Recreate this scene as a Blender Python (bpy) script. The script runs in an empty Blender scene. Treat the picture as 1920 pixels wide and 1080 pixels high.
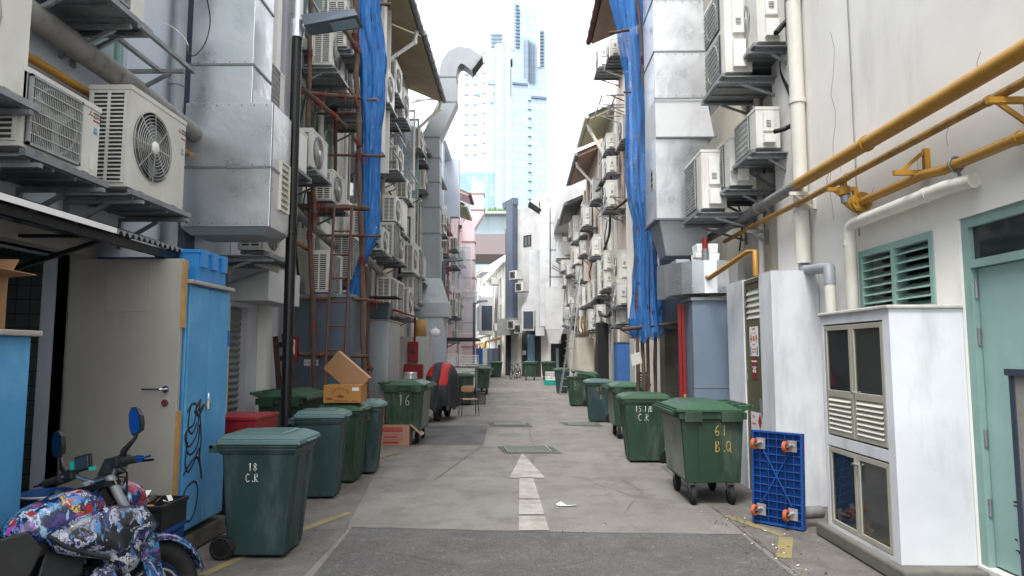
import bpy, math, random
from mathutils import Vector, Matrix, noise
R=math.radians; PI=math.pi
random.seed(7)
sc=bpy.context.scene
# ---------------------------------------------------------------- camera
PITCH=math.atan(120/1280); YAW=math.atan(15/1280); CAMZ=1.7
cd=bpy.data.cameras.new('camera'); cam=bpy.data.objects.new('camera',cd); sc.collection.objects.link(cam)
cd.sensor_width=36; cd.lens=24; cd.clip_start=.05; cd.clip_end=3000
cam.location=(0,0,CAMZ); cam.rotation_euler=(PI/2+PITCH,0,YAW); sc.camera=cam
CM=Matrix.Rotation(YAW,3,'Z')@Matrix.Rotation(PI/2+PITCH,3,'X')
def at(px,py,X=None,Y=None,Z=None):
    """point of the place seen at a spot of the photograph, on the plane X=, Y= or Z="""
    d=CM@Vector(((px-960)/1280,-(py-540)/1280,-1)); o=Vector((0,0,CAMZ))
    if X is not None: t=X/d.x
    elif Y is not None: t=Y/d.y
    else: t=(Z-CAMZ)/d.z
    return o+d*t
# ---------------------------------------------------------------- sky, sun, exposure
w=bpy.data.worlds.new("World"); sc.world=w; w.use_nodes=True
nt=w.node_tree; nt.nodes.clear()
sky=nt.nodes.new('ShaderNodeTexSky'); sky.sky_type='NISHITA'; sky.sun_disc=False
SUN_EL,SUN_AZ=R(62),R(205)
sky.sun_elevation=SUN_EL; sky.sun_rotation=SUN_AZ; sky.air_density=1.6; sky.dust_density=6; sky.ozone_density=.6
hs=nt.nodes.new('ShaderNodeHueSaturation'); hs.inputs['Saturation'].default_value=.22   # cloud cover: the blue is veiled
cl=nt.nodes.new('ShaderNodeMixRGB'); cl.inputs[0].default_value=.55; cl.inputs[2].default_value=(9.6,9.9,10.4,1)
bg=nt.nodes.new('ShaderNodeBackground'); bg.inputs['Strength'].default_value=.12
wo=nt.nodes.new('ShaderNodeOutputWorld')
nt.links.new(sky.outputs[0],hs.inputs['Color']); nt.links.new(hs.outputs[0],cl.inputs[1]); nt.links.new(cl.outputs[0],bg.inputs[0]); nt.links.new(bg.outputs[0],wo.inputs[0])
sd=bpy.data.lights.new('sun','SUN'); sd.energy=1.2; sd.angle=R(14); sd.color=(1,.98,.95)
so=bpy.data.objects.new('sun',sd); sc.collection.objects.link(so)
sdir=Vector((math.sin(SUN_AZ)*math.cos(SUN_EL),math.cos(SUN_AZ)*math.cos(SUN_EL),math.sin(SUN_EL)))
so.rotation_euler=sdir.to_track_quat('Z','Y').to_euler()
sc.view_settings.view_transform='Standard'; sc.view_settings.look='None'; sc.view_settings.gamma=1; sc.view_settings.exposure=1.4
sc.cycles.max_bounces=7; sc.cycles.transparent_max_bounces=10
# ---------------------------------------------------------------- materials
def hexc(h):
    h=h.lstrip('#'); c=[int(h[i:i+2],16)/255 for i in (0,2,4)]
    return tuple((x/12.92 if x<=.04045 else ((x+.055)/1.055)**2.4) for x in c)+(1,)
MATS={}
def mat(name,col,rough=.6,metal=0,dirt=0,dcol='#3a342c',scale=3,streak=1,bump=0,bscale=60,var=.0,spec=.5,stain=.52,rvar=0,fine=0,coord='Object',c2=None,c2s=2,c2t=.5,alpha=None,trans=0):
    if name in MATS: return MATS[name]
    m=bpy.data.materials.new(name); m.use_nodes=True; n=m.node_tree; L=n.links; b=n.nodes['Principled BSDF']
    N=lambda t:n.nodes.new('ShaderNode'+t)
    col=hexc(col) if isinstance(col,str) else tuple(col)+(1,)
    b.inputs['Roughness'].default_value=rough; b.inputs['Metallic'].default_value=metal; b.inputs['Specular IOR Level'].default_value=spec
    if trans: b.inputs['Transmission Weight'].default_value=trans
    tc=N('TexCoord'); oi=N('ObjectInfo'); ad=N('VectorMath'); ad.operation='ADD'
    sh=N('VectorMath'); sh.operation='SCALE'; sh.inputs['Scale'].default_value=37.0
    cb=N('CombineXYZ'); 
    for i in range(3): L.new(oi.outputs['Random'],cb.inputs[i])
    L.new(cb.outputs[0],sh.inputs[0]); L.new(tc.outputs[coord],ad.inputs[0]); L.new(sh.outputs[0],ad.inputs[1])
    V=ad.outputs[0]
    def nz(s,det=5,sz=1,rg=.6):
        mp=N('Mapping'); mp.inputs['Scale'].default_value=(1,1,sz); L.new(V,mp.inputs[0])
        t=N('TexNoise'); t.inputs['Scale'].default_value=s; t.inputs['Detail'].default_value=det; t.inputs['Roughness'].default_value=rg; L.new(mp.outputs[0],t.inputs['Vector']); return t
    def ramp(src,a,bb):
        r=N('MapRange'); r.inputs[1].default_value=a; r.inputs[2].default_value=bb; L.new(src,r.inputs[0]); return r.outputs[0]
    def mix(f,a,bb,mode='MIX'):
        x=N('MixRGB'); x.blend_type=mode
        for i,s in ((0,f),(1,a),(2,bb)):
            if hasattr(s,'is_linked'): L.new(s,x.inputs[i])
            else: x.inputs[i].default_value=s
        return x.outputs[0]
    cur=col
    if c2:
        t=nz(c2s,6); cur=mix(ramp(t.outputs[0],c2t-.08,c2t+.1),cur,hexc(c2))
    if dirt:
        t=nz(scale,8,streak,.65); cur=mix(mix(1,ramp(t.outputs[0],stain,stain+.25),(dirt,dirt,dirt,1),'MULTIPLY'),cur,hexc(dcol))
        t2=nz(scale*.35,3); cur=mix(.35*min(1,dirt*1.5),cur,mix(ramp(t2.outputs[0],.35,.65),hexc(dcol),(1,1,1,1)),'MULTIPLY')
    if fine:
        t=nz(180,2); cur=mix(fine,cur,mix(ramp(t.outputs[0],.35,.65),(.25,.25,.25,1),(1.0,1.0,1.0,1)),'MULTIPLY')
    if var:
        mr=N('MapRange'); mr.inputs[3].default_value=1-var; mr.inputs[4].default_value=1; L.new(oi.outputs['Random'],mr.inputs[0])
        hsn=N('HueSaturation'); L.new(mr.outputs[0],hsn.inputs['Value'])
        if hasattr(cur,'is_linked'): L.new(cur,hsn.inputs['Color'])
        else: hsn.inputs['Color'].default_value=cur
        cur=hsn.outputs[0]
    if hasattr(cur,'is_linked'): L.new(cur,b.inputs['Base Color'])
    else: b.inputs['Base Color'].default_value=cur
    if rvar:
        t=nz(2.2,4); mr=N('MapRange'); mr.inputs[1].default_value=.3; mr.inputs[2].default_value=.7; mr.inputs[3].default_value=max(.05,rough-rvar); mr.inputs[4].default_value=rough+rvar
        L.new(t.outputs[0],mr.inputs[0]); L.new(mr.outputs[0],b.inputs['Roughness'])
    if bump:
        t=nz(bscale,4); bm=N('Bump'); bm.inputs['Strength'].default_value=bump; bm.inputs['Distance'].default_value=.02
        L.new(t.outputs[0],bm.inputs['Height']); L.new(bm.outputs[0],b.inputs['Normal'])
    if alpha is not None: b.inputs['Alpha'].default_value=alpha
    MATS[name]=m; return m
G={}
def mk():
    P=lambda k,*a,**kw: G.__setitem__(k,mat(k,*a,**kw))
    P('white_plaster','#e6e4df',.85,dirt=.34,scale=1.9,streak=.22,dcol='#8d8a82',bump=.05,bscale=25,stain=.56)
    P('white_plaster_dirty','#d8d6d0',.85,dirt=.6,scale=2.2,streak=.25,dcol='#6d675c',bump=.2,bscale=20,stain=.5)
    P('cabinet_plaster','#dadce0',.8,dirt=.42,scale=3,streak=.25,dcol='#82848a',bump=.06,bscale=30,stain=.48)
    P('cream_plaster','#dcd6c8',.85,dirt=.5,scale=2,streak=.25,dcol='#8a7c66',bump=.15,bscale=25)
    P('peach_plaster','#dccdc0',.85,dirt=.5,scale=2,streak=.25,dcol='#8a7466',bump=.15,bscale=25)
    P('lilac_plaster','#c8c8d0',.85,dirt=.45,scale=2,streak=.25,dcol='#7c7a86',bump=.12,bscale=25)
    P('pale_blue_plaster','#bcc4cf',.8,dirt=.4,scale=2,streak=.25,dcol='#7a828f',bump=.12,bscale=25)
    P('pink_plaster','#dcc8cc',.85,dirt=.45,scale=2,streak=.3,dcol='#8f7078',bump=.12,bscale=25)
    P('slate_blue','#515c6c',.7,dirt=.3,scale=3,streak=.3,dcol='#2c3340')
    P('grey_wall','#b9bab8',.85,dirt=.4,scale=2,streak=.3,dcol='#77787a')
    P('dark_wall','#2e3136',.8,dirt=.5,scale=3,dcol='#16171a')
    P('galvanised','#d9dcdf',.33,.85,dirt=.08,scale=1.3,dcol='#85888a',bump=.9,bscale=1.1,rvar=.1,stain=.54)
    P('galvanised_dull','#b4b9bd',.42,.7,dirt=.25,scale=3,dcol='#4c5258',bump=.2,bscale=4,rvar=.1)
    P('painted_duct','#d5d7d8',.5,.1,dirt=.4,scale=2,dcol='#8f9192',bump=.1,bscale=4)
    P('steel','#999da1',.45,.55,dirt=.5,scale=14,dcol='#40352c',var=.25)
    P('ac_white','#dddcd5',.45,dirt=.4,scale=5,streak=.25,dcol='#8b8068',var=.22,stain=.55)
    P('ac_cover','#e2e2dd',.45,dirt=.15,scale=6,dcol='#99978a',var=.1)
    P('ac_dark','#3a3c3e',.6,.2,dirt=.5,scale=20,dcol='#5a564c')
    P('ac_wire','#b9bab6',.4,.4)
    P('duct_shaded','#94999d',.55,.25,dirt=.25,scale=2,dcol='#6a6e72',bump=.4,bscale=1.5); P('faded_blue','#7fa3bb',.6,dirt=.2); P('fan_well','#55575a',.6,dirt=.3,scale=12,dcol='#2c2d2e'); P('fan_blade','#8e9192',.5,dirt=.4,scale=10,dcol='#4a4843')  # gooseneck duct grey darkened: shading against the white sky put into colour
    P('black_metal','#121315',.35,.2,dirt=.4,scale=12,dcol='#8b8e92',stain=.66)
    P('black_plastic','#17181a',.5,dirt=.25,scale=9,dcol='#4a4844')
    P('rubber','#17181a',.85,dirt=.5,scale=12,dcol='#3f3c38')
    P('bin_green','#264431',.52,dirt=.75,scale=4,streak=.35,dcol='#6a7468',var=.2,stain=.5,bump=.05,bscale=40)
    P('bin_teal','#294243',.52,dirt=.75,scale=4,streak=.35,dcol='#67757a',var=.15,stain=.5,bump=.05,bscale=40)
    P('bin_lid_teal','#4f6c6c',.42,dirt=.4,scale=5,dcol='#6b7c7c',var=.1)
    P('bin_lid_green','#33573f',.42,dirt=.4,scale=5,dcol='#58705c',var=.15)
    P('locker_blue','#3a6aa8',.5,dirt=.4,scale=3,dcol='#234468'); P('bin_face_worn','#8b9086',.7,dirt=.6,scale=7,streak=.4,dcol='#3c4a3c')
    P('chalk','#d5d6d0',.9); P('chalk_yellow','#b29a4c',.9)
    P('blue_paint','#4a92c4',.5,dirt=.3,scale=2.6,streak=.3,dcol='#2a5c88',bump=.1,bscale=30,c2='#5fa2cd',c2s=2.5,c2t=.56)
    P('graffiti','#0d0e12',.5)
    P('door_cream','#a5a29a',.5,dirt=.35,scale=1.8,streak=.4,dcol='#7d7a70')
    P('chipboard','#b08a52',.8,dirt=.4,scale=30,dcol='#6d512c')
    P('dust_grey','#7c7a75',.8); P('chrome','#c9ccd0',.2,.95)
    P('roof_sheet','#6a6c6e',.5,.5,dirt=.6,scale=5,dcol='#33302c')
    P('roof_tile','#5a4038',.85,dirt=.6,scale=8,dcol='#2b221e',bump=.4,bscale=18)
    P('soffit_tan','#a89b84',.8,dirt=.4,scale=2,dcol='#57503f')
    P('soffit_cream','#c3bf9f',.8,dirt=.3,scale=2,dcol='#8a8468')
    P('soffit_brown','#a38e82',.8,dirt=.3,scale=2,dcol='#5a463c')
    P('gutter','#8b8f94',.5,.4,dirt=.5,scale=5,dcol='#3d3f42')
    P('gutter_brown','#63433c',.6,dirt=.3,scale=5,dcol='#2d1f1c')
    P('pvc','#d0cdc3',.5,dirt=.35,scale=4,streak=.3,dcol='#8a8270')
    P('pvc_grey','#8b9196',.5,dirt=.35,scale=4,dcol='#5b5f63')
    P('pipe_grey','#8b8a88',.6,.2,dirt=.8,scale=9,dcol='#4e463d')
    P('gas_yellow','#a87c28',.5,dirt=.4,scale=10,streak=1,dcol='#7c4f1c',stain=.56)
    P('gas_yellow_rusty','#9c742a',.55,dirt=.75,scale=14,dcol='#5d3720',stain=.48)
    P('wood_pole','#6a5446',.9,dirt=.7,scale=8,streak=.25,dcol='#2f221b',bump=.5,bscale=22,var=.25)
    P('wood_pallet','#3e2b22',.9,dirt=.6,scale=9,dcol='#1c1410',bump=.4,bscale=25)
    P('red_tie','#7d2c29',.8); P('red_paint','#86191d',.4,dirt=.35,scale=5,dcol='#5a1416')
    P('cardboard','#94704f',.85,dirt=.3,scale=5,dcol='#82582f')
    P('cardboard_orange','#a1743a',.8,dirt=.2,scale=5,dcol='#96642a')
    P('cardboard_pink','#ab8572',.85,dirt=.2,scale=5,dcol='#96705c')
    P('print_red','#a8342c',.8); P('print_brown','#7c2f1c',.8); P('print_green','#3f7a45',.8); P('print_dark','#5b4630',.8)
    P('paper','#d8d6cf',.8,dirt=.2,scale=12,dcol='#9a968c')
    P('plastic_blue','#185a9e',.4,dirt=.2,scale=8,dcol='#15457c')
    P('plastic_blue_light','#2f80bf',.4,dirt=.2,scale=8,dcol='#2a6aa6')
    P('trolley_blue','#18488c',.42,dirt=.35,scale=8,dcol='#0c2c62')
    P('orange_rubber','#b5592a',.6,dirt=.3,scale=20,dcol='#7a3a1c')
    P('olive_paint','#5c593d',.5,dirt=.3,scale=4,streak=.4,dcol='#46442f')
    P('aluminium','#b9b5a8',.45,.3,dirt=.25,scale=6,dcol='#7f7a6c')
    P('louvre_white','#cfccc0',.5,dirt=.2,scale=6,dcol='#8f8a7a')
    P('mint_paint','#93b2ac',.5,dirt=.35,scale=3,streak=.35,dcol='#5f877b',stain=.54)
    P('mint_frame','#84a19b',.5,dirt=.3,scale=5,dcol='#557a6e')
    P('glass_dark','#262e31',.06,0,spec=.9); P('glass_green','#5f7a76',.12,0,dirt=.2,scale=2,dcol='#3f5654',spec=.8)
    P('mauve_wall','#857a7c',.8); P('glass_pale','#8fa5ad',.1,0,spec=.9); P('glass_clear','#b8c6cc',.08,0,alpha=.3); P('leaf_litter','#4b3a2a',.9,var=.3)
    P('glass_louvre','#9fbdb4',.2,.0,spec=.8,dirt=.3,scale=7,dcol='#6f8c84')
    P('grey_panel','#5e6a76',.5,.25,dirt=.4,scale=3,streak=.4,dcol='#3a424a')
    P('grey_panel_blue','#6f7d8e',.5,.1,dirt=.3,scale=3,streak=.4,dcol='#4a5664')
    P('slate_shutter','#3c4656',.5,dirt=.3,scale=5,dcol='#23282f')
    P('shutter_steel','#8f9492',.5,.3,dirt=.5,scale=3,dcol='#55534c')
    P('concrete_dark','#6d6a63',.9,dirt=.8,scale=4,dcol='#2d2b27',bump=.4,bscale=18)
    P('cable','#131314',.6); P('white_wire','#c9c9c4',.5)
    P('foam','#e2e3e2',.8,dirt=.15,scale=8,dcol='#a9a9a2')
    P('tarp_dark','#26282e',.7,dirt=.4,scale=6,dcol='#4b4d55',bump=.5,bscale=9); P('tarp_red','#b31c22',.65,bump=.5,bscale=9,dirt=.2,scale=6,dcol='#6a1014')
    P('wood_seat','#a8836a',.6,dirt=.3,scale=8,dcol='#6b4e3c'); P('turquoise','#17998a',.45,dirt=.2,scale=9,dcol='#0d5e55')
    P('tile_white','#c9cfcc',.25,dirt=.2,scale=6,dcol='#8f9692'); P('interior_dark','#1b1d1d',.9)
    P('orange_lens','#d2541c',.3); P('mirror_blue','#2f6fb8',.06,.9); P('engine','#303338',.4,.6,dirt=.4,scale=15,dcol='#14151a')
    P('grate_steel','#8a9088',.5,.4,dirt=.6,scale=20,dcol='#4a4d48'); P('green_frame','#1f5d4c',.5)
    P('leaf','#4c6b35',.7); P('concrete_light','#9d9a93',.9,dirt=.6,scale=2.5,dcol='#5c5850',bump=.25,bscale=30)
mk()
def special_netting(name,col,holes,alpha):
    m=bpy.data.materials.new(name); m.use_nodes=True; n=m.node_tree; L=n.links; b=n.nodes['Principled BSDF']
    tc=n.nodes.new('ShaderNodeTexCoord'); mp=n.nodes.new('ShaderNodeMapping'); mp.inputs['Scale'].default_value=(1,1,.35); L.new(tc.outputs['Object'],mp.inputs[0])
    a=n.nodes.new('ShaderNodeTexNoise'); a.inputs['Scale'].default_value=9; a.inputs['Detail'].default_value=6; a.inputs['Roughness'].default_value=.7; L.new(mp.outputs[0],a.inputs['Vector'])
    r=n.nodes.new('ShaderNodeMapRange'); r.inputs[1].default_value=holes; r.inputs[2].default_value=holes+.03; r.inputs[3].default_value=alpha; r.inputs[4].default_value=.05; L.new(a.outputs[0],r.inputs[0]); L.new(r.outputs[0],b.inputs['Alpha'])
    mp2=n.nodes.new('ShaderNodeMapping'); mp2.inputs['Scale'].default_value=(1,1,.12); L.new(tc.outputs['Object'],mp2.inputs[0])
    c=n.nodes.new('ShaderNodeTexNoise'); c.inputs['Scale'].default_value=30; c.inputs['Detail'].default_value=4; L.new(mp2.outputs[0],c.inputs['Vector'])
    cr=n.nodes.new('ShaderNodeMixRGB'); cr.inputs[1].default_value=hexc(col); cr.inputs[2].default_value=hexc('#2a7cc6'); r2=n.nodes.new('ShaderNodeMapRange'); r2.inputs[1].default_value=.4; r2.inputs[2].default_value=.7; L.new(c.outputs[0],r2.inputs[0]); L.new(r2.outputs[0],cr.inputs[0]); L.new(cr.outputs[0],b.inputs['Base Color'])  # lighter blue on the bump ridges: crease highlights put into the colour
    b.inputs['Roughness'].default_value=.6
    bm=n.nodes.new('ShaderNodeBump'); bm.inputs['Strength'].default_value=.6; bm.inputs['Distance'].default_value=.03; L.new(c.outputs[0],bm.inputs['Height']); L.new(bm.outputs[0],b.inputs['Normal'])
    G[name]=m
special_netting('netting_dense','#135a9e',.60,.9); special_netting('netting_open','#1a68b0',.58,.68)
def special_ground(name,c1,c2,speck,sc1=.5,rough=.9,crack=True,tint='#6f675f'):
    m=bpy.data.materials.new(name); m.use_nodes=True; n=m.node_tree; L=n.links; b=n.nodes['Principled BSDF']; N=lambda t:n.nodes.new('ShaderNode'+t)
    tc=N('TexCoord')
    def noise(s,d=6,r=.6,sc=(1,1,1)):
        mp=N('Mapping'); mp.inputs['Scale'].default_value=sc; L.new(tc.outputs['Object'],mp.inputs[0]); t=N('TexNoise'); t.inputs['Scale'].default_value=s; t.inputs['Detail'].default_value=d; t.inputs['Roughness'].default_value=r; L.new(mp.outputs[0],t.inputs['Vector']); return t.outputs[0]
    def ramp(s,a,bb,lo=0,hi=1):
        r=N('MapRange'); r.inputs[1].default_value=a; r.inputs[2].default_value=bb; r.inputs[3].default_value=lo; r.inputs[4].default_value=hi; L.new(s,r.inputs[0]); return r.outputs[0]
    def mix(f,a,bb,mode='MIX'):
        x=N('MixRGB'); x.blend_type=mode
        for i,s in ((0,f),(1,a),(2,bb)):
            if hasattr(s,'is_linked'): L.new(s,x.inputs[i])
            else: x.inputs[i].default_value=s
        return x.outputs[0]
    cur=mix(ramp(noise(sc1,8,.62),.38,.66),hexc(c1),hexc(c2))
    cur=mix(ramp(noise(1.3,8,.7,(1,.45,1)),.52,.72,0,.6),cur,hexc(tint))
    cur=mix(ramp(noise(2.2,9,.72),.5,.7,0,.5),cur,hexc('#4a4540'))
    cur=mix(ramp(noise(1.6,6,.65,(1,.1,1)),.5,.75,0,.5),cur,hexc('#4a4641'))
    cur=mix(ramp(noise(9,8,.8),.56,.66,0,.35),cur,hexc('#a29c93'))
    cur=mix(speck,cur,mix(ramp(noise(95,3,.7),.38,.62),(.3,.3,.3,1),(1.25,1.25,1.25,1)),'MULTIPLY')
    v=N('TexVoronoi'); v.inputs['Scale'].default_value=34; L.new(tc.outputs['Object'],v.inputs['Vector'])
    cur=mix(ramp(v.outputs['Distance'],.05,.09,.5,0),cur,hexc('#aaa69e'))
    L.new(cur,b.inputs['Base Color']); L.new(ramp(noise(1.1,5),.35,.7,rough-.3,rough),b.inputs['Roughness'])
    bm=N('Bump'); bm.inputs['Strength'].default_value=.35; bm.inputs['Distance'].default_value=.01; L.new(noise(70,5,.7),bm.inputs['Height']); L.new(bm.outputs[0],b.inputs['Normal'])
    G[name]=m
special_ground('concrete_road','#74706c','#85817c',.45,.5)
special_ground('asphalt','#565453','#646260',.85,.8,.92,tint='#4c4a48')
special_ground('asphalt_new','#4a4a4b','#595958',.5,1.2,.92,tint='#3c3c3c')
special_ground('road_paint','#aeaba4','#98948c',.25,3,.85,tint='#8a857c')
special_ground('yellow_paint','#8f8050','#7d765f',.3,3,.9,tint='#7a7468')
special_ground('verge_concrete','#5f5b57','#726d68',.35,1.4,.92,tint='#4f4a44')
def special_wrap(name,P1,P2,s1,s2,s3,hl):
    """printed foil: large motifs in blue, violet, white, red and yellow crossed by fine dark and light strokes"""
    m=bpy.data.materials.new(name); m.use_nodes=True; n=m.node_tree; L=n.links; b=n.nodes['Principled BSDF']; N=lambda t:n.nodes.new('ShaderNode'+t)
    tc=N('TexCoord'); ns=N('TexNoise'); ns.inputs['Scale'].default_value=6; ns.inputs['Detail'].default_value=4; L.new(tc.outputs['Object'],ns.inputs['Vector'])
    mx=N('MixRGB'); mx.inputs[0].default_value=.3; L.new(tc.outputs['Object'],mx.inputs[1]); L.new(ns.outputs['Color'],mx.inputs[2])
    def vor(sc_,cols,warp=True):
        v=N('TexVoronoi'); v.inputs['Scale'].default_value=sc_; L.new(mx.outputs[0] if warp else tc.outputs['Object'],v.inputs['Vector']); sp=N('SeparateColor'); L.new(v.outputs['Color'],sp.inputs[0])
        cr=N('ValToRGB'); e=cr.color_ramp; e.interpolation='CONSTANT'; e.elements[0].position=0; e.elements[0].color=hexc(cols[0][1]); e.elements[1].position=cols[1][0]; e.elements[1].color=hexc(cols[1][1])
        for p,c in cols[2:]: x=e.elements.new(p); x.color=hexc(c)
        L.new(sp.outputs[0],cr.inputs[0]); return cr.outputs[0],v
    big,v1=vor(s1,P1)
    small,v2=vor(s2,P2)
    m1=N('MixRGB'); r=N('MapRange'); r.inputs[1].default_value=.46; r.inputs[2].default_value=.52; L.new(ns.outputs[0],r.inputs[0]); L.new(r.outputs[0],m1.inputs[0]); L.new(big,m1.inputs[1]); L.new(small,m1.inputs[2])
    ed=N('TexVoronoi'); ed.feature='DISTANCE_TO_EDGE'; ed.inputs['Scale'].default_value=s3; L.new(mx.outputs[0],ed.inputs['Vector']); r2=N('MapRange'); r2.inputs[1].default_value=.02; r2.inputs[2].default_value=.05; L.new(ed.outputs['Distance'],r2.inputs[0])
    m2=N('MixRGB'); L.new(r2.outputs[0],m2.inputs[0]); m2.inputs[1].default_value=hexc('#080c1c'); L.new(m1.outputs[0],m2.inputs[2])
    mp=N('Mapping'); mp.inputs['Scale'].default_value=(1,1,.3); mp.inputs['Rotation'].default_value=(0,.7,0); L.new(tc.outputs['Object'],mp.inputs[0]); n2=N('TexNoise'); n2.inputs['Scale'].default_value=38; n2.inputs['Detail'].default_value=3; L.new(mp.outputs[0],n2.inputs['Vector']); r3=N('MapRange'); r3.inputs[1].default_value=.60; r3.inputs[2].default_value=.66; r3.inputs[4].default_value=.8; L.new(n2.outputs[0],r3.inputs[0])
    m3=N('MixRGB'); L.new(r3.outputs[0],m3.inputs[0]); L.new(m2.outputs[0],m3.inputs[1]); m3.inputs[2].default_value=hexc(hl)
    L.new(m3.outputs[0],b.inputs['Base Color']); b.inputs['Roughness'].default_value=.25; b.inputs['Coat Weight'].default_value=.4
    G[name]=m
special_wrap('printed_wrap',[(0,'#0b1c48'),(.22,'#1f568c'),(.42,'#12163a'),(.56,'#43377a'),(.70,'#7f94b4'),(.84,'#3a7fae'),(.92,'#080e22')],[(0,'#091538'),(.25,'#2f72a4'),(.45,'#9aa0b8'),(.58,'#2c2460'),(.74,'#153e76'),(.86,'#6c3a80')],8,40,24,'#62a8c8')
special_wrap('tank_wrap',[(0,'#16326e'),(.18,'#8a1f22'),(.32,'#2a5f9c'),(.44,'#8d8a7c'),(.54,'#3c2e74'),(.66,'#a78c34'),(.74,'#0c1434'),(.84,'#9a4f7c'),(.92,'#2b6a9a')],[(0,'#0c1c4c'),(.25,'#3778a8'),(.45,'#a9a9b8'),(.58,'#8c2a2a'),(.74,'#1b4f94'),(.86,'#8a4aa0'),(.94,'#b09a58')],6.5,26,17,'#9cc4d8')
special_wrap('mono_wrap',[(0,'#12141e'),(.3,'#777c8a'),(.5,'#242046'),(.65,'#a8acb6'),(.82,'#0a0c14')],[(0,'#0b0d18'),(.3,'#8f93a4'),(.5,'#34306c'),(.7,'#1c2c5c'),(.85,'#b4b6c0')],12,40,30,'#4a7fb8')
def special_curtain(name,c1,c2,line,pw,ph,metal,rough):
    """curtain wall: panes divided by thin joints"""
    m=bpy.data.materials.new(name); m.use_nodes=True; n=m.node_tree; L=n.links; b=n.nodes['Principled BSDF']; N=lambda t:n.nodes.new('ShaderNode'+t)
    tc=N('TexCoord'); sp=N('SeparateXYZ'); L.new(tc.outputs['Object'],sp.inputs[0])
    su=N('MATH' if 0 else 'Math'); su.operation='ADD'; L.new(sp.outputs[0],su.inputs[0]); L.new(sp.outputs[1],su.inputs[1])
    cb=N('CombineXYZ'); L.new(su.outputs[0],cb.inputs[0]); L.new(sp.outputs[2],cb.inputs[1])
    br=N('TexBrick'); br.offset=0; br.inputs['Scale'].default_value=1; br.inputs['Brick Width'].default_value=pw; br.inputs['Row Height'].default_value=ph; br.inputs['Mortar Size'].default_value=.12
    br.inputs['Color1'].default_value=hexc(c1); br.inputs['Color2'].default_value=hexc(c2); br.inputs['Mortar'].default_value=hexc(line); L.new(cb.outputs[0],br.inputs['Vector'])
    L.new(br.outputs[0],b.inputs['Base Color']); b.inputs['Metallic'].default_value=metal; b.inputs['Roughness'].default_value=rough
    G[name]=m
special_curtain('tower_glass','#a3b8c3','#aec1ca','#8ca3b0',2.2,3.4,.15,.25)
special_curtain('tower_glass_teal','#86a6b2','#a0bac4','#7896a3',2.6,3.4,.2,.2)
special_curtain('tower_white','#ccd5da','#d4dce0','#b4c0c8',5,3.4,0,.5)
special_curtain('tower_column','#a3b0c2','#abb7c8','#98a6b9',3,3.4,0,.4)
G['tower_dark']=mat('tower_dark','#64778a',.4)
def special_tiles():
    m=bpy.data.materials.new('wall_tiles'); m.use_nodes=True; n=m.node_tree; L=n.links; b=n.nodes['Principled BSDF']; N=lambda t:n.nodes.new('ShaderNode'+t)
    tc=N('TexCoord'); sp=N('SeparateXYZ'); L.new(tc.outputs['Object'],sp.inputs[0]); su=N('Math'); L.new(sp.outputs[0],su.inputs[0]); L.new(sp.outputs[1],su.inputs[1]); cb=N('CombineXYZ'); L.new(su.outputs[0],cb.inputs[0]); L.new(sp.outputs[2],cb.inputs[1])
    br=N('TexBrick'); br.offset=0; br.inputs['Scale'].default_value=1; br.inputs['Brick Width'].default_value=.15; br.inputs['Row Height'].default_value=.15; br.inputs['Mortar Size'].default_value=.004
    br.inputs['Color1'].default_value=hexc('#8f9a98'); br.inputs['Color2'].default_value=hexc('#99a3a1'); br.inputs['Mortar'].default_value=hexc('#4c5250'); L.new(cb.outputs[0],br.inputs['Vector']); L.new(br.outputs[0],b.inputs['Base Color']); b.inputs['Roughness'].default_value=.3
    G['wall_tiles']=m
special_tiles()
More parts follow.
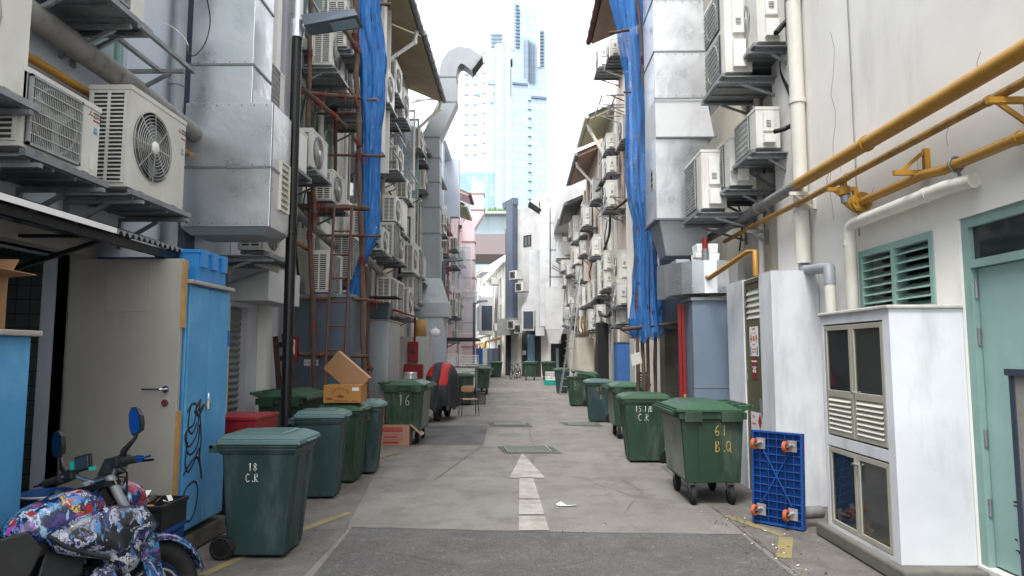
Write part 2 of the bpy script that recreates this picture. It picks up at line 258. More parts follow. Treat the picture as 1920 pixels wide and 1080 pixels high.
# ---------------------------------------------------------------- mesh building helpers
class M:
    def __init__(s): s.v=[]; s.f=[]; s.m=[]; s.s=[]; s.T=None
    def add(s,vs,fs,m=0,sm=False):
        k=len(s.v)
        if s.T is not None: vs=[s.T@Vector(p) for p in vs]
        s.v+= [tuple(p) for p in vs]; s.f+=[tuple(i+k for i in f) for f in fs]; s.m+=[m]*len(fs); s.s+=[sm]*len(fs); return s
    def box(s,x0,x1,y0,y1,z0,z1,m=0):
        if x0>x1:x0,x1=x1,x0
        if y0>y1:y0,y1=y1,y0
        if z0>z1:z0,z1=z1,z0
        return s.add([(x0,y0,z0),(x1,y0,z0),(x1,y1,z0),(x0,y1,z0),(x0,y0,z1),(x1,y0,z1),(x1,y1,z1),(x0,y1,z1)],[(0,3,2,1),(4,5,6,7),(0,1,5,4),(1,2,6,5),(2,3,7,6),(3,0,4,7)],m)
    def frust(s,b,t,z0,z1,m=0):
        """b,t = (x0,x1,y0,y1) at z0 and z1"""
        return s.add([(b[0],b[2],z0),(b[1],b[2],z0),(b[1],b[3],z0),(b[0],b[3],z0),(t[0],t[2],z1),(t[1],t[2],z1),(t[1],t[3],z1),(t[0],t[3],z1)],[(0,3,2,1),(4,5,6,7),(0,1,5,4),(1,2,6,5),(2,3,7,6),(3,0,4,7)],m)
    def bar(s,p,q,w,h=None,m=0,up=(0,0,1)):
        h=h or w; p=Vector(p); q=Vector(q); d=(q-p).normalized(); u=Vector(up)
        if abs(d.dot(u))>.98: u=Vector((1,0,0))
        r=d.cross(u).normalized()*w/2; u=r.cross(d).normalized()*h/2
        return s.add([p-r-u,p+r-u,p+r+u,p-r+u,q-r-u,q+r-u,q+r+u,q-r+u],[(0,1,2,3),(7,6,5,4),(0,4,5,1),(1,5,6,2),(2,6,7,3),(3,7,4,0)],m)
    def cyl(s,p,q,r0,r1=None,n=12,m=0,caps=True):
        r1=r0 if r1 is None else r1; p=Vector(p); q=Vector(q); d=(q-p).normalized(); u=Vector((0,0,1))
        if abs(d.dot(u))>.95: u=Vector((1,0,0))
        a=d.cross(u).normalized(); b=d.cross(a)
        A=[p+(a*math.cos(2*PI*i/n)+b*math.sin(2*PI*i/n))*r0 for i in range(n)]; B=[q+(a*math.cos(2*PI*i/n)+b*math.sin(2*PI*i/n))*r1 for i in range(n)]
        s.add(A+B,[(i,i+n,(i+1)%n+n,(i+1)%n) for i in range(n)],m,True)
        if caps:
            s.add(A,[tuple(range(n))],m); s.add(B,[tuple(reversed(range(n)))],m)
        return s
    def tube(s,pts,r,n=8,m=0,closed=False,caps=True):
        pts=[Vector(p) for p in pts]; k=len(pts); rr=r if isinstance(r,(list,tuple)) else [r]*k
        rings=[]; prev=None
        for i,p in enumerate(pts):
            a=pts[(i-1)%k] if (closed or i>0) else p; b=pts[(i+1)%k] if (closed or i<k-1) else p
            d=(b-a).normalized()
            if prev is None:
                u=Vector((0,0,1)) if abs(d.z)<.9 else Vector((1,0,0)); x=d.cross(u).normalized()
            else:
                x=(prev-d*prev.dot(d))
                x=x.normalized() if x.length>1e-6 else d.orthogonal().normalized()
            prev=x; y=d.cross(x)
            rings.append([p+(x*math.cos(2*PI*j/n)+y*math.sin(2*PI*j/n))*rr[i] for j in range(n)])
        vs=[q for g in rings for q in g]; fs=[]
        for i in range(k if closed else k-1):
            i2=(i+1)%k
            for j in range(n): fs.append((i*n+j,i*n+(j+1)%n,i2*n+(j+1)%n,i2*n+j))
        s.add(vs,fs,m,True)
        if caps and not closed:
            s.add(rings[0],[tuple(reversed(range(n)))],m); s.add(rings[-1],[tuple(range(n))],m)
        return s
    def prism(s,poly,lo,hi,axis='y',m=0):
        """poly of 2-D points extruded; axis y: (x,z); axis x: (y,z); axis z: (x,y)"""
        f={'y':lambda p,t:(p[0],t,p[1]),'x':lambda p,t:(t,p[0],p[1]),'z':lambda p,t:(p[0],p[1],t)}[axis]
        n=len(poly); vs=[f(p,lo) for p in poly]+[f(p,hi) for p in poly]
        return s.add(vs,[tuple(range(n)),tuple(reversed(range(n,2*n)))]+[(i,i+n,(i+1)%n+n,(i+1)%n) for i in range(n)],m)
    def sweep(s,pts,sec,m=0,up=(0,1,0),caps=True):
        """rectangular section sec=(a,b): a across path in plane normal to up, b along up; pts may be (p,a,b)"""
        rings=[]; up=Vector(up); P=[(Vector(p[0]),p[1],p[2]) if isinstance(p[1],(int,float)) and len(p)==3 and not isinstance(p[0],(int,float)) else (Vector(p),sec[0],sec[1]) for p in pts]
        k=len(P)
        for i,(p,a,b) in enumerate(P):
            d0=(P[i][0]-P[i-1][0]).normalized() if i>0 else None; d1=(P[i+1][0]-P[i][0]).normalized() if i<k-1 else None
            d=((d0 or d1)+(d1 or d0)).normalized(); c=d.dot(d0 or d1); x=d.cross(up).normalized()
            rings.append([p+x*a/2/max(c,.5)+up*b/2,p-x*a/2/max(c,.5)+up*b/2,p-x*a/2/max(c,.5)-up*b/2,p+x*a/2/max(c,.5)-up*b/2])
        vs=[q for g in rings for q in g]; fs=[]
        for i in range(k-1):
            for j in range(4): fs.append((i*4+j,i*4+(j+1)%4,i*4+4+(j+1)%4,i*4+4+j))
        s.add(vs,fs,m)
        if caps: s.add(rings[0],[(3,2,1,0)],m); s.add(rings[-1],[(0,1,2,3)],m)
        return s
    def loft(s,secs,n=16,m=0,p=2.4,caps=True):
        """secs: (x,cy,cz,ry,rz) superellipses along x"""
        vs=[];fs=[]
        for (x,cy,cz,ry,rz) in secs:
            for j in range(n):
                a=2*PI*j/n; c,q=math.cos(a),math.sin(a)
                vs.append((x,cy+ry*math.copysign(abs(c)**(2/p),c),cz+rz*math.copysign(abs(q)**(2/p),q)))
        for i in range(len(secs)-1):
            for j in range(n): fs.append((i*n+j,i*n+(j+1)%n,(i+1)*n+(j+1)%n,(i+1)*n+j))
        s.add(vs,fs,m,True)
        if caps: s.add(vs[:n],[tuple(reversed(range(n)))],m,True); s.add(vs[-n:],[tuple(range(n))],m,True)
        return s
    def lathe(s,prof,c=(0,0,0),n=20,m=0):
        vs=[];fs=[];k=len(prof)
        for r,z in prof:
            for j in range(n): vs.append((c[0]+r*math.cos(2*PI*j/n),c[1]+r*math.sin(2*PI*j/n),c[2]+z))
        for i in range(k-1):
            for j in range(n): fs.append((i*n+j,i*n+(j+1)%n,(i+1)*n+(j+1)%n,(i+1)*n+j))
        return s.add(vs,fs,m,True)
    def torus(s,c,axis,Rr,r,n=24,k=4,m=0):
        ax=Vector(axis).normalized(); u=ax.orthogonal().normalized(); v=ax.cross(u); c=Vector(c)
        return s.tube([c+(u*math.cos(2*PI*i/n)+v*math.sin(2*PI*i/n))*Rr for i in range(n)],r,k,m,closed=True)
    def build(s,name,mats,parent=None,loc=(0,0,0),rot=(0,0,0),bevel=0,seg=2):
        me=bpy.data.meshes.new(name); me.from_pydata(s.v,[],s.f)
        if isinstance(mats,str): mats=[mats]
        for q in mats: me.materials.append(G[q])
        me.polygons.foreach_set('material_index',s.m); me.polygons.foreach_set('use_smooth',s.s); me.update()
        o=bpy.data.objects.new(name,me); sc.collection.objects.link(o); o.location=loc; o.rotation_euler=rot
        if parent is not None: o.parent=parent
        if bevel:
            b=o.modifiers.new('bevel','BEVEL'); b.width=bevel; b.segments=seg; b.limit_method='ANGLE'; b.angle_limit=R(40)
        return o
def thing(name,label,cat,loc=(0,0,0),rot=(0,0,0),group=None):
    o=bpy.data.objects.new(name,None); sc.collection.objects.link(o); o.location=loc; o.rotation_euler=rot; o.empty_display_size=.2
    return tag(o,label,cat,group)
def tag(o,label,cat,group=None):
    o['label']=label; o['category']=cat
    if group: o['group']=group
    return o
def struct(o,kind='structure'): o['kind']=kind; return o
def kids(o): return [c for c in bpy.data.objects if c.parent==o]
KIDS={}
def dup(root,loc,rot,label,group=None,scale=None):
    r=root.copy(); sc.collection.objects.link(r); r.location=loc; r.rotation_euler=rot; r['label']=label
    if scale: r.scale=scale
    if group: r['group']=group
    elif 'group' in r: del r['group']
    if root.name not in KIDS: KIDS[root.name]=[(c,kids(c)) for c in kids(root)]
    for c,gs in KIDS[root.name]:
        c2=c.copy(); sc.collection.objects.link(c2); c2.parent=r
        for g in gs:
            g2=g.copy(); sc.collection.objects.link(g2); g2.parent=c2
    return r
def proxy_free(o):
    """move the master copy out of use: first placement uses the master itself"""
    return o
def text_mesh(txt,size,name,m,parent,loc,rot,align='CENTER',ext=.0008,sx=1):
    c=bpy.data.curves.new(name,'FONT'); c.body=txt; c.size=size; c.extrude=ext; c.align_x=align; c.align_y='CENTER'; c.resolution_u=2; c.space_character=1.0
    o=bpy.data.objects.new(name,c); sc.collection.objects.link(o); bpy.context.view_layer.update()
    me=bpy.data.meshes.new_from_object(o); bpy.data.objects.remove(o); me.name=name; me.materials.clear(); me.materials.append(G[m])
    o=bpy.data.objects.new(name,me); sc.collection.objects.link(o); o.parent=parent; o.location=loc; o.rotation_euler=rot; o.scale=(sx,1,1); return o
# hand written strokes: every glyph in a 0..1 wide, 0..1.6 high box
GL={'0':[[(.5,1.5),(.15,1.2),(.08,.7),(.2,.15),(.5,0),(.82,.2),(.9,.8),(.8,1.3),(.5,1.5)]],'1':[[(.3,1.25),(.55,1.55),(.5,0)]],
'2':[[(.1,1.2),(.4,1.5),(.8,1.3),(.75,.8),(.1,0),(.95,.05)]],'3':[[(.1,1.4),(.6,1.5),(.8,1.15),(.4,.8),(.85,.5),(.6,.05),(.1,.1)]],
'4':[[(.3,1.5),(.1,.7),(.85,.75)],[(.65,1.3),(.6,0)]],'5':[[(.85,1.5),(.25,1.45),(.15,.85),(.7,.9),(.85,.4),(.5,0),(.1,.1)]],
'6':[[(.8,1.5),(.35,1.1),(.12,.5),(.3,.05),(.7,.05),(.85,.45),(.55,.7),(.2,.5)]],'8':[[(.5,.8),(.15,1.1),(.5,1.5),(.85,1.15),(.5,.8),(.1,.35),(.5,0),(.88,.35),(.5,.8)]],
'B':[[(.2,0),(.2,1.5),(.7,1.4),(.75,1.0),(.25,.8),(.8,.6),(.8,.15),(.2,0)]],'C':[[(.9,1.3),(.55,1.5),(.15,1.1),(.1,.5),(.4,0),(.9,.2)]],
'R':[[(.2,0),(.2,1.5),(.75,1.45),(.8,1.0),(.25,.8),(.9,0)]],'Q':[[(.5,1.5),(.15,1.2),(.08,.6),(.4,.05),(.8,.2),(.9,.9),(.75,1.35),(.5,1.5)],[(.55,.45),(1.0,-.1)]],
'.':[[(.4,.1),(.5,.18),(.5,.1)]],'-':[[(.2,.7),(.7,.72)]],'/':[[(.3,-.1),(.6,1.6)]],',':[[(.4,.2),(.3,-.15)]],'S':[[(.85,1.35),(.5,1.5),(.2,1.2),(.8,.5),(.5,0),(.1,.2)]],' ':[]}
def handwriting(lines,name,m,parent,fn,size=.07,wd=.007,gap=1.25):
    """fn(u,v) maps centimetre-like coords on the face to a 3-D point; lines: (text,u0,v0,size)"""
    mm=M(); rnd=random.Random(len(lines)*7+len(lines[0][0]))
    for (t,u0,v0,sz) in lines:
        u=u0
        for ch in t:
            dy=rnd.uniform(-.08,.08)*sz; 
            for st in GL.get(ch,[]):
                pts=[fn(u+a*sz*.75,v0+b*sz+dy) for a,b in st]
                mm.tube(pts,wd/2,4)
            u+=sz*(.55 if ch in '.,/-' else 1.0)
    return mm.build(name,m,parent)
def xyz(p,dx=0,dy=0,dz=0): return (p[0]+dx,p[1]+dy,p[2]+dz)
ORD=['first','second','third','fourth','fifth','sixth','seventh','eighth','ninth','tenth','eleventh','twelfth']
# ================================================================ SETTING
def sheet(name,poly,z,m,kind='structure',th=.0):
    mm=M(); mm.add([(p[0],p[1],z) for p in poly],[tuple(range(len(poly)))]); o=mm.build(name,m)
    if o.data.polygons[0].normal.z<0: o.data.flip_normals()
    return struct(o,kind)
def gp(px,py,z=0): p=at(px,py,Z=z); return (p.x,p.y)
sheet('road',[(-600,-60),(600,-60),(600,1200),(-600,1200)],0,'concrete_road')
a,b=gp(660,990),gp(1392,1004)
sheet('asphalt_patch',[a,b,(2.08,5.4),(2.1,-8),(-1.5,-8),(-1.57,5.2)],.004,'asphalt')
sheet('asphalt_patch',[gp(792,798),gp(915,798),gp(906,835),gp(770,834)],.004,'asphalt_new')
sheet('asphalt_patch',[gp(914,792),gp(988,793),gp(1000,801),gp(918,801)],.004,'asphalt_new')
sheet('asphalt_patch',[gp(1048,792),gp(1120,792),gp(1132,800),gp(1060,799)],.004,'asphalt_new')
sheet('asphalt_patch',[gp(930,837),gp(1032,837),gp(1056,851),gp(946,851)],.004,'asphalt_new')
sheet('verge',[(-3.75,-8),(-1.62,-8),(-1.66,6.6),(-2.0,9.4),(-3.75,9.4)],.0045,'verge_concrete')
sheet('verge',[(2.2,-8),(3.5,-8),(3.5,10.5),(2.12,10.5),(2.14,7)],.0045,'verge_concrete')
mm=M()
def flat(pts,z=.0088): mm.add([(p[0],p[1],z) for p in pts],[tuple(range(len(pts)))])
flat([gp(955,897),gp(1022,897),gp(979,850)])
for y0,y1 in ((896,936.5),(938,966),(969,996)):
    L=lambda y:(974-(y-897)*.012+0, 1000+(y-897)*.30)
    flat([gp(L(y1)[0],y1),gp(L(y1)[1],y1),gp(L(y0)[1],y0),gp(L(y0)[0],y0)])
struct(mm.build('painted_arrow','road_paint'))
mm=M()
def stripe(p,q,w):
    p=Vector((*p,0));q=Vector((*q,0));d=(q-p).normalized();n=Vector((-d.y,d.x,0))*w/2; flat([(p-n)[:2],(q-n)[:2],(q+n)[:2],(p+n)[:2]])
stripe(gp(380,1080),gp(545,1004),.09); stripe(gp(550,1001),gp(656,962),.1); stripe(gp(1362,968),gp(1470,1006),.1); stripe(gp(1474,1008),gp(1470,1048),.12)
stripe(gp(1085,730),gp(1110,745),.18); stripe(gp(700,862),gp(745,850),.1)
struct(mm.build('yellow_marking','yellow_paint'))
mm=M(); rnd=random.Random(3)
def crack(pts,w,jit=.02):
    P=[]
    for i in range(len(pts)-1):
        a=Vector((*pts[i],0));b=Vector((*pts[i+1],0)); n=max(2,int((b-a).length/.12))
        for k in range(n): P.append(a.lerp(b,k/n)+Vector((rnd.uniform(-jit,jit),rnd.uniform(-jit,jit),0)))
    P.append(Vector((*pts[-1],0)))
    for i in range(len(P)-1):
        d=(P[i+1]-P[i]); 
        if d.length<1e-5: continue
        d.normalize(); n=Vector((-d.y,d.x,0))*w*rnd.uniform(.3,.8)
        flat([(P[i]-n)[:2],(P[i+1]-n)[:2],(P[i+1]+n)[:2],(P[i]+n)[:2]],.0062)
crack([gp(660,989),gp(1000,998),gp(1392,1003)],.022,.008); crack([gp(690,1030),gp(830,1055),gp(1000,1090)],.008,.02)
crack([gp(965,757),gp(1046,759)],.08,.03); crack([gp(900,705),gp(1000,706)],.06,.02)
crack([(2.15,5.2),(2.12,7.5),(2.1,10.4)],.03,.008); crack([(2.75,6.9),(2.5,8.3)],.012,.01)
crack([gp(815,900),gp(905,835),gp(915,800)],.012,.012); crack([(-1.66,6.6),(-2.0,9.4)],.012,.01)
for y in (4.9,12.6,19.5): pass
crack([gp(1100,900),gp(1180,930),gp(1300,945)],.006,.03); crack([(-1.2,9.5),(.2,9.6),(1.9,9.4)],.006,.02); crack([(-1.9,15.4),(0,15.5),(1.8,15.3)],.012,.02); crack([(.1,9.5),(.25,12),(.2,15.4)],.008,.03); crack([(-.6,4.6),(-.2,5.4),(.5,5.7),(.9,6.3)],.005,.04); crack([(1.1,7.4),(1.5,8.6),(1.35,9.4)],.006,.03)
struct(mm.build('road_crack','concrete_dark'))
mm=M(); rnd=random.Random(11)
for i in range(300):
    if i<110: x=rnd.gauss(2.13,.13); y=rnd.uniform(5.4,7.2)
    elif i<150: x=rnd.uniform(-1.8,2.2); y=rnd.uniform(4.2,9)
    else: x=rnd.choice([-1,1])*rnd.gauss(1.9,.25); y=rnd.uniform(6,24)
    s=rnd.uniform(.005,.015)*(1 if i%9 else 1.6); a=rnd.uniform(0,PI); z=.011
    c,q=math.cos(a)*s,math.sin(a)*s
    mm.add([(x-c,y-q,z),(x+q*.6,y-c*.6,z+.003),(x+c,y+q,z+.006),(x-q*.6,y+c*.6,z+.002)],[(0,1,2,3)],(3,1,3,2,0,3,3)[i%7])
struct(mm.build('litter',['paper','verge_concrete','cardboard','leaf_litter']),'stuff')
# drain covers
for i,(q,lab) in enumerate((((945,838,1022,838,1034,849,953,849),'steel grid drain cover just beyond the tip of the painted arrow'),((927,793,981,793,986,798,930,798),'farther steel drain cover near the middle of the lane'),((1064,793,1115,793,1122,798,1068,798),'steel drain cover near the right hand bins'))):
    P=[Vector((*gp(q[k],q[k+1]),0)) for k in (0,2,4,6)]; c=sum(P,Vector())/4
    t=thing('drain_cover',lab,'drain cover',(c.x,c.y,.004),(0,0,0),'drain covers in the lane'); fr=M(); sl=M()
    A,B,C,D=[p-c for p in P]
    for u,v in ((A,B),(B,C),(C,D),(D,A)): fr.bar(xyz(u,0,0,.012),xyz(v,0,0,.012),.03,.02)
    for k in range(1,14):
        f=k/14; sl.bar(xyz(A.lerp(B,f),0,0,.009),xyz(D.lerp(C,f),0,0,.009),.02,.012)
    for k in range(1,5): f=k/5; sl.bar(xyz(A.lerp(D,f),0,0,.008),xyz(B.lerp(C,f),0,0,.008),.02,.01)
    fr.build('frame','grate_steel',t); sl.build('grid','grate_steel',t)
mm=M(); mm.box(-3.74,-2.78,4.2,6.6,.006,.17); mm.box(-3.74,-2.84,3.3,4.2,.006,.169); tag(mm.build('kerb_step','concrete_dark',bevel=.02),'worn dark concrete step under the blue lockers','step')
mm=M(); mm.box(2.76,3.37,5.1,6.6,.006,.13); mm.box(2.95,3.37,2.5,5.1,.006,.1); tag(mm.build('kerb_step','concrete_dark',bevel=.02),'blackened concrete plinth under the white glass door cabinet','step')
# ---------------------------------------------------------------- buildings
def WB(mm,name,m,root,**k): return mm.build(name,m,root,loc=tuple(-root.location),**k)
def building(name,label,xw,y0,y1,h,wm,side,openings=(),depth=9,core='interior_dark',base=0,solid=True):
    """side -1 = left of the lane (wall faces +X), +1 = right"""
    root=thing(name,label,'building',(xw,y0,0)); s=side; t=.22
    ys=sorted(set([y0,y1]+[o[0] for o in openings]+[o[1] for o in openings])); zs=sorted(set([base,h]+[o[2] for o in openings]+[o[3] for o in openings]))
    mm=M()
    for i in range(len(ys)-1):
        j=0
        while j<len(zs)-1:
            cy=(ys[i]+ys[i+1])/2; cz=(zs[j]+zs[j+1])/2
            if any(o[0]<cy<o[1] and o[2]<cz<o[3] for o in openings): j+=1; continue
            mm.box(xw,xw+s*t,ys[i],ys[i+1],zs[j],zs[j+1]); j+=1
    if solid:
        mm.box(xw+s*t,xw+s*(depth),y0,y0+.2,0,h); mm.box(xw+s*t,xw+s*(depth),y1-.2,y1,0,h); mm.box(xw+s*(depth-.2),xw+s*depth,y0+.2,y1-.2,0,h)
        mm.box(xw+s*t,xw+s*(depth-.2),y0+.2,y1-.2,h-.2,h-.001)
    # merge doubles so the plaster reads as one wall
    WB(mm,'wall',wm,root)
    return root
def window(root,xw,side,y0,y1,z0,z1,fm='white_plaster',gm='glass_dark',nv=2,nh=1,fw=.05,rec=.08,kind='glass'):
    s=side; x=xw+s*rec; f=M()
    for a,b,c,d in ((y0,y1,z0,z0+fw),(y0,y1,z1-fw,z1),(y0,y0+fw,z0+fw,z1-fw),(y1-fw,y1,z0+fw,z1-fw)): f.box(x,x+s*.06,a,b,c,d)
    for k in range(1,nv): yy=y0+(y1-y0)*k/nv; f.box(x+s*.003,x+s*.05,yy-fw/2,yy+fw/2,z0+fw,z1-fw)
    for k in range(1,nh): zz=z0+(z1-z0)*k/nh; f.box(x+s*.006,x+s*.047,y0+fw,y1-fw,zz-fw/2,zz+fw/2)
    wo=WB(f,'window',fm,root); g=M()
    g.box(x+s*.028,x+s*.036,y0+fw/2,y1-fw/2,z0+fw/2,z1-fw/2); g.build('pane',gm,wo)
    return wo
def shutter_window(root,xw,side,y0,y1,z0,z1,m='slate_shutter',n=16):
    s=side; x=xw+s*.06; f=M(); fw=.06; ym=(y0+y1)/2
    for a,b in ((y0,ym-.004),(ym+.004,y1)):
        f.box(x,x+s*.05,a,a+fw,z0,z1); f.box(x,x+s*.05,b-fw,b,z0,z1)
        for zz in (z0,(z0+z1)/2-fw/2,z1-fw): f.box(x+s*.002,x+s*.048,a+fw,b-fw,zz,zz+fw)
        for k in range(n*2):
            zz=z0+fw+(z1-z0-fw*2)*(k+.5)/(n*2)
            if abs(zz-(z0+z1)/2)>fw*.8: f.add([(x+s*.01,a+fw,zz-.03),(x+s*.01,b-fw,zz-.03),(x+s*.045,b-fw,zz+.02),(x+s*.045,a+fw,zz+.02)],[(0,1,2,3)])
    return WB(f,'window_shutter',m,root)
def eave(root,xw,xe,y0,y1,z,side,rm='roof_tile',sm='soffit_tan',gm='gutter',zw=None,rise=.42,back=5):
    """pitched tiled roof that overhangs the lane; xe = outer edge, z = its height"""
    s=side; zw=zw or z+abs(xe-xw)*rise; xb=xw+s*back; zb=zw+back*rise
    r=M(); r.prism([(xe,z+.06),(xw,zw+.06),(xb,zb+.06),(xb,zb+.16),(xw,zw+.16),(xe,z+.14)],y0,y1,'y')
    nt_=int((y1-y0)/.28)
    for k in range(nt_+1):
        yy=y0+.05+(y1-y0-.1)*k/nt_; r.bar((xe,yy,z+.15),(xb,yy,zb+.17),.1,.07)
    for k in range(9):
        f=k/8; r.bar((xe+(xb-xe)*f*.98,y0+.01,z+.15+(zb-z)*f*.98),(xe+(xb-xe)*f*.98,y1-.01,z+.15+(zb-z)*f*.98),.05,.03)
    WB(r,'roof',rm,root)
    q=M(); q.prism([(xe+s*.03,z),(xw,zw),(xw,zw+.056),(xe+s*.03,z+.056)],y0+.02,y1-.02,'y'); WB(q,'soffit',sm,root)
    g=M(); x=xe-s*.05
    g.tube([(x,y0-.05,z+.08),(x,y1+.05,z+.08)],.075,10)
    for k in range(int((y1-y0)/.55)+1): yy=y0+.1+k*.55; g.cyl((x,yy,z+.08),(x,yy+.04,z+.08),.088,n=10)
    WB(g,'gutter',gm,root); return zw
def downpipe(root,pts,r,m='pvc',name='downpipe'):
    mm=M(); mm.tube(pts,r,10)
    for i in range(len(pts)-1):
        a,b=Vector(pts[i]),Vector(pts[i+1]); n=int((b-a).length/1.2)
        for k in range(n):
            c=a.lerp(b,(k+.5)/n); d=(b-a).normalized()*.025; mm.cyl(c-d,c+d,r*1.16,n=10)
    for p in pts[1:-1]:
        mm.cyl(Vector(p)-Vector((0,0,r*.9)),Vector(p)+Vector((0,0,r*.9)),r*1.15,n=10)
    return WB(mm,name,m,root)
XL=-3.75; XR=3.5
# L1: near left, kitchen doorway, lockers in front
b1=building('shophouse',"nearest pale shophouse on the left with the open kitchen door",XL,-4,8.7,13,'pale_blue_plaster',-1,[(3.4,5.6,.17,2.5),(3.2,6.25,4.3,9)])
window(b1,XL,-1,3.2,6.25,4.3,9,'mint_frame','glass_green',3,3,.06,.04)
f=M(); f.box(-3.85,-3.6,5.6,5.72,.17,2.56); f.box(-3.85,-3.6,3.4,5.6,2.5,2.62); WB(f,'door_frame','door_cream',b1)
f=M(); f.box(-5.4,-5.32,2.5,7.2,0,3); f.box(-5.32,-3.98,7.1,7.18,0,3); WB(f,'kitchen_wall','wall_tiles',b1)
f=M(); f.box(-5.3,-3.98,2.5,7.1,.1,.17); f.box(-5.3,-3.98,2.5,7.1,2.9,2.98); WB(f,'kitchen_floor','concrete_dark',b1)
downpipe(b1,[(-3.66,7.0,0),(-3.66,7.0,13)],.065,'pvc_grey')
f=M(); f.box(XL+.003,-3.68,7.35,7.6,2.2,10); WB(f,'recess_panel','slate_shutter',b1)
# open door
p=at(345,560,Y=5.62)
dr=thing('open_door','wide cream painted door standing open with a steel lever handle','door',(XL+.03,5.62,.2)); dw=p.x-XL-.03
f=M(); f.box(0,dw,-.045,0,0,2.27); f.build('panel','door_cream',dr,bevel=.004)
f=M(); f.box(dw*.33,dw*.72,-.049,-.045,1.83,2.25); f.build('patch_panel','door_cream',dr,bevel=.002)
f=M(); f.box(dw-.001,dw+.022,-.05,.005,1.7,2.26); f.box(dw-.001,dw+.02,-.05,.005,0,1.02); f.build('edge_trim','chipboard',dr)
f=M(); f.cyl((dw-.09,-.045,1.2),(dw-.09,-.06,1.2),.028,n=16); f.tube([(dw-.09,-.06,1.2),(dw-.09,-.1,1.2),(dw-.12,-.105,1.2),(dw-.26,-.1,1.2)],.009,8); f.build('handle','chrome',dr)
f=M(); f.cyl((dw-.09,-.045,1.09),(dw-.09,-.06,1.09),.028,n=16); f.cyl((dw-.09,-.06,1.09),(dw-.09,-.064,1.09),.018,n=12,m=1); f.build('lock',['chrome','red_paint'],dr)
for z in (.5,1.15,1.8):
    f=M(); f.cyl((-.012,-.02,z-.05),(-.012,-.02,z+.05),.012,n=8); f.build('hinge','steel',dr)
# L2
b2=building('shophouse','white shophouse with slate blue shutters and a steel roller door',XL,8.72,10.7,13,'lilac_plaster',-1,[(9.75,10.45,6.0,8.6),(8.8,9.35,.05,2.3)])
shutter_window(b2,XL,-1,9.78,10.42,6.03,8.57)
f=M()
for k in range(26): z=.06+k*.086; f.prism([(XL-.1,z),(XL-.07,z+.043),(XL-.1,z+.086),(XL-.13,z+.086),(XL-.13,z)],8.82,9.33,'y')
WB(f,'roller_door','shutter_steel',b2)
f=M(); f.box(XL+.003,XL+.5,8.75,10.0,2.36,2.82); WB(f,'shutter_box','grey_wall',b2,bevel=.01)
f=M(); f.box(XL+.003,XL+.14,9.72,9.9,0,13); WB(f,'pilaster','white_plaster',b2)
downpipe(b2,[(-3.62,10.55,0),(-3.62,10.55,13)],.06,'pvc')
# L3 scaffolded
b3=building('shophouse','shophouse behind the timber scaffold and left blue netting',XL,10.72,17.2,10.7,'white_plaster_dirty',-1,[(11.2,13.6,4.2,6.2),(11.3,13.5,7.2,9.2),(14.3,16.6,5.0,6.8),(14.3,16.6,7.6,9.3)])
window(b3,XL,-1,11.2,13.6,4.2,6.2,'aluminium','glass_green',4,1); window(b3,XL,-1,11.3,13.5,7.2,9.2,'aluminium','glass_pale',3,2)
window(b3,XL,-1,14.3,16.6,5.0,6.8,'grey_wall','glass_dark',3,1); window(b3,XL,-1,14.3,16.6,7.6,9.3,'grey_wall','glass_green',3,1)
eave(b3,XL,-2.62,10.75,17.15,10.0,-1,'roof_tile','soffit_tan','gutter')
f=M(); f.box(-3.74,-3.1,15.0,15.3,6.2,10.0); WB(f,'duct_casing','white_plaster',b3,bevel=.01)
f=M(); f.box(-3.74,-3.17,16.1,16.16,6.0,10.1); WB(f,'party_fin','white_plaster',b3)
downpipe(b3,[(-2.68,17.0,10.0),(-2.72,17.0,9.7),(-3.6,16.7,8.9),(-3.62,16.7,2.5)],.055,'painted_duct')
# L4
b4=building('shophouse','cream shophouse under the long tan roof eave',XL,17.22,22.2,10.75,'cream_plaster',-1,[(18.0,19.4,7.2,9.4),(19.8,21.4,6.6,9.3),(18.2,21.6,4.6,5.9)])
eave(b4,XL,-2.58,17.3,22.15,10.0,-1,'roof_tile','soffit_tan','gutter')
window(b4,XL,-1,18.0,19.4,7.2,9.4,'pale_blue_plaster','glass_dark',2,1); window(b4,XL,-1,19.8,21.4,6.6,9.3,'white_plaster','glass_dark',2,2); window(b4,XL,-1,18.2,21.6,4.6,5.9,'slate_shutter','glass_green',4,1)
# casements standing open
def casement(root,x,y,z0,z1,w,fm,gm='glass_clear',side=-1,ang=0):
    f=M(); x0,x1=(x,x+w) if side<0 else (x-w,x); fw=.05
    for a,b,c,d in ((x0,x1,z0,z0+fw),(x0,x1,z1-fw,z1),(x0,x0+fw,z0+fw,z1-fw),(x1-fw,x1,z0+fw,z1-fw)): f.box(a,b,y,y+.045,c,d)
    o=WB(f,'open_casement',fm,root); g=M(); g.box(x0+.03,x1-.03,y+.018,y+.026,z0+.03,z1-.03); g.build('pane',gm,o)
for y,w,z0,z1,fm in ((18.9,.42,7.2,9.2,'pale_blue_plaster'),(20.3,.55,6.6,9.1,'white_plaster'),(21.4,.5,6.6,9.2,'mint_frame'),(20.9,.35,3.9,5.9,'slate_shutter')): casement(b4,XL,y,z0,z1,w,fm)
downpipe(b4,[(-2.63,22.0,10.0),(-2.66,22,9.75),(-3.5,21.9,8.9),(-3.6,21.9,8.5),(-3.6,21.9,3)],.055,'pvc')
b5=building('shophouse','low tiled shophouse behind the gooseneck duct',XL,22.22,27.6,8.9,'white_plaster_dirty',-1,[(24,26,5.6,7.4)])
window(b5,XL,-1,24,26,5.6,7.4,'white_plaster','glass_dark',3,1); eave(b5,XL,-3.1,22.3,27.5,8.3,-1,'roof_tile','soffit_tan','gutter')
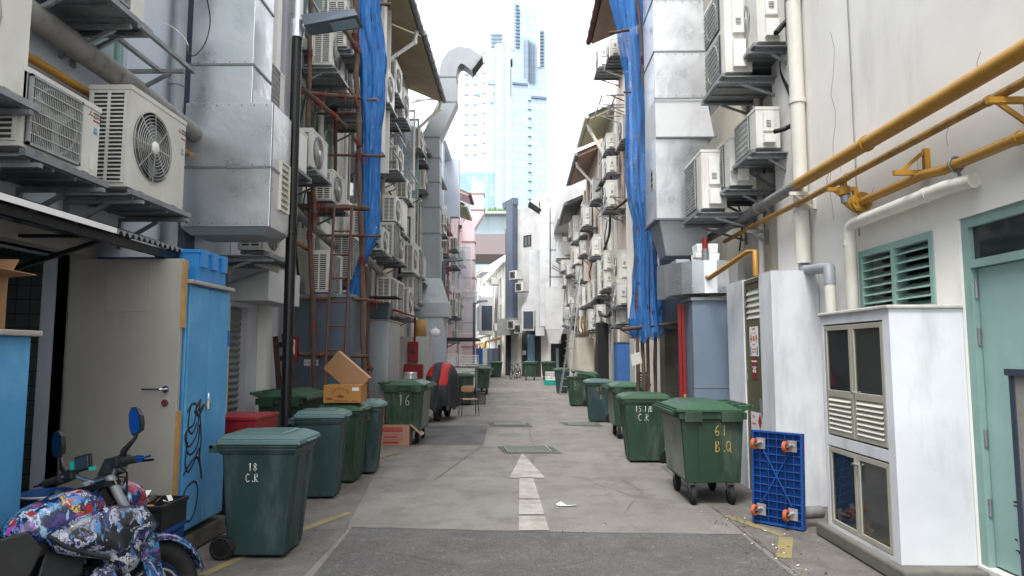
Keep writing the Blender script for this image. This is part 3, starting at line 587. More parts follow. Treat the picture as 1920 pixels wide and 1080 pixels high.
b6=building('shophouse','pale blue gabled shophouse with a stained upper wall',XL,27.62,34.5,9.6,'pale_blue_plaster',-1,[(29,30.5,5.6,7.2),(31.5,33,2.8,5.2)])
f=M(); f.box(-3.74,-3.2,27.7,28.3,7.4,10.4); f.box(-3.73,-2.75,30.4,30.9,7.8,10.5); f.prism([(-3.2,10.4),(-3.74,10.4),(-6.5,11.8),(-6.5,12),(-3.1,10.5)],27.7,34,'y'); WB(f,'upper_storey','pale_blue_plaster',b6)
window(b6,XL,-1,29,30.5,5.6,7.2,'white_plaster','glass_dark',2,1); window(b6,XL,-1,31.5,33,2.8,5.2,'painted_duct','glass_dark',2,1)
eave(b6,XL,-2.55,31,34.3,8.35,-1,'roof_sheet','soffit_cream','pvc')
f=M()
for yy in (29.0,29.5): f.tube([(-3.1,yy,3.2),(-3.1,yy,7.3)],.02,6)
for k in range(8): f.bar((-3.1,29.0,3.4+k*.5),(-3.1,29.5,3.4+k*.5),.03)
WB(f,'red_ladder','red_paint',b6)
b7=building('shophouse','pink shophouse with a small tiled eave',XL,34.52,46,10.2,'pink_plaster',-1,[(37,39,5.4,7.2),(41,43,2.9,5.2)])
eave(b7,XL,-2.75,36.2,38.6,10.1,-1,'soffit_brown','pink_plaster','gutter_brown')
window(b7,XL,-1,37,39,5.4,7.2,'painted_duct','glass_pale',2,1); window(b7,XL,-1,41,43,2.9,5.2,'painted_duct','glass_pale',2,1)
casement(b7,XL,36.5,5.0,7.4,1.15,'painted_duct'); casement(b7,XL,38.0,2.7,5.1,1.3,'painted_duct')
b7b=building('shophouse','white end shophouse past the pink one at the bend',XL,46.02,58,9,'white_plaster',-1,[(48,50,3,5)])
window(b7b,XL,-1,48,50,3,5)
# RIGHT
X1=3.38
r1=building('shophouse','nearest white shophouse on the right with mint green door and louvres',X1,-4,8.9,13,'white_plaster',1,[(3.86,5.24,.14,2.72),(5.56,6.77,2.01,2.69)])
f=M()
for a,b,c,d in ((3.86,5.24,2.64,2.72),(5.16,5.24,.14,2.64),(3.86,5.16,2.33,2.39)): f.box(X1+.02,X1+.12,a,b,c,d)
WB(f,'door_frame','mint_frame',r1)
f=M(); f.box(X1+.07,X1+.11,3.86,5.15,.16,2.325); dd=WB(f,'door','mint_paint',r1)
f=M()
for z in (.5,1.0,1.75,2.1): f.cyl((X1+.055,5.16,z),(X1+.055,5.16,z+.13),.014,n=8)
f.build('hinge','steel',dd)
f=M(); rnd=random.Random(5)
for k in range(26):
    z=.28+rnd.random()*.55*(rnd.random()); y=4.95-rnd.random()*.4; l=rnd.uniform(.03,.12)
    f.add([(X1+.0675,y,z),(X1+.0675,y-l,z-.02*l-.004),(X1+.0675,y-l*.8,z+.012),(X1+.0675,y-l*.2,z+.01)],[(0,1,2,3)])
f.build('scuff','black_plastic',dd)
f=M(); f.box(X1+.06,X1+.07,3.86,5.16,2.39,2.64); WB(f,'transom_pane','glass_dark',r1)
f=M()
for a,b,c,d in ((5.56,6.77,2.63,2.69),(5.56,6.77,2.01,2.05),(5.56,5.61,2.05,2.63),(6.72,6.77,2.05,2.63),(6.14,6.19,2.05,2.63)): f.box(X1-.015,X1+.1,a,b,c,d)
lw=WB(f,'window','mint_frame',r1)
for a,b in ((5.61,6.14),(6.19,6.72)):
    f=M()
    for k in range(7):
        z=2.08+k*.08; f.add([(X1-.005,a,z),(X1-.005,b,z),(X1+.085,b,z+.055),(X1+.085,a,z+.055),(X1-.005,a,z+.006),(X1-.005,b,z+.006),(X1+.085,b,z+.061),(X1+.085,a,z+.061)],[(3,2,1,0),(4,5,6,7),(0,1,5,4),(2,3,7,6)])
    f.build('louvre','glass_louvre',lw)
f=M(); f.box(X1-.012,X1+.003,6.74,6.76,2.85,13); WB(f,'wall_joint','concrete_light',r1)
downpipe(r1,[(3.28,7.87,2.72),(3.28,7.87,13)],.085,'pvc')
f=M(); f.tube([(3.28,7.87,2.85),(3.28,7.87,2.66),(3.27,7.7,2.62),(3.25,7.35,2.6),(3.22,7.1,2.57),(3.22,7.1,2.4)],.06,10); WB(f,'pipe_elbow','pvc_grey',r1); 
f=M(); f.tube([(3.22,7.1,2.41),(3.22,7.1,.1)],.055,10); WB(f,'lower_downpipe','pvc',r1)
f=M(); f.tube([(3.32,4.93,2.95),(3.28,5.2,2.96),(3.28,6.62,2.96),(3.28,6.71,2.94),(3.28,6.75,2.87),(3.28,6.76,1.98)],.058,12); f.cyl((3.28,5.4,2.96),(3.28,5.47,2.96),.064); f.cyl((3.28,6.76,2.75),(3.28,6.76,2.8),.064); WB(f,'waste_pipe','pvc',r1)
f=M(); rnd=random.Random(21)
for (px,y0,y1,amp) in ((1562,60,410,7),(1552,300,345,3),(1840,640,648,2)):
    P=[]; n=12
    for k in range(n+1): p=at(px+rnd.uniform(-amp,amp),y0+(y1-y0)*k/n,X=X1); P.append((p.x-.0005,p.y,p.z))
    f.tube(P,.003,4)
for k in range(5):
    a=at(1590+k*60+rnd.uniform(-20,20),rnd.uniform(60,360),X=X1); f.tube([(a.x,a.y,a.z),(a.x,a.y+.05,a.z-.06),(a.x,a.y+.04,a.z-.16)],.0022,4)
WB(f,'wall_crack','dust_grey',r1)
r2=building('shophouse','cream walled shophouse behind the big right hand galvanised duct',XR,8.92,13.6,12,'cream_plaster',1,[(9.6,10.6,4.6,5.7),(11.2,13,6,8)])
window(r2,XR,1,9.6,10.6,4.6,5.7,'soffit_brown','glass_dark',2,1); window(r2,XR,1,11.2,13,6,8,'soffit_brown','glass_dark',2,1)
r3=building('shophouse','peach shophouse under the brown roof eave',XR-.1,13.62,23.4,12.2,'peach_plaster',1,[(14.5,16.5,6.8,8.8),(17,19,4.8,6.2),(20.5,22.5,6.6,8.6)])
eave(r3,XR-.1,2.0,14.0,18.6,10.35,1,'roof_tile','soffit_brown','gutter_brown'); window(r3,XR-.1,1,14.5,16.5,6.8,8.8); window(r3,XR-.1,1,20.5,22.5,6.6,8.6,'soffit_brown'); window(r3,XR-.1,1,17,19,4.8,6.2,'green_frame')
f=M(); f.box(2.95,3.39,18.6,18.75,2.6,9.5); WB(f,'party_fin','white_plaster',r3)
r4=building('shophouse','white shophouse under the pale cream eave',XR-.15,23.42,27.2,10.75,'white_plaster',1,[(24.2,26,6.8,8.8),(24.4,25.2,4.2,5.2)])
eave(r4,XR-.15,2.42,23.5,26.9,9.9,1,'roof_sheet','soffit_cream','pvc'); window(r4,XR-.15,1,24.2,26,6.8,8.8,'soffit_brown'); window(r4,XR-.15,1,24.4,25.2,4.2,5.2,'green_frame')
downpipe(r4,[(2.42,23.8,9.8),(2.5,23.8,9.6),(3.2,23.6,8.2),(3.25,23.6,2.5)],.06,'pvc')
r5=building('shophouse','peach shophouse under the bare timbered brown eave',XR-.25,27.22,33,10.5,'peach_plaster',1,[(29,31,6.4,8.4)])
eave(r5,XR-.25,2.38,27.6,32.8,9.75,1,'roof_tile','soffit_brown','gutter'); window(r5,XR-.25,1,29,31,6.4,8.4,'soffit_brown')
downpipe(r5,[(2.4,28.3,9.7),(2.45,28.3,9.5),(3.1,28.2,8.7),(3.15,28.2,3)],.06,'pvc')
r6=building('shophouse','cream shophouse with the grey slatted eave',XR-.35,33.02,45.5,9.6,'cream_plaster',1,[(35,37,5.6,7.6),(39,41,5.6,7.6)])
eave(r6,XR-.35,2.3,33.4,39,8.95,1,'roof_sheet','roof_sheet','gutter'); window(r6,XR-.35,1,35,37,5.6,7.6); window(r6,XR-.35,1,39,41,5.6,7.6)
f=M(); f.prism([(2.2,9.4),(3.1,9.4),(9,9.4),(9,11.5),(2.9,11.2),(2.2,10.2)],39.2,45.4,'y'); WB(f,'upper_storey','grey_wall',r6)
# oblique facades where the lane bends left
def slab_building(label,p0,p1,h,wm,depth=8,h1=None,zb=0,name='wall',cat='building',nm='building'):
    """facade from p0 (left) to p1 (right), its front at local y=0"""
    a=Vector((*p0,0));b=Vector((*p1,0)); d=(b-a); L_=d.length; root=thing(nm,label,cat,(a.x,a.y,0),(0,0,math.atan2(d.y,d.x)))
    h1=h1 or h; f=M(); f.add([(0,0,zb),(L_,0,zb),(L_,depth,zb),(0,depth,zb),(0,0,h),(L_,0,h1),(L_,depth,h1),(0,depth,h)],[(0,3,2,1),(4,5,6,7),(0,1,5,4),(1,2,6,5),(2,3,7,6),(3,0,4,7)])
    f.build(name,wm,root); return root,L_
def face_window(root,x0,x1,z0,z1,fm='white_plaster',gm='glass_dark',grid=0):
    f=M(); w=.07
    f.box(x0,x1,-.05,-.002,z0,z0+w); f.box(x0,x1,-.05,-.002,z1-w,z1); f.box(x0,x0+w,-.05,-.002,z0+w,z1-w); f.box(x1-w,x1,-.05,-.002,z0+w,z1-w)
    for k in range(1,grid): x=x0+(x1-x0)*k/grid; f.box(x-.02,x+.02,-.04,-.003,z0+w,z1-w)
    o=f.build('window',fm,root); g=M(); g.box(x0+.03,x1-.03,-.02,-.004,z0+.03,z1-.03); g.build('pane',gm,o)
# white facade far down the lane, turning away to the left
fw,L_=slab_building('far white shophouse row at the bend, studded with air conditioners',(-5.6,84),(-.95,51.5),11.3,'white_plaster',9,9.2)
for x,z in ((3,5.2),(3,8.6),(9,5.0),(9,8.0),(16,4.6),(16,7.2),(22,4.2),(22,6.6),(28,4.0),(28,6.2)): face_window(fw,x,x+1.3,z,z+1.6,'painted_duct','slate_shutter',3)
f=M(); f.box(0,L_,-.35,-.002,8.5,8.65); f.build('ledge','white_plaster',fw)
f=M()
for x in (1,6,12,19,25,30): f.box(x,x+.35,-.12,-.001,0,9.2)
f.build('pilaster','white_plaster',fw)
f=M()
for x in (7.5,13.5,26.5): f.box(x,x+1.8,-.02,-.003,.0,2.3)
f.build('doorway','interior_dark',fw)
# slate blue corner pillar building
sb,L_=slab_building('narrow slate blue building at the bend with a sheet metal hood below',(-.82,50.2),(.18,48.6),12.1,'grey_wall',8)
f=M(); f.box(.35,1.25,-.45,-.002,2.9,12.4); f.prism([(.3,12.4),(1.35,12.4),(1.3,12.9),(-.25,12.75),(-.1,12.3)],-.45,-.002,'y'); f.build('pillar','slate_blue',sb)
f=M(); f.box(0,.3,-.3,-.002,0,10.8); f.build('fin','dark_wall',sb)
f=M(); f.box(0,1.9,-1.0,-.46,2.9,4.1); f.build('sheet_hood','galvanised',sb)
# grey building with stainless ductwork
gb,L_=slab_building('grey building at the bend with open top windows and kitchen doors',(.18,48.6),(1.42,47.2),11.0,'grey_wall',8,12.0)
face_window(gb,.15,.95,9.2,10.0,'black_metal','glass_dark',2)
f=M(); f.box(0,1.9,-.06,-.001,0,3.5); f.build('dark_frontage','dark_wall',gb)
f=M(); f.box(.75,1.35,-.2,-.06,.3,2.9)
for k in range(16): f.box(.75,1.35,-.23,-.2,.35+k*.16,.43+k*.16)
f.build('blue_shutter','faded_blue',gb)
f=M(); f.box(-.35,.02,-.12,-.07,.05,2.9)
for k in range(22): f.box(-.35,.02,-.16,-.12,.1+k*.13,.17+k*.13)
f.build('white_grille','louvre_white',gb)
f=M(); f.box(.1,.45,-.09,-.065,1.5,1.8); f.build('notice','paper',gb)
# white building with the tall painted duct
wb,L_=slab_building('tall white building at the bend behind the painted exhaust duct',(1.42,47.2),(3.15,45.6),11.4,'white_plaster',8,11.6)
f=M(); f.box(1.0,1.85,-.1,-.002,.02,2.25); f.build('door','dark_wall',wb); f=M(); f.box(1.45,1.7,-.12,-.1,.3,1.95); f.build('glass_strip','glass_pale',wb)
f=M(); f.box(1.9,2.3,-.1,-.002,.02,2.9); f.build('dark_panel','black_metal',wb)
# ---------------------------------------------------------------- footbridge and tower behind
fb=thing('link_building','brown link building with a glazed upper floor spanning behind the lane','building',(0,120,0))
f=M(); f.box(-22,14,0,14,19.0,22.6); f.build('base_storey','mauve_wall',fb); f=M(); f.box(-22,14,1,13,22.6,26.2); f.build('glazing','glass_pale',fb)
f=M(); f.box(-22,14,-.6,14,26.2,26.6)
for k in range(14): f.box(-22+k*2.7,-21.85+k*2.7,.85,.999,22.6,26.2)
f.build('roof_slab','grey_wall',fb); f=M(); f.box(-22,-17,2,12,0,19); f.box(10,14,2,12,0,19); f.build('pier','grey_wall',fb)
f=M(); rnd=random.Random(2)
for k in range(60): x=rnd.uniform(-8,-1); f.add([(x,-.3,26.6),(x+.3,-.3,26.6),(x+.1,-.2,27.1+rnd.random()*.5)],[(0,1,2)])
f.build('planting','leaf',fb)
tw=thing('skyscraper','very tall pale glass skyscraper rising over the end of the lane','skyscraper',(0,300,0))
X=lambda px:at(px,300,Y=300).x
Z=lambda py:at(975,py,Y=300).z
f=M(); f.box(X(826),X(926),4,60,0,Z(84)); f.build('white_wing','tower_white',tw)
f=M(); f.box(X(826),X(927),3.7,3.99,0,Z(318)); f.build('teal_glazing','tower_glass_teal',tw)
f=M(); c=(X(941),3.0,0); f.box(X(929),X(957),1,10,0,Z(83)); f.cyl((X(929)+2.2,3.0,0),(X(929)+2.2,3.0,Z(80)),2.8,n=20); f.build('column','tower_column',tw)
f=M(); f.box(X(916),X(961),12,60,Z(90),Z(-20)); f.build('upper_wing','tower_white',tw)
f=M(); f.add([(X(958),2,0),(X(1027),6,0),(X(1027),60,0),(X(958),60,0),(X(958),2,Z(-4)),(X(1003),4.6,Z(6)),(X(1003),60,Z(6)),(X(958),60,Z(-4))],[(0,4,5,1) if 0 else (0,1,5,4),(1,2,6,5),(2,3,7,6),(3,0,4,7),(4,5,6,7)])if False else None
f.prism([(X(958),2),(X(1027),6),(X(1027),60),(X(958),60)],0,Z(122),'z'); f.prism([(X(973),2.9),(X(1011),5),(X(1011),58),(X(973),58)],Z(122),Z(12),'z'); f.prism([(X(961),2.2),(X(973),2.9),(X(973),58),(X(961),58)],Z(122),Z(-12),'z',)
f.prism([(X(1011),5.4),(X(1025),6.2),(X(1025),56),(X(1011),56)],Z(122),Z(44),'z'); f.build('glass_wing','tower_glass',tw)
f=M(); f.box(X(957.5),X(963),1.6,2.6,Z(90),Z(-12)); f.box(X(1008),X(1014),4.6,5.3,Z(118),Z(16)); f.build('white_fin','tower_white',tw)
f=M()
for k in range(6): f.box(X(918),X(940),11.6,12.2,Z(78-k*7.3),Z(81-k*7.3+1.2))
for k in range(13): f.box(X(967),X(975),2.0,3.0,Z(82-k*6.5),Z(85.2-k*6.5))
for k in range(11): f.box(X(1015),X(1021.5),4.8,5.8,Z(112-k*6.3),Z(115-k*6.3))
f.build('louvre','tower_dark',tw)
f=M()
for x,a,b in ((984,141,66),(991,145,66),(993.5,150,70),(998,150,70),(1004,152,72)): f.box(X(x),X(x+.8),2.6,4.4,Z(a),Z(b))
f.prism([(X(961),1.3),(X(990),3.2),(X(990),3.8),(X(961),2.6)],Z(155),Z(151),'z'); f.prism([(X(997),3.4),(X(1027),5.2),(X(1027),5.9),(X(997),4.2)],Z(178),Z(174),'z')
for k in range(15): f.box(X(990),X(997),3.4,4.6,Z(182+k*17),Z(183.3+k*17))
for x in (868,885,904): 
    for k in range(11): f.box(X(x),X(x+(5 if x>900 else 9)),3.5,4.02,Z(92+k*19+(0 if x>900 else 3)),Z(92.4+k*19+(0 if x>900 else 3)))
for x in (832,866,878,889,901,913): f.box(X(x),X(x+.5),4.2,4.6,Z(84),Z(76 if x<913 else 70))
f.build('facade_joint','tower_dark',tw)
f=M()
for x,y,w_,h_ in ((913,145,16,7),(894,168,5,6),(923,163,5,6),(918,182,5,6)): f.box(X(x),X(x+w_),3.4,4.02,Z(y+h_),Z(y))
f.build('vent_window','tower_glass_teal',tw)
# ================================================================ AIR CONDITIONERS
def ac_front(mm_case,w,d,h,cx,cz,r,rd=.07):
    """front sheet with a round hole and the well behind it"""
    n=32; s=min(r*1.06,h/2-.02); y=-d; mm=mm_case
    C=[(cx+r*math.cos(2*PI*i/n+PI/n),cz+r*math.sin(2*PI*i/n+PI/n)) for i in range(n)]; S=[]
    for (a,b) in C:
        dx,dz=a-cx,b-cz; k=s/max(abs(dx),abs(dz)); S.append((cx+dx*k,cz+dz*k))
    vs=[(a,y,b) for a,b in C]+[(a,y,b) for a,b in S]; fs=[(i,(i+1)%n,(i+1)%n+n,i+n) for i in range(n)]
    # corners of the square
    vs+= [(cx+s,y,cz+s),(cx-s,y,cz+s),(cx-s,y,cz-s),(cx+s,y,cz-s)]
    q=n//4; 
    for k,ang in enumerate((1,3,5,7)):
        i=[j for j in range(n) if abs(((2*PI*j/n+PI/n)-(ang*PI/4)))<PI/n*1.01 or abs(((2*PI*j/n+PI/n)-(ang*PI/4)))<1e-6]
        i=sorted(i)[:2]
        if len(i)==2: fs.append((n+i[0],n+i[1],2*n+k))
    mm.add(vs,fs)
    mm.add([(a,y,b) for a,b in C]+[(a,y+rd,b) for a,b in C],[(i,i+n,(i+1)%n+n,(i+1)%n) for i in range(n)],1,True)
    mm.add([(a,y+rd,b) for a,b in C],[tuple(range(n))],1)
    x0,x1=-w/2,w/2
    for a,b,c,e in ((x0,cx-s,0.03,h),(cx+s,x1,.03,h),(cx-s,cx+s,.03,cz-s),(cx-s,cx+s,cz+s,h)):
        if b-a>.001 and e-c>.001: mm.add([(a,y,c),(b,y,c),(b,y,e),(a,y,e)],[(0,1,2,3)])
def fan_parts(root,cx,cz,r,d,style):
    g=M(); y=-d-.012; k=9 if style!='swirl' else 11
    for i in range(1,k+1): g.torus((cx,y-(.012 if i<k else 0),cz),(0,1,0),r*(.16+.84*i/k),.0035,26,3)
    for i in range(8 if style!='swirl' else 16):
        a=2*PI*i/(8 if style!='swirl' else 16); 
        if style=='swirl':
            g.tube([(cx+r*(.12+.9*t/5)*math.cos(a+t*.16),y-.01,cz+r*(.12+.9*t/5)*math.sin(a+t*.16)) for t in range(6)],.004,3)
        else: g.bar((cx+r*.15*math.cos(a),y-.012,cz+r*.15*math.sin(a)),(cx+r*1.03*math.cos(a),y,cz+r*1.03*math.sin(a)),.008,.008,up=(0,1,0))
    go=g.build('fan_grille','ac_wire',root)
    c=M(); c.lathe([(.0,.012),(r*.16,.01),(r*.19,0),(r*.19,-.006)],n=18); c.build('centre_cap','ac_cover',go,loc=(cx,y-.012,cz),rot=(PI/2,0,0))
    b=M()
    for i in range(3):
        a=2*PI*i/3+.4; pts=[]
        for t in range(5):
            f=t/4; rr=r*(.15+.75*f); pts.append((cx+rr*math.cos(a+.25*f),-d+.035,cz+rr*math.sin(a+.25*f)))
        for t in range(5):
            f=1-t/4; rr=r*(.15+.75*f); pts.append((cx+rr*math.cos(a+.9+.15*f),-d+.06,cz+rr*math.sin(a+.9+.15*f)))
        b.add(pts,[tuple(range(10))])
    b.cyl((cx,-d+.02,cz),(cx,-d+.068,cz),r*.16,n=14); b.build('fan','fan_blade',root)
def make_ac(w,d,h,kind='round',fans=1,badge=False):
    """origin: back edge middle at the base; the front looks along -y"""
    root=thing('air_conditioner','','air conditioner'); c=M()
    c.box(-w/2,w/2,-d,-d+.0,0,0) if False else None
    x0,x1=-w/2,w/2
    c.add([(x0,-d,.03),(x1,-d,.03),(x1,0,.03),(x0,0,.03),(x0,-d,h),(x1,-d,h),(x1,0,h),(x0,0,h)],[(0,3,2,1),(4,5,6,7),(1,2,6,5),(2,3,7,6),(3,0,4,7)])
    c.box(x0-.006,x1+.006,-d-.006,.004,h-.035,h+.004)
    for s in (-1,1): c.box(s*w*.3-.03,s*w*.3+.03,-d-.02,.02,0,.03,2)
    for s in (0,):
        if fans==1 and kind in('round','swirl'): ac_front(c,w,d,h,-w*.11,h*.52,min(h*.40,w*.33))
        elif fans==2:
            c.add([(x0,-d,.03),(x1,-d,.03),(x1,-d,h),(x0,-d,h)],[(0,1,2,3)])
        else: c.add([(x0,-d,.03),(x1,-d,.03),(x1,-d,h),(x0,-d,h)],[(0,1,2,3)])
    c.build('casing',['ac_white','fan_well','steel'],root)
    if fans==1 and kind in('round','swirl'): fan_parts(root,-w*.11,h*.52,min(h*.40,w*.33),d,kind)
    if kind=='square' or kind=='mesh':
        a,b,e,g_=(-w*.46,w*.2,h*.09,h*.93); q=M(); q.box(a,b,-d-.012,-d-.001,e,g_); qo=q.build('fan_grille','ac_dark',root)
        q=M()
        for (p,o,r_,t) in ((a,b,e,e+.018),(a,b,g_-.018,g_),(a,a+.018,e,g_),(b-.018,b,e,g_)): q.box(p,o,-d-.03,-d-.012,r_,t)
        cx,cz,r=(a+b)/2,(e+g_)/2,min(b-a,g_-e)*.46; q.torus((cx,-d-.012,cz),(0,1,0),r,.012,28,4)
        q.cyl((cx,-d-.004,cz),(cx,-d-.018,cz),r*.22,n=16)
        for k in range(3): an=k*2*PI/3+.6; q.bar((cx,-d-.013,cz),(cx+r*math.cos(an),-d-.013,cz+r*math.sin(an)),r*.34,.004,up=(0,1,0))
        q.build('fan','fan_blade',qo)
        q=M()
        nv=30 if kind=='square' else 14
        for k in range(nv): x=a+(b-a)*(k+.5)/nv; q.box(x-.0016,x+.0016,-d-.026,-d-.022,e,g_)
        for k in range(1,6 if kind=='square' else 14): z=e+(g_-e)*k/(6 if kind=='square' else 14); q.box(a,b,-d-.031,-d-.0262,z-.003,z+.003)
        q.build('wire_guard','ac_wire',qo)
    if kind=='plain':
        q=M(); q.box(-w*.42,w*.42,-d-.006,-d-.001,h*.1,h*.9); q.build('front_panel','ac_cover',root,bevel=.004)
    if kind=='tall':
        for i in range(2):
            e,g_=h*(.06+.48*i),h*(.48+.47*i); a,b=-w*.44,w*.3; q=M(); q.box(a,b,-d-.012,-d-.001,e,g_); qo=q.build('fan_grille','ac_dark',root)
            q=M(); cx,cz,r=(a+b)/2,(e+g_)/2,min(b-a,g_-e)*.45; q.torus((cx,-d-.012,cz),(0,1,0),r,.014,28,4)
            for k in range(12): x=a+(b-a)*(k+.5)/12; q.box(x-.003,x+.003,-d-.027,-d-.022,e,g_)
            for k in range(1,8): z=e+(g_-e)*k/8; q.box(a,b,-d-.033,-d-.0272,z-.003,z+.003)
            q.build('wire_guard','ac_wire',qo)
    # intake grille on the left end
    g=M(); g.box(x0-.003,x0+.01,-d+.035,-.03,.07,h-.06)
    go=g.build('side_grille','ac_dark',root); g=M(); n=max(8,int((h-.13)/.034))
    for k in range(n+1): z=.07+(h-.13)*k/n; g.box(x0-.011,x0-.0031,-d+.035,-.03,z-.0065,z+.0065)
    ym=(-d+.005)/2
    for yy in (-d+.038,ym,-.033): g.box(x0-.0125,x0-.0032,yy-.012,yy+.012,.06,h-.05)
    g.build('slat','ac_white',go)
    # pipe cover on the right end
    g=M(); g.box(x1+.002,x1+.05,-d*.72,-d*.30,h*.42,h*.86); g.box(x1+.002,x1+.075,-d*.74,-d*.28,.08,h*.34)
    for k in range(5): g.box(x1+.05,x1+.054,-d*.62,-d*.42,h*.5+k*.02,h*.5+k*.02+.008,1)
    g.build('pipe_cover',['ac_cover','ac_dark'],root,bevel=.012)
    if badge:
        g=M(); r=.017; c0=(x1-.115,-d-.002,h*.86)
        for an in (90,210,330):
            a=R(an); ux,uz=math.cos(a),math.sin(a); px,pz=-uz,ux
            g.add([(c0[0],c0[1],c0[2]),(c0[0]+ux*r*.9+px*r*.5,c0[1],c0[2]+uz*r*.9+pz*r*.5),(c0[0]+ux*r*1.8,c0[1],c0[2]+uz*r*1.8),(c0[0]+ux*r*.9-px*r*.5,c0[1],c0[2]+uz*r*.9-pz*r*.5)],[(0,3,2,1)])
        g.build('logo','print_red',root)
        text_mesh('MITSUBISHI\nELECTRIC',.026,'lettering','black_plastic',root,(x1-.083,-d-.002,h*.865),(PI/2,0,0),'LEFT')
        text_mesh('INVERTER',.022,'lettering','print_red',root,(x1-.083,-d-.002,h*.79),(PI/2,0,0),'LEFT')
        g=M(); g.box(x1-.075,x1-.025,-d-.003,-d-.001,h*.62,h*.64)
        for k in range(3): g.box(x1-.072,x1-.03,-d-.003,-d-.001,h*.655+k*.012,h*.66+k*.012)
        g.build('sticker','plastic_blue_light',root)
        if kind=='square':
            g=M(); g.box(x1-.1,x1-.05,-d-.003,-d-.001,h*.12,h*.3); g.build('rating_plate','paper',root)
    return root
PROTO={}
SIZES={'R':(.8,.3,.56,'round'),'S':(.8,.3,.56,'square'),'M':(.84,.33,.68,'round'),'W':(.84,.33,.62,'swirl'),'Q':(.84,.33,.72,'mesh'),'P':(.84,.33,.64,'plain'),
 'L':(.92,.35,.88,'round'),'K':(.92,.35,.88,'mesh'),'T':(.95,.35,1.32,'tall'),'B':(.86,.35,.9,'plain')}
BR={}
def make_bracket(w,d,gap):
    root=thing('wall_bracket','','wall bracket'); t=M()
    t.box(-w/2-.04,w/2+.04,-d-.07,-d-.03,-.045,0); t.box(-w/2-.04,w/2+.04,gap-.04,gap-.001,-.045,0)
    t.box(-w/2-.035,w/2+.035,-d-.028,gap-.045,-.05,-.035)
    for k in range(4): x=-w/2+.05+(w-.1)*k/3; t.box(x-.012,x+.012,-d-.028,gap-.045,-.0705,-.0501)
    t.build('tray','steel',root)
    for s in (-1,1):
        a=M(); x=s*w*.42; a.box(x-.02,x+.02,-d-.1,gap-.001,-.1,-.0706); a.bar((x,-d*.45,-.1),(x,gap-.02,-.1-.2),.03,.03,up=(1,0,0)); a.box(x-.02,x+.02,gap-.03,gap-.001,-.36,-.1); a.build('arm','steel',root)
    return root
NAC=[0]
def blabel(l):
    t='bracket under the '+l
    return t if len(t.split())<=16 else ' '.join(t.replace('air conditioner','unit').split()[:16])
def put(master_store,key,maker,loc,rot,label,group):
    if key not in master_store:
        m=maker(); master_store[key]=m; m.location=loc; m.rotation_euler=rot; m['label']=label; m['group']=group
        KIDS[m.name]=[(c,kids(c)) for c in kids(m)]; return m
    return dup(master_store[key],loc,rot,label,group)
def ac(size,px,py,X,label,bracket=True,badge=False,base=None,wall=None,Z=None):
    """px,py: the near lower corner of the front as the photograph shows it, on plane X"""
    w,d,h,kind=SIZES[size]; s=-1 if X<0 else 1; p=at(px,py,X=X); z=p.z if Z is None else Z
    loc=(X+s*d,p.y+w/2,z); rot=(0,0,R(90) if s<0 else R(-90))
    grp='air conditioners on the left walls' if s<0 else 'air conditioners on the right walls'
    o=put(PROTO,(size,badge),lambda:make_ac(w,d,h,kind,badge=badge),loc,rot,label,grp)
    if bracket:
        wl=wall if wall is not None else (XL if s<0 else XR)
        gap=abs(wl-X)-d; key=(size,round(gap,2))
        put(BR,key,lambda:make_bracket(w,d,round(gap,2)),loc,rot,blabel(label),'steel wall brackets '+('left' if s<0 else 'right'))
    NAC[0]+=1
    return o
XF=-3.15
# near left
ac('L',-209,222,-3.2,'tall air conditioner at the upper left picture edge, above the square grilled one',Z=3.3)
ac('S',36,281,-3.2,'branded air conditioner with a square wire guard at far left',badge=True)
ac('L',237,356,-3.2,'big branded air conditioner with a white centred round fan above the corrugated awning',badge=True)
ac('S',152,8,-3.2,'air conditioner at the top left, seen mostly from below its rusty tray',Z=4.43)
ac('S',489,178,XF,'air conditioner with a square guard beside the slate blue shutters')
ac('P',538,305,XF,'air conditioner half hidden behind the black lamp post')
ac('R',493,473,-3.0,'air conditioner tucked under the huge galvanised duct box')
ac('W',583.6,315,XF,'air conditioner with a swirl patterned round fan right of the lamp post')
ac('R',623,379,XF,'air conditioner low behind the scaffold with a round dark fan')
ac('Q',616,551,XF,'air conditioner with a diamond mesh front standing above the ACCESS POINT panel')
ac('K',657,526,-3.15,'tall air conditioner behind the scaffold ladder')
ac('M',621.7,124,XF,'air conditioner directly under the street lamp head')
ac('L',641,24,-3.1,'air conditioner at the top edge above and right of the street lamp head')
ac('L',649,89,-2.98,'air conditioner with round fan hard against the top of the left blue netting')
ac('M',650,176,XF,'air conditioner with round fan half behind the left netting poles')
ac('M',664,215,XF,'air conditioner low behind the left netting poles')
# left middle distance
ac('L',726,192,XF,'air conditioner just right of the white casing beside the left netting')
ac('L',742,174,XF,'tall air conditioner under the near end of the tan eave')
ac('L',757,222,XF,'air conditioner behind the tall one under the tan eave')
ac('M',787,278,XF,'air conditioner below the open casements beside the gooseneck duct')
ac('M',795,301,XF,'air conditioner touching the bend of the gooseneck duct')
ac('M',797,356,XF,'air conditioner on a long white rack against the gooseneck duct')
ac('M',741.5,416,XF,'air conditioner with dark intake in the upper of the mid left rows')
ac('B',753,436,XF,'blank fronted air conditioner second in the upper mid left row')
ac('R',717,471,XF,'air conditioner directly right of the hanging end of the left netting')
ac('K',737.6,482,XF,'mesh fronted air conditioner on the double tray below the upper mid left row')
ac('M',748,489,XF,'round fan air conditioner sharing the double tray with a mesh fronted one')
ac('L',775,512,XF,'air conditioner first of three beside the grey duct base')
ac('K',785.5,516,XF,'mesh fronted air conditioner second of three beside the grey duct base')
ac('B',795,531,XF,'blank fronted air conditioner last of three beside the grey duct base')
ac('K',732,586,XF,'mesh fronted air conditioner lowest and nearest above the red fire cabinets')
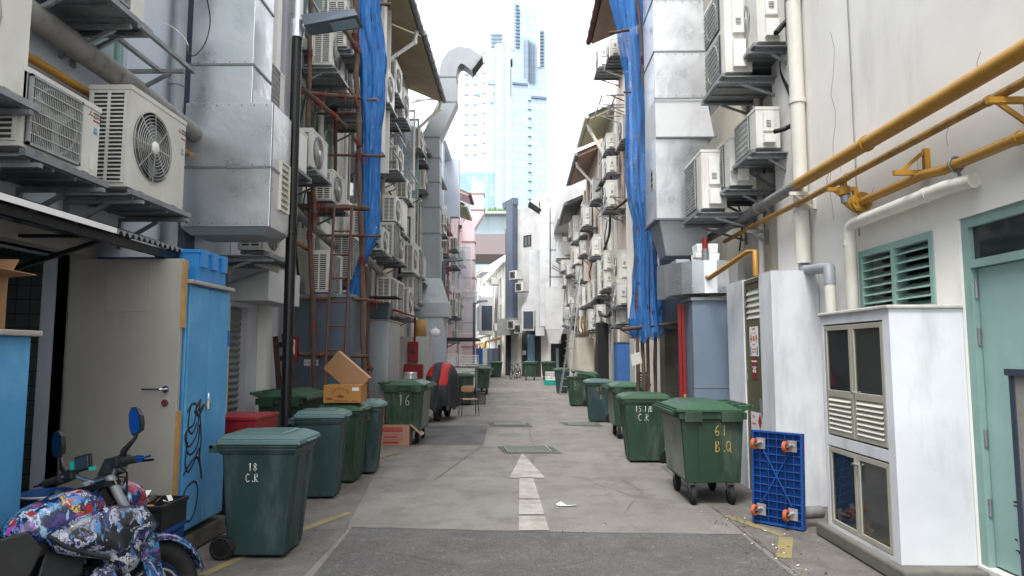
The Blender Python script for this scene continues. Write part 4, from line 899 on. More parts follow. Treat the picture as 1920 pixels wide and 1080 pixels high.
ac('K',746,590,XF,'mesh fronted air conditioner beside the lowest nearest one above the red fire cabinets')
ac('L',765.6,596,XF,'tall round fan air conditioner above the brown drum')
ac('K',783,566,XF,'mesh fronted air conditioner above and behind the brown drum')
# left far
ac('L',833,421,XF,'air conditioner under the cream gable right of the gooseneck duct')
ac('M',843,434,XF,'air conditioner beside the small red ladder')
ac('R',838,476,XF,'air conditioner above the farther street lamp head')
ac('R',855.5,467,XF,'air conditioner on the pale blue shophouse beside the red ladder')
ac('R',856,498,XF,'air conditioner on a slatted tray on the pale blue shophouse')
ac('L',878,421,XF,'air conditioner under the small pink eave')
ac('M',876.7,509,XF,'air conditioner on the pink shophouse below the open casement')
ac('L',840,571,XF,'air conditioner right behind the second lamp post')
ac('L',855,593,XF,'tall air conditioner first in the low row before the pink duct')
ac('K',862,596,XF,'mesh fronted air conditioner second in the low row before the pink duct')
ac('R',858,640,XF,'air conditioner above the white lattice crates')
ac('R',882,607,XF,'small air conditioner low on the pink shophouse')
# right near
XG=3.0
ac('L',1421,82,XG,'air conditioner with a white centred fan at the top of the right wall')
ac('T',1361,139,2.72,'tall double grilled air conditioner beside the top of the right galvanised duct')
ac('S',1419,281,XG,'small air conditioner with looping black hose beside the white downpipe')
ac('Q',1370,351,2.9,'air conditioner between the small one and the boxy one on the right')
ac('K',1317,394,2.6,'boxy air conditioner in front of the lower right galvanised duct')
# right middle
W3=3.4;W4=3.35;W5=3.25;W6=3.15
ac('R',1144,106,2.6,'highest air conditioner against the sky beside the right netting',wall=W3)
ac('L',1123,126,2.6,'second highest air conditioner against the sky beside the right netting',wall=W3)
ac('R',1138,280,2.9,'air conditioner just below the pale cream eave',wall=W4)
ac('R',1139,324,2.9,'air conditioner above the three empty rusty racks',wall=W4)
ac('T',1130,334,2.9,'tall air conditioner beside the pair below the pale cream eave',wall=W4)
ac('L',1112,375,2.85,'air conditioner with a black hose loop under the bare brown eave',wall=W5)
ac('L',1093,413,2.8,'air conditioner with a flat back panel below the grey slatted eave',wall=W5)
ac('T',1075,452,2.7,'tall air conditioner beneath the grey slatted eave',wall=W6)
ac('L',1069,445,2.65,'farthest air conditioner beneath the grey slatted eave',wall=W6)
ac('M',1089,442,2.75,'air conditioner with tangled cables in the upper right far cluster',wall=W6)
ac('M',1089,478,2.75,'air conditioner with a yellow control box on its end',wall=W6)
ac('L',1115,482,2.85,'round fan air conditioner left of the long black cable drop',wall=W5)
ac('M',1133,542,2.85,'lower air conditioner of the stacked pair left of the round duct',wall=W4)
ac('M',1133,507,2.85,'upper air conditioner of the stacked pair left of the round duct',bracket=False,wall=W4)
ac('L',1160,524,2.9,'air conditioner half hidden by the narrow round duct',wall=W3)
ac('T',1121,555,2.85,'tall air conditioner beside the green window frame',wall=W4)
ac('L',1112,564,2.8,'air conditioner two places left of the stacked pair',wall=W5)
ac('L',1102,570,2.8,'air conditioner three places left of the stacked pair',wall=W5)
ac('L',1092,575,2.75,'air conditioner four places left of the stacked pair',wall=W5)
ac('B',1080,577,2.7,'blank fronted air conditioner just right of the top of the aluminium ladder',wall=W6)
ac('T',1065,570,2.6,'tall air conditioner just left of the top of the aluminium ladder',wall=W6)
ac('L',1060,569,2.6,'air conditioner two places left of the ladder top',wall=W6)
ac('T',1157,609,2.8,'tall air conditioner above the blue locker on the right',wall=W3)
ac('M',1119,606,2.8,'air conditioner behind the thick black hose loop',wall=W4)
ac('L',1104,620,2.8,'air conditioner in the lowest right row, right of a tall one',wall=W5)
ac('T',1086,626,2.7,'tall air conditioner in the lowest right row beside the ladder',wall=W6)
for k,(x,y) in enumerate(((1068,612),(1064.5,611),(1061,610),(1057.5,609))): ac('L',x,y,2.5+.0*k,ORD[k]+' of four slim air conditioners left of the ladder, counted from it',wall=W6)
ac('M',1063,510,2.6,'air conditioner on a strut below the grey tank unit',wall=W6)
ac('M',1057.5,536,2.5,'air conditioner lowest under the grey tank unit',wall=W6)
ac('L',1077,496,2.7,'air conditioner right of the grey tank unit',wall=W6)
# small simple units on the facades at the bend
def simple_ac():
    c=M(); c.box(-.4,.4,-.32,0,0,.6); c.box(-.34,.2,-.33,-.321,.06,.54,1); c.torus((-.07,-.335,.3),(0,1,0),.22,.015,14,3,2)
    for k in range(7): c.box(-.406,-.401,-.28,-.04,.08+k*.07,.11+k*.07,1)
    c.box(-.42,.42,-.36,.3,-.05,-.001,2)
    o=c.build('air_conditioner',['ac_white','ac_dark','steel']); tag(o,'','air conditioner'); return o
SM={}
def far_ac(root,x,z,label,y=-.3,grp='small air conditioners on the far facades',sc_=1):
    m=root.matrix_basis if False else Matrix.Translation(root.location)@Matrix.Rotation(root.rotation_euler.z,4,'Z'); p=m@Vector((x,y,z))
    if 's' not in SM: SM['s']=simple_ac(); o=SM['s']
    else: o=SM['s'].copy(); sc.collection.objects.link(o)
    o.location=p; o.rotation_euler=(0,0,root.rotation_euler.z); o['label']=label; o['group']=grp; o.scale=(sc_,)*3
    return o
# rows on the white facade (local x runs from the far left end towards the camera)
for k,x in enumerate((1.5,2.8,4.1,8.5,10.0,11.6,13.4,15.4,17.6)): far_ac(fw,x,11.2-.054*x-.75,ORD[k]+' air conditioner from the left along the top of the far white row')
for k,x in enumerate((11,12.3)): far_ac(fw,x,(7.2,5.7)[k],'air conditioner '+('above','below')[k]+' the other of the left pair midway up the far white row')
for k,z in enumerate((7.6,6.0,4.5)): far_ac(fw,20.5,z,('topmost','middle','lowest')[k]+' of three air conditioners stacked on the far white row')
for k,x in enumerate((2,4,6,8,10,12,14.5,17,19.5,22)): far_ac(fw,x,3.2,ORD[k]+' air conditioner from the left above the yellow gas pipes of the far white row')
far_ac(fw,26.5,7.4,'air conditioner beside the slate blue pillar, upper'); far_ac(fw,29,3.4,'air conditioner beside the slate blue pillar, lower')
for x,z,l in ((.2,6.8,'air conditioner right of the slate blue pillar, upper'),(.85,5.9,'air conditioner above the curved steel hood'),(.0,3.3,'air conditioner right of the slate blue pillar above the white grille'),(.75,3.0,'air conditioner above the dark kitchen frontage')): far_ac(gb,x,z,l,-.75)
h=thing('vent_hood','tall white louvred vent hood on the far white row','vent hood',tuple(Matrix.Translation(fw.location)@Matrix.Rotation(fw.rotation_euler.z,4,'Z')@Vector((25,-.0,0))),(0,0,fw.rotation_euler.z))
f=M(); f.prism([(-1.6,3.2),(1.4,3.2),(1.4,6.4),(.2,7.4),(-1.6,6.2)],-1.6,-.36,'y'); f.build('casing','painted_duct',h); f=M(); f.box(-1.4,1.2,-1.62,-1.601,3.5,5.6); f.box(1.401,1.42,-1.4,-.5,3.5,5.6)
f.build('grille','slate_shutter',h)
# empty racks
def rack(px,py,X,w,depth,label,wall):
    p=at(px,py,X=X); s=-1 if X<0 else 1; d=abs(wall-X)
    root=thing('empty_rack',label,'rack',(X,p.y,p.z),(0,0,0),'empty air conditioner racks'); f=M(); x1=s*d
    f.box(0,.035,0,w,0,.035) if s<0 else f.box(-.035,0,0,w,0,.035)
    f.box(x1*.1,x1,0,.035,.001,.034) ; f.box(x1*.1,x1,w-.035,w,.001,.034); f.box(x1*.45-.02,x1*.45+.02,.036,w-.036,.002,.033)
    f.build('frame','steel',root)
    for y in (.018,w-.018):
        g=M(); g.bar((x1*.3,y,0),(x1*.97,y,-.24),.03,.03,up=(0,1,0)); g.build('strut','steel',root)
rack(258,52,-3.1,.92,.6,'empty galvanised rack above the big round fan unit at left',XL)
rack(740,232,-3.1,.9,.6,'highest empty rusty rack right of the white casing',XL); rack(748,258,-3.1,.9,.6,'second empty rusty rack right of the white casing',XL); rack(737,285,-3.1,.9,.6,'lowest empty rusty rack right of the white casing',XL)
rack(768,322,-2.95,1.3,.6,'empty white rack below the unit beside the gooseneck duct',XL)
for k,(x,y) in enumerate(((1139,371),(1131,387),(1124,399))): rack(x,y,2.75,.75,.6,('top','middle','bottom')[k]+' one of the three empty rusty racks beside the right netting',3.35)
for k,(x,y) in enumerate(((1130,179),(1122,202))): rack(x,y,2.5,.85,.6,('upper','lower')[k]+' empty rack against the sky on the right',3.35)

# more units that fill the walls farther down the lane
LW=((27.0,5.2,'below the stained pale blue wall'),(28.4,6.6,'high on the pale blue shophouse'),(30.2,4.4,'midway up the pale blue shophouse'),(34.8,6.0,'at the near corner of the pink shophouse'),(36.3,4.2,'low beside the pink casement'),(38.6,6.6,'right under the small pink eave'),(43.5,5.4,'beside the pink exhaust duct'))
for k,(y,z,l) in enumerate(LW): ac(('M','L','R','K','M','L','M')[k],975-3.15*1280/y,660-(z-1.7)*1280/y,XF,'air conditioner '+l,Z=z)
LN=((17.6,6.35,'M','above the blank fronted one on the cream shophouse'),(19.0,5.95,'R','between the window and the tray on the cream shophouse'),(20.2,3.05,'K','lowest on the cream shophouse, above the fire cabinets'),(12.6,7.2,'L','high behind the left netting'),(14.2,4.1,'M','low and directly behind the left netting'))
for y,z,t_,l in LN: ac(t_,975-3.15*1280/y,660-(z-1.7)*1280/y,XF,'air conditioner '+l,Z=z)
RW=((16.5,5.6,'L','on the peach wall just left of the round duct'),(18.4,7.4,'M','high on the peach wall'),(19.4,3.0,'M','low on the peach wall above the blue locker'),(21.8,6.3,'L','at the far end of the peach wall'),(25.8,5.3,'M','on the white wall under the pale cream eave'),(28.4,6.9,'L','high on the wall under the bare brown eave'),(31.6,5.0,'M','midway under the bare brown eave'),(33.6,3.4,'L','low behind the aluminium ladder'),(36.6,5.8,'M','under the grey slatted eave, midway up'),(38.5,3.6,'L','low under the grey slatted eave'),(41.5,6.6,'M','last one before the white building at the bend'))
for y,z,t_,l in RW:
    wl=3.4 if y<23.4 else 3.35 if y<27 else 3.25 if y<33 else 3.15; xf=wl-.62; ac(t_,975+xf*1280/y,660-(z-1.7)*1280/y,xf,'air conditioner '+l,Z=z,wall=wl)
# ================================================================ DUCTS, PIPES, NETTING, SCAFFOLD, LOCKERS
def root_at(name,label,cat,loc,group=None,rz=0): return thing(name,label,cat,loc,(0,0,rz),group)
def seams(f,x0,x1,y0,y1,zs,t=.012,m=0):
    for z in zs:
        f.box(x0-t,x1+t,y0-t,y0-.0005,z-.012,z+.012,m); f.box(x1+.0005,x1+t,y0,y1,z-.0118,z+.0118,m); f.box(x0-t,x0-.0005,y0,y1,z-.0118,z+.0118,m)
def rivets(f,x0,x1,y,zs,n=7):
    for z in zs:
        for k in range(n): x=x0+(x1-x0)*(k+.5)/n; f.cyl((x,y,z),(x,y-.008,z),.008,n=6)
# left galvanised duct
d1=root_at('exhaust_duct','huge boxy galvanised exhaust duct with a louvre, left of the black lamp post','duct',(-3.2,7.3,3.03))
f=M(); f.box(-3.7,-2.73,7.3,7.92,3.06,4.45); WB(f,'lower_box','galvanised',d1,bevel=.006)
f=M(); f.frust((-3.62,-2.82,7.36,7.88),(-3.7,-2.73,7.3,7.92),2.98,3.055); WB(f,'bottom_tray','galvanised_dull',d1)
f=M(); f.box(-3.68,-2.98,7.33,7.9,4.452,13); WB(f,'riser','galvanised',d1,bevel=.006)
f=M(); f.prism([(-2.975,4.46),(-2.75,4.455),(-2.975,4.62)],7.34,7.89,'y'); WB(f,'transition','galvanised',d1)
f=M(); seams(f,-3.7,-2.73,7.3,7.92,(3.72,)); seams(f,-3.68,-2.98,7.33,7.9,(4.9,5.75,6.6,7.5,8.4,9.4)); f.box(-2.7295,-2.722,7.3,7.32,3.06,4.45)
rivets(f,-3.7,-2.73,7.3,(3.1,3.75,4.42)); rivets(f,-3.68,-2.98,7.33,(4.93,5.72,6.56),4); WB(f,'seam','steel',d1)
f=M(); f.box(-2.729,-2.715,7.56,7.84,3.32,3.85)
for k in range(7): f.add([(-2.70,7.59,3.35+k*.07),(-2.70,7.81,3.35+k*.07),(-2.735,7.81,3.41+k*.07),(-2.735,7.59,3.41+k*.07)],[(0,1,2,3)],1)
f.box(-2.729,-2.7,7.55,7.575,3.3,3.87); f.box(-2.729,-2.7,7.825,7.85,3.3,3.87); f.box(-2.729,-2.7,7.575,7.825,3.85,3.87); f.box(-2.729,-2.7,7.575,7.825,3.3,3.32); WB(f,'louvre',['louvre_white','ac_dark'],d1)
# right galvanised duct
d2=root_at('exhaust_duct','tall crumpled galvanised exhaust duct between the right blue netting and the air conditioners','duct',(2.6,10.8,3.2))
f=M(); f.box(2.2,3.03,10.8,11.7,5.8,13); WB(f,'riser','galvanised',d2,bevel=.006)
f=M(); f.frust((2.2,3.14,10.78,11.72),(2.2,3.04,10.8,11.7),5.15,5.8); WB(f,'flared_collar','painted_duct',d2)
f=M(); f.box(2.19,3.05,10.8,11.72,3.82,5.15); WB(f,'lower_box','galvanised',d2,bevel=.006)
f=M(); f.frust((2.36,2.98,10.95,11.5),(2.24,3.04,10.84,11.66),3.25,3.82); WB(f,'funnel','galvanised_dull',d2)
f=M(); seams(f,2.2,3.03,10.8,11.7,(6.6,7.5,8.4)); f.box(2.16,3.08,10.76,11.76,3.8,3.83); f.box(2.18,3.16,10.76,10.7795,5.14,5.16); f.box(2.18,3.06,10.77,10.7795,5.79,5.81)
rivets(f,2.2,3.03,10.8,(6.55,7.45,5.85),6); WB(f,'seam','steel',d2)
f=M(); f.box(2.18,2.1899,11.0,11.16,4.35,4.7)
for k in range(3): f.box(2.172,2.18,11.02,11.14,4.4+k*.1,4.46+k*.1,1)
WB(f,'vent',['aluminium','ac_dark'],d2)
d3=root_at('duct_hood','curved galvanised hood above the grey steel panel and red frame','duct',(2.6,9.9,2.5))
f=M(); n=10; ps=[]
for k in range(n+1): a=PI*k/n; ps.append((2.75-.55*math.cos(a),10.0-.5*math.sin(a)))
f.prism([(2.2,10.5)]+ps+[(3.3,10.5)],2.52,2.98,'z'); WB(f,'hood','galvanised',d3)
f=M(); f.prism([(2.12,10.52),(2.3,10.1),(2.3,10.1),(2.2,10.6)],2.5,3.02,'z'); f.box(2.3,2.5,10.0,10.4,2.981,3.06); WB(f,'side_plate','galvanised_dull',d3)
d4=root_at('round_duct','dark blue grey curved duct low behind the right netting','duct',(2.7,12.4,2.4))
f=M(); f.tube([(2.95,12.5,3.9),(2.95,12.5,3.0),(2.9,12.6,2.6),(2.75,12.9,2.35)],[.38,.38,.36,.3],14)
for z in (3.0,3.5): f.cyl((2.95,12.5,z),(2.95,12.5,z+.03),.4,n=14)
WB(f,'pipe','grey_panel_blue',d4)
d5=root_at('round_duct','long galvanised round duct left of the right blue netting','duct',(2.75,16.2,2))
f=M(); f.box(2.7,3.2,16.0,16.4,5.6,9.4); f.tube([(2.92,16.2,5.6),(2.92,16.2,3.9),(2.86,16.2,3.5),(2.86,16.2,2.9),(2.95,16.2,2.6),(2.95,16.2,2.0)],.2,14); f.frust((2.72,3.12,16.0,16.4),(2.68,3.2,15.98,16.42),5.2,5.6)
for z in (4.2,4.7,5.1): f.cyl((2.92,16.2,z),(2.92,16.2,z+.03),.22,n=14)
WB(f,'pipe','galvanised',d5)
d6=root_at('exhaust_duct','slender white duct hugging the wall left of the right netting','duct',(2.9,14.4,2))
f=M(); f.box(2.85,3.15,14.3,14.6,4.6,11); f.tube([(2.98,14.45,4.6),(2.98,14.45,3.2),(3.1,14.45,2.8)],.15,12); WB(f,'casing','painted_duct',d6)
# left gooseneck duct
Yg=23.0; g=lambda px,py:(at(px,py,Y=Yg).x,Yg,at(px,py,Y=Yg).z)
d7=root_at('gooseneck_duct','tall galvanised gooseneck exhaust duct with a hooked dark mouth, standing against the sky','duct',g(812,680))
f=M(); base=[g(810,540),g(810,262),g(841,196),g(841,142)]
arc=[g(845,126),g(853,115),g(864,110),g(876,112),g(893,124)]
f.sweep(base+arc,(.60,.62)); WB(f,'duct','duct_shaded',d7)
f=M()
pa,pb=Vector(g(876,112)),Vector(g(893,124)); dd=(pb-pa).normalized(); f.sweep([tuple(pb-dd*.01),tuple(pb+dd*.06)],(.66,.68)); 
for (x,y) in ((810,300),(810,345),(810,391),(810,440),(810,262),(841,196),(841,150)):
    c=Vector(g(x,y)); f.sweep([tuple(c-Vector((0,0,.02))),tuple(c+Vector((0,0,.02)))],(.64,.66))
WB(f,'flange','steel',d7)
f=M(); f.sweep([tuple(pb+dd*.061),tuple(pb+dd*.066)],(.56,.58)); WB(f,'mouth','interior_dark',d7)
f=M(); c=g(810,540); f.frust((c[0]-.45,c[0]+.55,Yg-.5,Yg+.6),(c[0]-.3,c[0]+.3,Yg-.31,Yg+.31),c[2]-.55,c[2]+.3); f.box(c[0]-.5,c[0]+.6,Yg-.55,Yg+.7,c[2]-1.0,c[2]-.56); WB(f,'plinth_box','galvanised_dull',d7)
f=M(); f.box(c[0]-.4,c[0]+.45,Yg-.5,Yg+.6,.02,c[2]-1.01); WB(f,'base_casing','pale_blue_plaster',d7,bevel=.01)
f=M(); c=g(841,183); f.bar((XL,Yg+.2,c[2]),(c[0],Yg+.2,c[2]),.04); f.bar((XL,Yg-.2,c[2]-.25),(c[0],Yg-.2,c[2]),.04); WB(f,'stay','steel',d7)
# pink duct
Yp=41; g2=lambda px,py:(at(px,py,Y=Yp).x,Yp,at(px,py,Y=Yp).z)
d8=root_at('exhaust_duct','pink painted exhaust duct with dark joint rings at the edge of the sky','duct',g2(882,690))
f=M(); f.sweep([g2(879,690),g2(879,428),g2(896,400),g2(896,343)],(.75,.9)); WB(f,'duct','pink_plaster',d8)
f=M()
for x,y in ((879,650),(879,606),(879,560),(879,522),(879,489),(879,455),(896,396),(896,366)):
    c=Vector(g2(x,y)); f.sweep([tuple(c-Vector((0,0,.03))),tuple(c+Vector((0,0,.03)))],(.84,.98))
WB(f,'joint_ring','soffit_brown',d8)
# tall white painted duct on the bend
Yw=44.6; g3=lambda px,py:(at(px,py,Y=Yw).x,Yw,at(px,py,Y=Yw).z)
d9=root_at('exhaust_duct','very tall riveted white painted exhaust duct with two hooded outlets at the bend','duct',g3(1035,650))
f=M(); f.sweep([g3(1022,612),g3(1022,398),g3(1021,388),g3(1017,381),g3(1011,379),g3(1006,383),g3(1002,389)],(.7,.9)); WB(f,'front_shaft','painted_duct',d9)
f=M(); f.sweep([g3(1042,600),g3(1042,362)],(.85,.9)); f.cyl(g3(1038,378),g3(1022,366),.3,.36,14); WB(f,'rear_shaft','painted_duct',d9)
f=M(); c=Vector(g3(1003,390)); f.sweep([tuple(c+Vector((.05,0,.07))),tuple(c+Vector((-.06,0,-.09)))],(.95,1.0)); WB(f,'outlet','interior_dark',d9)
f=M(); c=g3(1040,560); e=g3(1040,618); f.box(c[0]-.65,c[0]+.55,Yw-.9,Yw-.5,e[2],c[2]+.7); f.frust((c[0]-.4,c[0]+.2,Yw-.8,Yw-.45),(c[0]-.6,c[0]+.5,Yw-.9,Yw-.5),e[2]-.9,e[2]-.01); WB(f,'lower_casing','painted_duct',d9)
f=M()
for y in (420,470,520,560): 
    c=Vector(g3(1042,y)); f.sweep([tuple(c-Vector((0,0,.02))),tuple(c+Vector((0,0,.02)))],(.9,.96))
WB(f,'joint_ring','steel',d9)
d10=root_at('exhaust_duct','curved stainless kitchen duct on the grey building at the bend','duct',(.8,46.9,5))
Yk=46.6; g4=lambda px,py:(at(px,py,Y=Yk).x,Yk,at(px,py,Y=Yk).z)
f=M(); f.sweep([g4(1004,470),g4(1004,540),g4(1003,556),g4(996,572),g4(990,580),g4(990,620)],(.85,.6)); f.frust((.6,1.5,46.2,46.8),(.85,1.35,46.3,46.8),10,10.6) if False else None; WB(f,'duct','painted_duct',d10)
f=M(); c=g4(1012,600); f.box(c[0]-.3,c[0]+.3,Yk-.4,Yk,g4(0,630)[2],g4(0,560)[2]); WB(f,'side_casing','painted_duct',d10)
f=M(); c=g4(990,600); f.box(c[0]-.32,c[0]+.35,Yk-.33,Yk-.302,g4(0,617)[2],g4(0,585)[2]); WB(f,'grille','slate_shutter',d10)
# big grey unit on struts (right far)
c=at(1045,484,Y=42.5); e=at(1072,452,Y=42.5); t=root_at('tank_unit','pale grey boxy tank unit held on long diagonal struts at the right','tank',(c.x,42.5,c.z))
f=M(); f.box(0,e.x-c.x,0,1.2,0,e.z-c.z); f.build('casing','painted_duct',t,bevel=.02); f=M(); f.cyl((.55,-.02,.3),(.55,-.4,.3),.13); f.build('spout','pvc',t)
f=M()
for y in (.1,1.1): f.bar((-.1,y,-.03),(1.6,y,-.03),.06); f.bar((-.05,y,-.05),(1.2,y,-.75),.06); f.bar((-.3,y,-.45),(1.2,y,-1.3),.06)
f.build('strut','steel',t)
# ---------------------------------------------------------------- wall pipes
def pipe(name,label,cat,pts,r,m,parent=None,clamps=0,joints=()):
    o=Vector(pts[0]); t=thing(name,label,cat,tuple(o)); f=M(); f.tube(pts,r,14)
    WB(f,'pipe',m,t); 
    if clamps:
        for (p,q) in zip(pts[:-1],pts[1:]):
            p,q=Vector(p),Vector(q); n=int((q-p).length/clamps)
            for k in range(n):
                c=p.lerp(q,(k+.5)/n); d=(q-p).normalized()*.02; f=M(); f.cyl(c-d,c+d,r*1.18,n=14); WB(f,'clamp',m,t)
    return t
p1=pipe('gas_pipe','thickest yellow gas pipe, uppermost of those crossing the white wall on the right','gas pipe',[(3.2,1.5,3.6),(3.2,7.75,3.62)],.065,'gas_yellow',clamps=3)
f=M(); f.tube([(3.2,7.751,3.62),(3.2,9.3,3.62),(3.2,11.6,3.62)],.066,14); f.cyl((3.2,9.0,3.62),(3.2,9.12,3.62),.085); f.cyl((3.2,10.0,3.62),(3.2,10.12,3.62),.085); WB(f,'unpainted_length','pipe_grey',p1)
p2=pipe('gas_pipe','thin rust spotted yellow gas pipe running just beneath the thickest one','gas pipe',[(3.2,1.5,3.41),(3.2,7.6,3.4),(3.2,8.9,3.42),(3.2,10.6,3.42)],.032,'gas_yellow_rusty',clamps=2)
p3=pipe('gas_pipe','lower yellow gas pipe with a flanged joint on the right wall','gas pipe',[(3.27,2.0,3.08),(3.27,5.2,3.1),(3.27,5.45,3.13),(3.27,5.6,3.13),(3.27,6.45,3.13)],.04,'gas_yellow',clamps=1.6)
for y in (6.45,6.52): 
    f=M(); f.cyl((3.27,y,3.13),(3.27,y+.03,3.13),.095,n=18)
    for k in range(6): a=k*PI/3; f.cyl((3.27+.07*math.cos(a),y-.012,3.13+.07*math.sin(a)),(3.27+.07*math.cos(a),y+.04,3.13+.07*math.sin(a)),.012,n=6)
    WB(f,'flange','gas_yellow',p3)
f=M(); f.tube([(3.27,6.55,3.13),(3.27,6.68,3.13),(3.25,6.72,3.18),(3.22,6.72,3.41)],.035,12); f.cyl((3.235,6.72,3.26),(3.23,6.72,3.34),.055); WB(f,'elbow','gas_yellow',p3)
f=M(); f.cyl((3.25,6.72,3.18),(3.24,6.72,3.25),.05); WB(f,'valve','steel',p3)
f=M(); f.tube([(3.27,5.05,3.1),(3.3,5.05,3.0),(3.4,5.04,2.93),(3.37,5.02,2.95)],.012,8); f.torus((3.27,5.05,3.1),(0,1,0),.055,.01); WB(f,'hook','steel',p3)
def wallbracket(y,z,label,up=True,m='gas_yellow',x0=3.08):
    t=thing('pipe_bracket',label,'pipe bracket',(3.37,y,z),(0,0,0),'brackets under the gas pipes'); f=M()
    f.box(x0-3.37,0,-.02,.02,-.04,0); f.box(-.04,.005,-.021,.021,-.2 if not up else -.04,.18 if up else 0); f.bar((x0-3.37+.05,0,-.02),(-.03,0,.16 if up else -.18),.03,.02,up=(0,1,0)); f.build('frame',m,t)
wallbracket(6.75,3.34,'yellow angle bracket right at the flanged joint',False); wallbracket(5.55,3.19,'yellow triangular bracket standing above the lower gas pipe',True); wallbracket(4.4,3.37,'yellow bracket under the thick pipe near the right picture edge',False); wallbracket(7.7,3.52,'short white bracket where the thick pipe turns grey',False,'pvc'); wallbracket(9.2,3.35,'grey bracket under the thin pipe left of the white downpipe',False,'steel')
p4=pipe('gas_pipe','short bright yellow gas pipe dropping into the top of the white gas cupboard','gas pipe',[(2.62,9.6,2.95),(2.62,9.6,2.76),(2.62,9.4,2.72),(2.75,8.2,2.9),(2.8,8.1,2.9),(2.8,8.1,2.6)],.032,'gas_yellow',clamps=0)
f=M(); f.cyl((2.62,9.6,2.9),(2.62,9.6,3.15),.05); f.cyl((2.62,9.6,3.02),(2.45,9.6,3.02),.015); WB(f,'valve','steel',p4); f=M(); f.cyl((2.62,9.6,3.15),(2.62,9.6,3.3),.04); WB(f,'cap','red_paint',p4)
pipe('wall_pipe','fat dirty grey pipe sloping across the upper left wall behind the empty rack','pipe',[(-3.6,3.0,4.2),(-3.6,5.9,4.16),(-3.6,7.3,4.1)],.1,'pipe_grey',clamps=1.5)
pipe('gas_pipe','yellow gas pipe on the left wall behind the grilled air conditioners','gas pipe',[(-3.66,2.5,3.9),(-3.66,7.35,3.88)],.035,'gas_yellow',clamps=2)
pipe('gas_pipe','yellow gas pipe running behind the timber scaffold','gas pipe',[(-3.6,9,3.6),(-3.6,11,3.45),(-3.55,14.5,3.35)],.04,'gas_yellow_rusty',clamps=2)
pipe('wall_pipe','grey drain pipe sloping behind the timber scaffold','pipe',[(-3.45,9,3.95),(-3.45,11.5,3.75),(-3.5,15,3.5)],.07,'pipe_grey',clamps=2)
pipe('wall_pipe','dusty cream pipe behind the air conditioners right of the left netting','pipe',[(-3.4,14.5,3.8),(-3.4,18,3.5),(-3.4,20,3.3)],.08,'pipe_grey',clamps=2)
pipe('fire_pipe','thin red sprinkler pipe above the red fire cabinets','pipe',[(-3.7,16.5,2.7),(-3.05,16.6,2.72),(-3.05,19.6,2.72),(-3.05,19.8,2.7),(-3.05,19.8,1.9)],.03,'red_paint')
a=Matrix.Translation(fw.location)@Matrix.Rotation(fw.rotation_euler.z,4,'Z')
L_=lambda x,y,z:tuple(a@Vector((x,y,z)))
pipe('gas_pipe','far yellow gas pipe along the foot of the white row at the bend','gas pipe',[L_(4,-.3,2.6),L_(15,-.3,2.6),L_(15.2,-.3,2.2),L_(18,-.3,2.2),L_(18.3,-.3,2.7),L_(31,-.3,2.8)],.11,'gas_yellow')
pipe('fire_pipe','far red fire pipe at the foot of the white row','pipe',[L_(3,-.5,2.4),L_(10,-.5,2.4),L_(10,-.5,1.2)],.12,'red_paint')
# cables
def cable(label,pts,r=.012,m='cable',name='cable'):
    P=[Vector(p) for p in pts]; out=[]
    for i in range(len(P)-1):
        p0=P[max(i-1,0)];p1_=P[i];p2_=P[i+1];p3_=P[min(i+2,len(P)-1)]
        for k in range(6):
            t=k/6; out.append(.5*((2*p1_)+(-p0+p2_)*t+(2*p0-5*p1_+4*p2_-p3_)*t*t+(-p0+3*p1_-3*p2_+p3_)*t**3))
    out.append(P[-1]); f=M(); f.tube(out,r,6); tag(f.build(name,m),label,'cable')
P_=lambda px,py,X:tuple(at(px,py,X=X))
cable('thin black cable looping down in front of the upper galvanised duct',[P_(388,-5,-2.9),P_(394,40,-2.9),P_(385,80,-2.9),P_(365,104,-2.9),P_(353,98,-2.95),P_(352,85,-3.1)],.006)
cable('loose white cable curling beside the pale wall pipe',[P_(303,42,-3.5),P_(325,52,-3.4),P_(345,70,-3.3),P_(353,85,-3.1)],.005,'white_wire')
cable('thick black insulated hose looping from the small air conditioner on the right',[P_(1452,247,3.1),P_(1475,240,3.25),P_(1492,225,3.3),P_(1488,190,3.35),P_(1468,140,3.4),P_(1466,110,3.4)],.03)
cable('black insulated hose at the top right round fan unit',[P_(1455,62,3.1),P_(1470,45,3.25),P_(1487,35,3.35),P_(1490,75,3.42)],.035)
cable('black cable drop on the peach wall beside the round fan unit',[P_(1145,330,3.0),P_(1144,400,3.05),P_(1142,440,3.05),P_(1132,470,3.0)],.04)
cable('thick black hose loop below the stacked pair of air conditioners',[P_(1122,560,2.9),P_(1124,585,2.9),P_(1137,593,2.9),P_(1148,585,2.95),P_(1152,570,3.0)],.06)
cable('black hose loop beneath the bare brown eave',[P_(1118,358,2.9),P_(1128,352,2.95),P_(1133,360,3.0),P_(1130,372,3.0)],.05)
cable('black hose loop right of the white casing on the left',[P_(738,280,-3.3),P_(746,282,-3.2),P_(747,292,-3.2),P_(741,300,-3.3)],.04)
cable('thin wire hanging down the scaffold wall',[P_(560,520,-3.6),P_(566,560,-3.6),P_(585,565,-3.5),P_(590,590,-3.5)],.01)
cable('black cable hugging the wall left of the ladder',[P_(556,420,-3.65),P_(555,470,-3.65),P_(560,520,-3.65)],.02)
